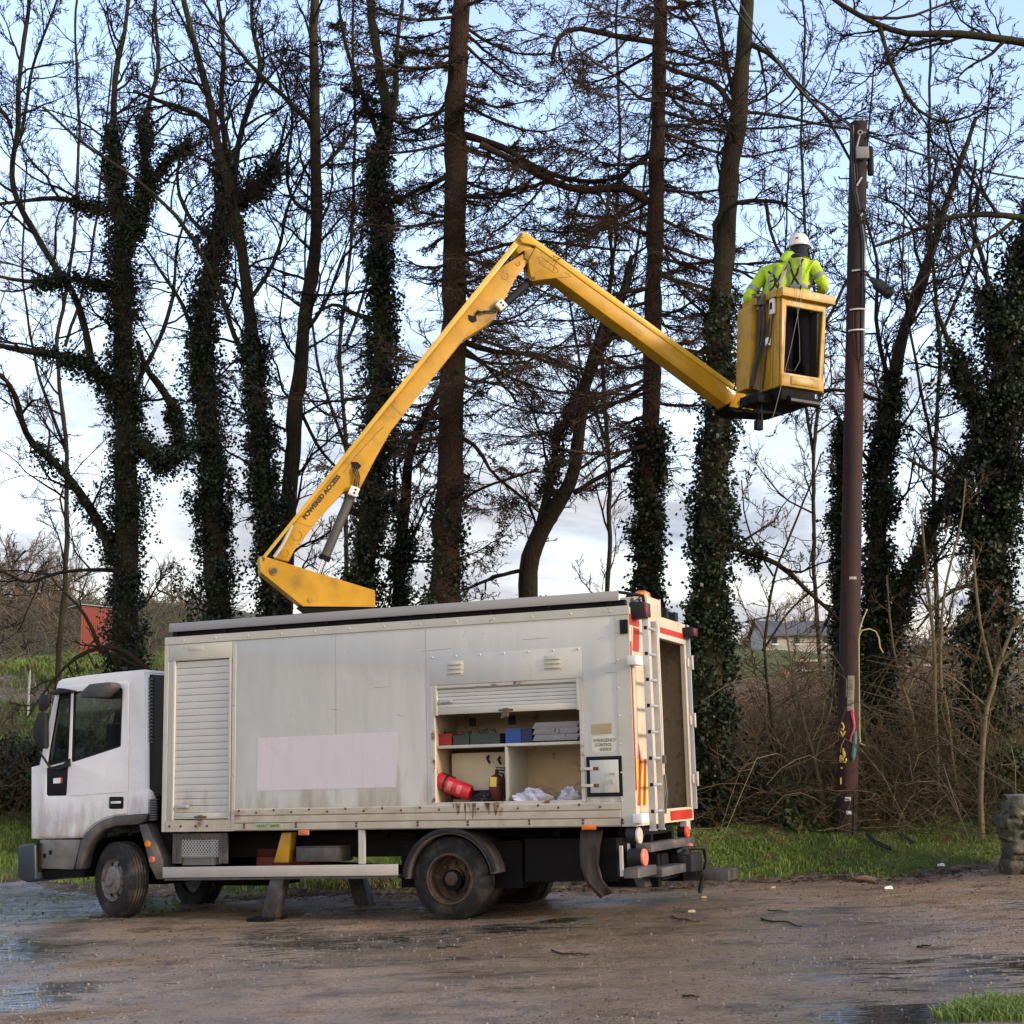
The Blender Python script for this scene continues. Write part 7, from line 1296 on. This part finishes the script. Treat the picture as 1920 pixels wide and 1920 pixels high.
# farther bare trees filling the gaps (real trees standing on the rise behind)
for k, (x, Y, lab, w0, lean) in enumerate([(110, 33, 'slender bare tree far behind the leftmost limbs', 15, 30), (640, 31, 'slender bare tree seen between the turret and the forked ivy tree', 14, 20), (1130, 31, 'slender bare tree far behind the upper boom', 14, 25), (1760, 29, 'slender bare tree seen left of the dark ivy mass', 14, -15), (1540, 32, 'slender bare tree far behind the pole on its left', 12, -30)]):
    b0 = {True: 1230, False: 1290}[x < 1250]; tree(lab, Y, [([(x, b0), (x+lean*.5, 1050), (x+lean*.5, 850), (x-lean*.2, 650), (x+lean, 450), (x+lean*1.3, 250), (x+lean, 50), (x+lean*1.4, -100)], w0*.7, 4, 0, 1.0, .12), ([(x+lean*.5, 850), (x-40, 700), (x-70, 520), (x-60, 300)], 7, 3, 1, .9, .1), ([(x+lean*.4, 650), (x+60, 500), (x+80, 330), (x+100, 120)], 7, 3, -1, .9, .1)], group='slender bare trees farther back', size=1.1, dens=.45)
# broken branch stump and the fallen limb behind the cab
tree('long fallen bough arching behind the cab roof down to the left bank', 25, [
 ([(285, 1262), (262, 1240), (235, 1215), (205, 1213), (165, 1218), (135, 1235), (112, 1262), (92, 1285), (62, 1320), (52, 1345)], 11, 4, 0, .5, .3), ([(262, 1252), (225, 1232), (185, 1222)], 7, 4, 0, .3, .3), ([(190, 1224), (185, 1205), (178, 1185), (165, 1165), (155, 1145), (150, 1128), (130, 1122), (112, 1108), (95, 1080)], 9, 3, -.4, .5, .5), ([(178, 1200), (163, 1206), (166, 1230), (178, 1252)], 4, 3, -.4, 0, .5)], bark='bark', group='fallen boughs', size=.35, dens=3.2, name='fallen_bough')
# saplings on the right
SG = 'saplings in the thicket right of the pole'
def sapling(label, Y, limbs, dens=1.0, bark='pale'): return tree(label, Y, limbs, dens=dens, bark=bark, twig='brown_stem', group=SG, size=.42, name='sapling')
sapling('orange-barked sapling forking in front of the dark ivy tree', 19.6, [([(1838, 1500), (1840, 1400), (1850, 1320), (1865, 1260), (1882, 1200), (1905, 1160), (1935, 1130)], 11, 5, 0, .9, .3), ([(1862, 1270), (1850, 1220), (1838, 1170), (1830, 1100), (1825, 1030)], 7, 4, 0, .9, .1), ([(1866, 1258), (1900, 1210), (1940, 1190)], 6, 3, -.3, .9, .1), ([(1850, 1325), (1800, 1280), (1770, 1265)], 4, 3, 0, .8, .1)])
sapling('upright grey sapling between the pole and the dark ivy tree', 20.5, [([(1752, 1300), (1755, 1220), (1742, 1130), (1735, 1050), (1728, 960)], 8, 4, 0, 1, .2), ([(1765, 1290), (1762, 1200), (1770, 1100), (1800, 1000), (1810, 900)], 7, 3, .2, 1, .2), ([(1770, 1300), (1785, 1400), (1800, 1500), (1802, 1550)][::-1], 8, 6, 0, .6, .3)])
sapling('leaning pale sapling just right of the pole', 20.8, [([(1720, 1480), (1712, 1340), (1690, 1280), (1668, 1180), (1662, 1080)], 8, 3, 0, 1, .2), ([(1700, 1300), (1730, 1240), (1760, 1190), (1790, 1170)], 5, 3, 0, 1, .2)])
sapling('thin sapling with crossing stems left of the pole', 20.3, [([(1545, 1540), (1530, 1420), (1500, 1340), (1480, 1250), (1470, 1150)], 7, 3, 0, 1, .2), ([(1530, 1420), (1560, 1330), (1565, 1250)], 5, 3, 0, 1, .2)])
sapling('tall wispy sapling left of the pole under the basket', 21, [([(1440, 1530), (1450, 1380), (1430, 1220), (1450, 1080), (1500, 960), (1540, 850)], 7, 3, 0, 1.2, .3), ([(1450, 1080), (1400, 1000), (1390, 900)], 4, 2.5, 0, 1, .1), ([(1430, 1220), (1480, 1140), (1550, 1090)], 5, 3, .3, 1, .1)], bark='bark')
# ------------------------------------------------------------------ brambles, shrubs
def stems(name, label, n, pxr, Yr, hmax, m, len_=1.6, r=.004, up=1.2, cond=None, cat='brambles'):
    px = rng.uniform(*pxr, n); Y = rng.uniform(*Yr, n); x = (px-960)/F*Y; z = terrain(x, Y); P0 = np.stack([x, Y, z], -1); d = nrm(rng.normal(0, 1, (n, 3))*[1, 1, .2]+[0, 0, up]); K = 8; L_ = len_*rng.uniform(.35, 1.2, n); out = [P0]
    for k in range(1, K): d = nrm(d+np.array([0, 0, -.55*up/K*2.2])*rng.uniform(.3, 1.4, (n, 1))+rng.normal(0, .16, (n, 3))); out.append(out[-1]+d*(L_/(K-1))[:, None])
    P_ = np.stack(out, 1); P_[:, :, 2] = np.maximum(P_[:, :, 2], P_[:, :1, 2]+.01); R_ = np.linspace(r, r*.5, K)[None]*rng.uniform(.5, 1.8, (n, 1)); a, ar = grow(P_, R_, 4, .2, 1, .35, .8, 4, .2, .3, .7, .004, .0022)
    V_, Q_ = tubes([(P_, R_, 4), (a, ar, 3)]); return np_mesh(name, V_, Q_, m, label=label, cat=cat, kind='stuff')
stems('bramble_thicket', 'tangled brown bramble and briar stems behind the grass verge', 3300, (1310, 2050), (20.4, 24.5), 1.5, M['brown_stem'], 2.0, .005)
stems('bramble_thicket', 'pale dry bramble stems at the right of the pole', 1100, (1600, 1900), (20.2, 22), 1.5, M['pale'], 1.3, .0045, up=.9)
stems('bramble_thicket', 'tall pale arching stems rising out of the thicket around the pole', 520, (1400, 1960), (20.6, 23), 3, M['pale'], 3.8, .007, up=2.4)
stems('bramble_thicket', 'tan scrub standing in front of the soil bank behind the pole', 4200, (1370, 2050), (24.0, 31), 2, mat('tan_scrub', (.17, .115, .062), .9, var=.5), 3.6, .007, up=2.6)
stems('bramble_thicket', 'dark brambles at the foot of the left bank', 1500, (-120, 420), (27.2, 29.5), 1.5, M['brown_stem'], 1.8, .006)
stems('hill_scrub', 'brown scrub covering the far left hillside', 5500, (-200, 420), (55, 135), 1.5, mat('scrub_brown', (.080, .066, .038), .9, var=.4), 2.6, .022, cat='scrub')
def shrub(label, px, Y, w_, h_, n, m='shrub', size=.06, zoff=0, name='shrub', group='shrubs and ivy mounds', seed=1, base=None, dims=.6):
    x = (px-960)/F*Y; z = T0(x, Y)+zoff; nc = max(6, n//26); u = nrm(rng.normal(0, 1, (nc, 3))); u[:, 2] = np.abs(u[:, 2]); rr = (.55+.45*rng.uniform(0, 1, (nc, 1))**.5)*(1+.22*np.sin(u[:, :1]*6+seed)+.15*np.sin(u[:, 1:2]*9+seed*2)); c = u*rr*[w_/2, dims*w_/2, h_]
    C = np.repeat(c, 26, 0)+rng.normal(0, .075*max(1, size/.06), (nc*26, 3)); C[:, 2] = np.maximum(C[:, 2], .01); V_, Q_ = leaves(C, size); e_ = empty(name, loc=(x, Y, z), label=label, cat='shrub', group=group); np_mesh('foliage', V_, Q_, M[m], e_)
    st = nrm(rng.normal(0, 1, (26, 3))*[1, 1, .3]+[0, 0, .8]); P_ = np.stack([st*t_*[w_*.42, w_*.42*dims, h_*.9] for t_ in np.linspace(0, 1, 6)], 1)+rng.normal(0, .02, (26, 6, 3)); V_, Q_ = tubes([(P_, np.repeat(np.linspace(.02, .006, 6)[None], 26, 0), 5)]); np_mesh('stems', V_, Q_, M['twig'], e_); return e_
shrub('broad dark ivy mound behind the front end of the lorry box', 400, 25.5, 3.6, 2.0, 30000, 'shrub', .07, zoff=.3, seed=3)
shrub('ivy mound behind the yellow turret', 570, 26, 2.6, 1.9, 18000, 'shrub', .07, zoff=.6, seed=5)
shrub('dark green shrub behind the cab roof', 255, 27, 2.2, 1.3, 12000, 'shrub', .07, zoff=.0, seed=8)
shrub('low dark shrub behind the middle of the box roof', 720, 25, 2.0, 1.3, 9000, 'ivy', .07, zoff=.9, seed=9)
for k, (px, Y, w_, h_, lab) in enumerate([(20, 28.2, 2.2, 1.0, 'dark shrub at the left edge below the grassy bank'), (100, 28.6, 2.4, 1.1, 'dark shrub behind the cab windscreen'), (-70, 28.6, 2.4, 1.0, 'dark shrub cut off by the left edge')]): shrub(lab, px, Y, w_, h_, 10000, 'ivy', .07, seed=k+11)
for k, (px, Y, w_, h_, m, lab) in enumerate([(1640, 21.0, 1.4, .55, 'shrub', 'fresh green growth right of the pole foot'), (1480, 20.7, 1.6, .45, 'shrub', 'fresh green growth left of the pole foot'), (1400, 21.4, 1.5, .75, 'ivy', 'dark ivy clump beside the rear of the lorry'), (1470, 22.3, 1.9, 1.0, 'ivy', 'dark ivy mound left of the pole'), (1530, 21.6, 1.2, .6, 'shrub', 'low leafy mound at the left foot of the pole'), (1700, 22.5, 2.2, .9, 'shrub', 'low scrub right behind the pole'), (1800, 21.0, 1.5, .8, 'shrub', 'leafy scrub beneath the orange sapling'), (1780, 23, 1.5, 1.5, 'ivy', 'ivy bush left of the dark tree'), (1910, 20.6, 1.3, .9, 'shrub', 'scrub behind the stone pillar'), (1350, 20.9, .9, .8, 'ivy', 'ivy skirt at the foot of the trunk beside the lorry door')]): shrub(lab, px, Y, w_, h_, 8000, m, .055, seed=k+20)
# far hillside and hedgerow trees
protos = []
def far_tree(px, Y, h_, label, k):
    x = (px-960)/F*Y; z = T0(x, Y)-.3
    if len(protos) < 4:
        e_ = empty('distant_tree', loc=(x, Y, z), label=label, cat='tree', group='distant bare trees on the hillside'); P_ = np.stack([np.array([rng.normal(0, .02)*i, rng.normal(0, .02)*i, i/7*.62]) for i in range(8)]); R_ = np.linspace(.022, .008, 8)
        a, ar = grow(P_[None]+[0, 60, 3], R_[None], 13, .25, 1, 1, .8, 7, .5, .16, .6, .011, .003, Labs=.62); b, br = grow(a, ar, 8, .15, 1, .5, .7, 5, .3, .2, .6, .006, .0022); c, cr_ = grow(b, br, 7, .1, 1, .5, .7, 4, .2, .25, .7, .004, .0018)
        V_, Q_ = tubes([(P_[None], R_[None], 7)]); np_mesh('trunk', V_, Q_, M['bark'], e_); V_, Q_ = tubes([(a-[0, 60, 3], ar, 4), (b-[0, 60, 3], br, 3), (c-[0, 60, 3], cr_, 3)]); np_mesh('crown', V_, Q_, mat('far_twig%d' % k, (.10+.02*k, .082+.008*k, .058), .9, var=.3), e_); e_.scale = (h_, h_, h_); protos.append(e_); return
    s = protos[k % 4]; r_ = s.copy(); COL.objects.link(r_); r_.location = (x, Y, z); r_.scale = (h_*random.uniform(.9, 1.3), h_, h_); r_.rotation_euler = (0, 0, random.uniform(0, 6)); r_['label'] = label
    for ch in s.children: q = ch.copy(); COL.objects.link(q); q.parent = r_
fl_ = [(15, 95, 7.5, 'tall distant tree at the left edge of the hillside'), (55, 105, 7, 'distant tree second from the left on the hillside'), (115, 70, 4.5, 'distant dark tree standing in the pale green field left of the red shed'), (85, 118, 6.5, 'distant tree on the skyline left of the red shed'), (132, 100, 6, 'distant tree touching the left side of the red shed'), (-20, 90, 7, 'distant tree cut off by the left edge'), (35, 75, 4, 'small distant tree low on the hillside near the left edge'), (300, 110, 6, 'distant tree behind the ivy mound'), (1640, 115, 5.5, 'distant tree on the right skyline just beside the pole'), (1690, 125, 5, 'distant tree right of the board fence on the skyline'), (1425, 105, 5, 'distant tree at the left gable of the farmhouse'), (1510, 108, 5.5, 'distant tree behind the farmhouse roof'), (1800, 120, 5, 'distant tree on the skyline near the dark ivy tree'), (128, 74, 3.4, 'small distant tree just left of the red shed'), (68, 82, 5, 'distant bushy tree in the middle of the left hillside'), (5, 120, 6.5, 'distant tree on the skyline at far left'), (102, 112, 6, 'distant tree above the pale field'), (45, 115, 6, 'distant tree on the left skyline between two taller ones')]
for k, a in enumerate(fl_): far_tree(*a, k)
stems('hedgerow', 'dark hedge line along the right skyline field', 3500, (1380, 2000), (112, 118), 1.5, mat('hedge_brown', (.08, .065, .04), .9, var=.4), 3.0, .03, cat='hedge')
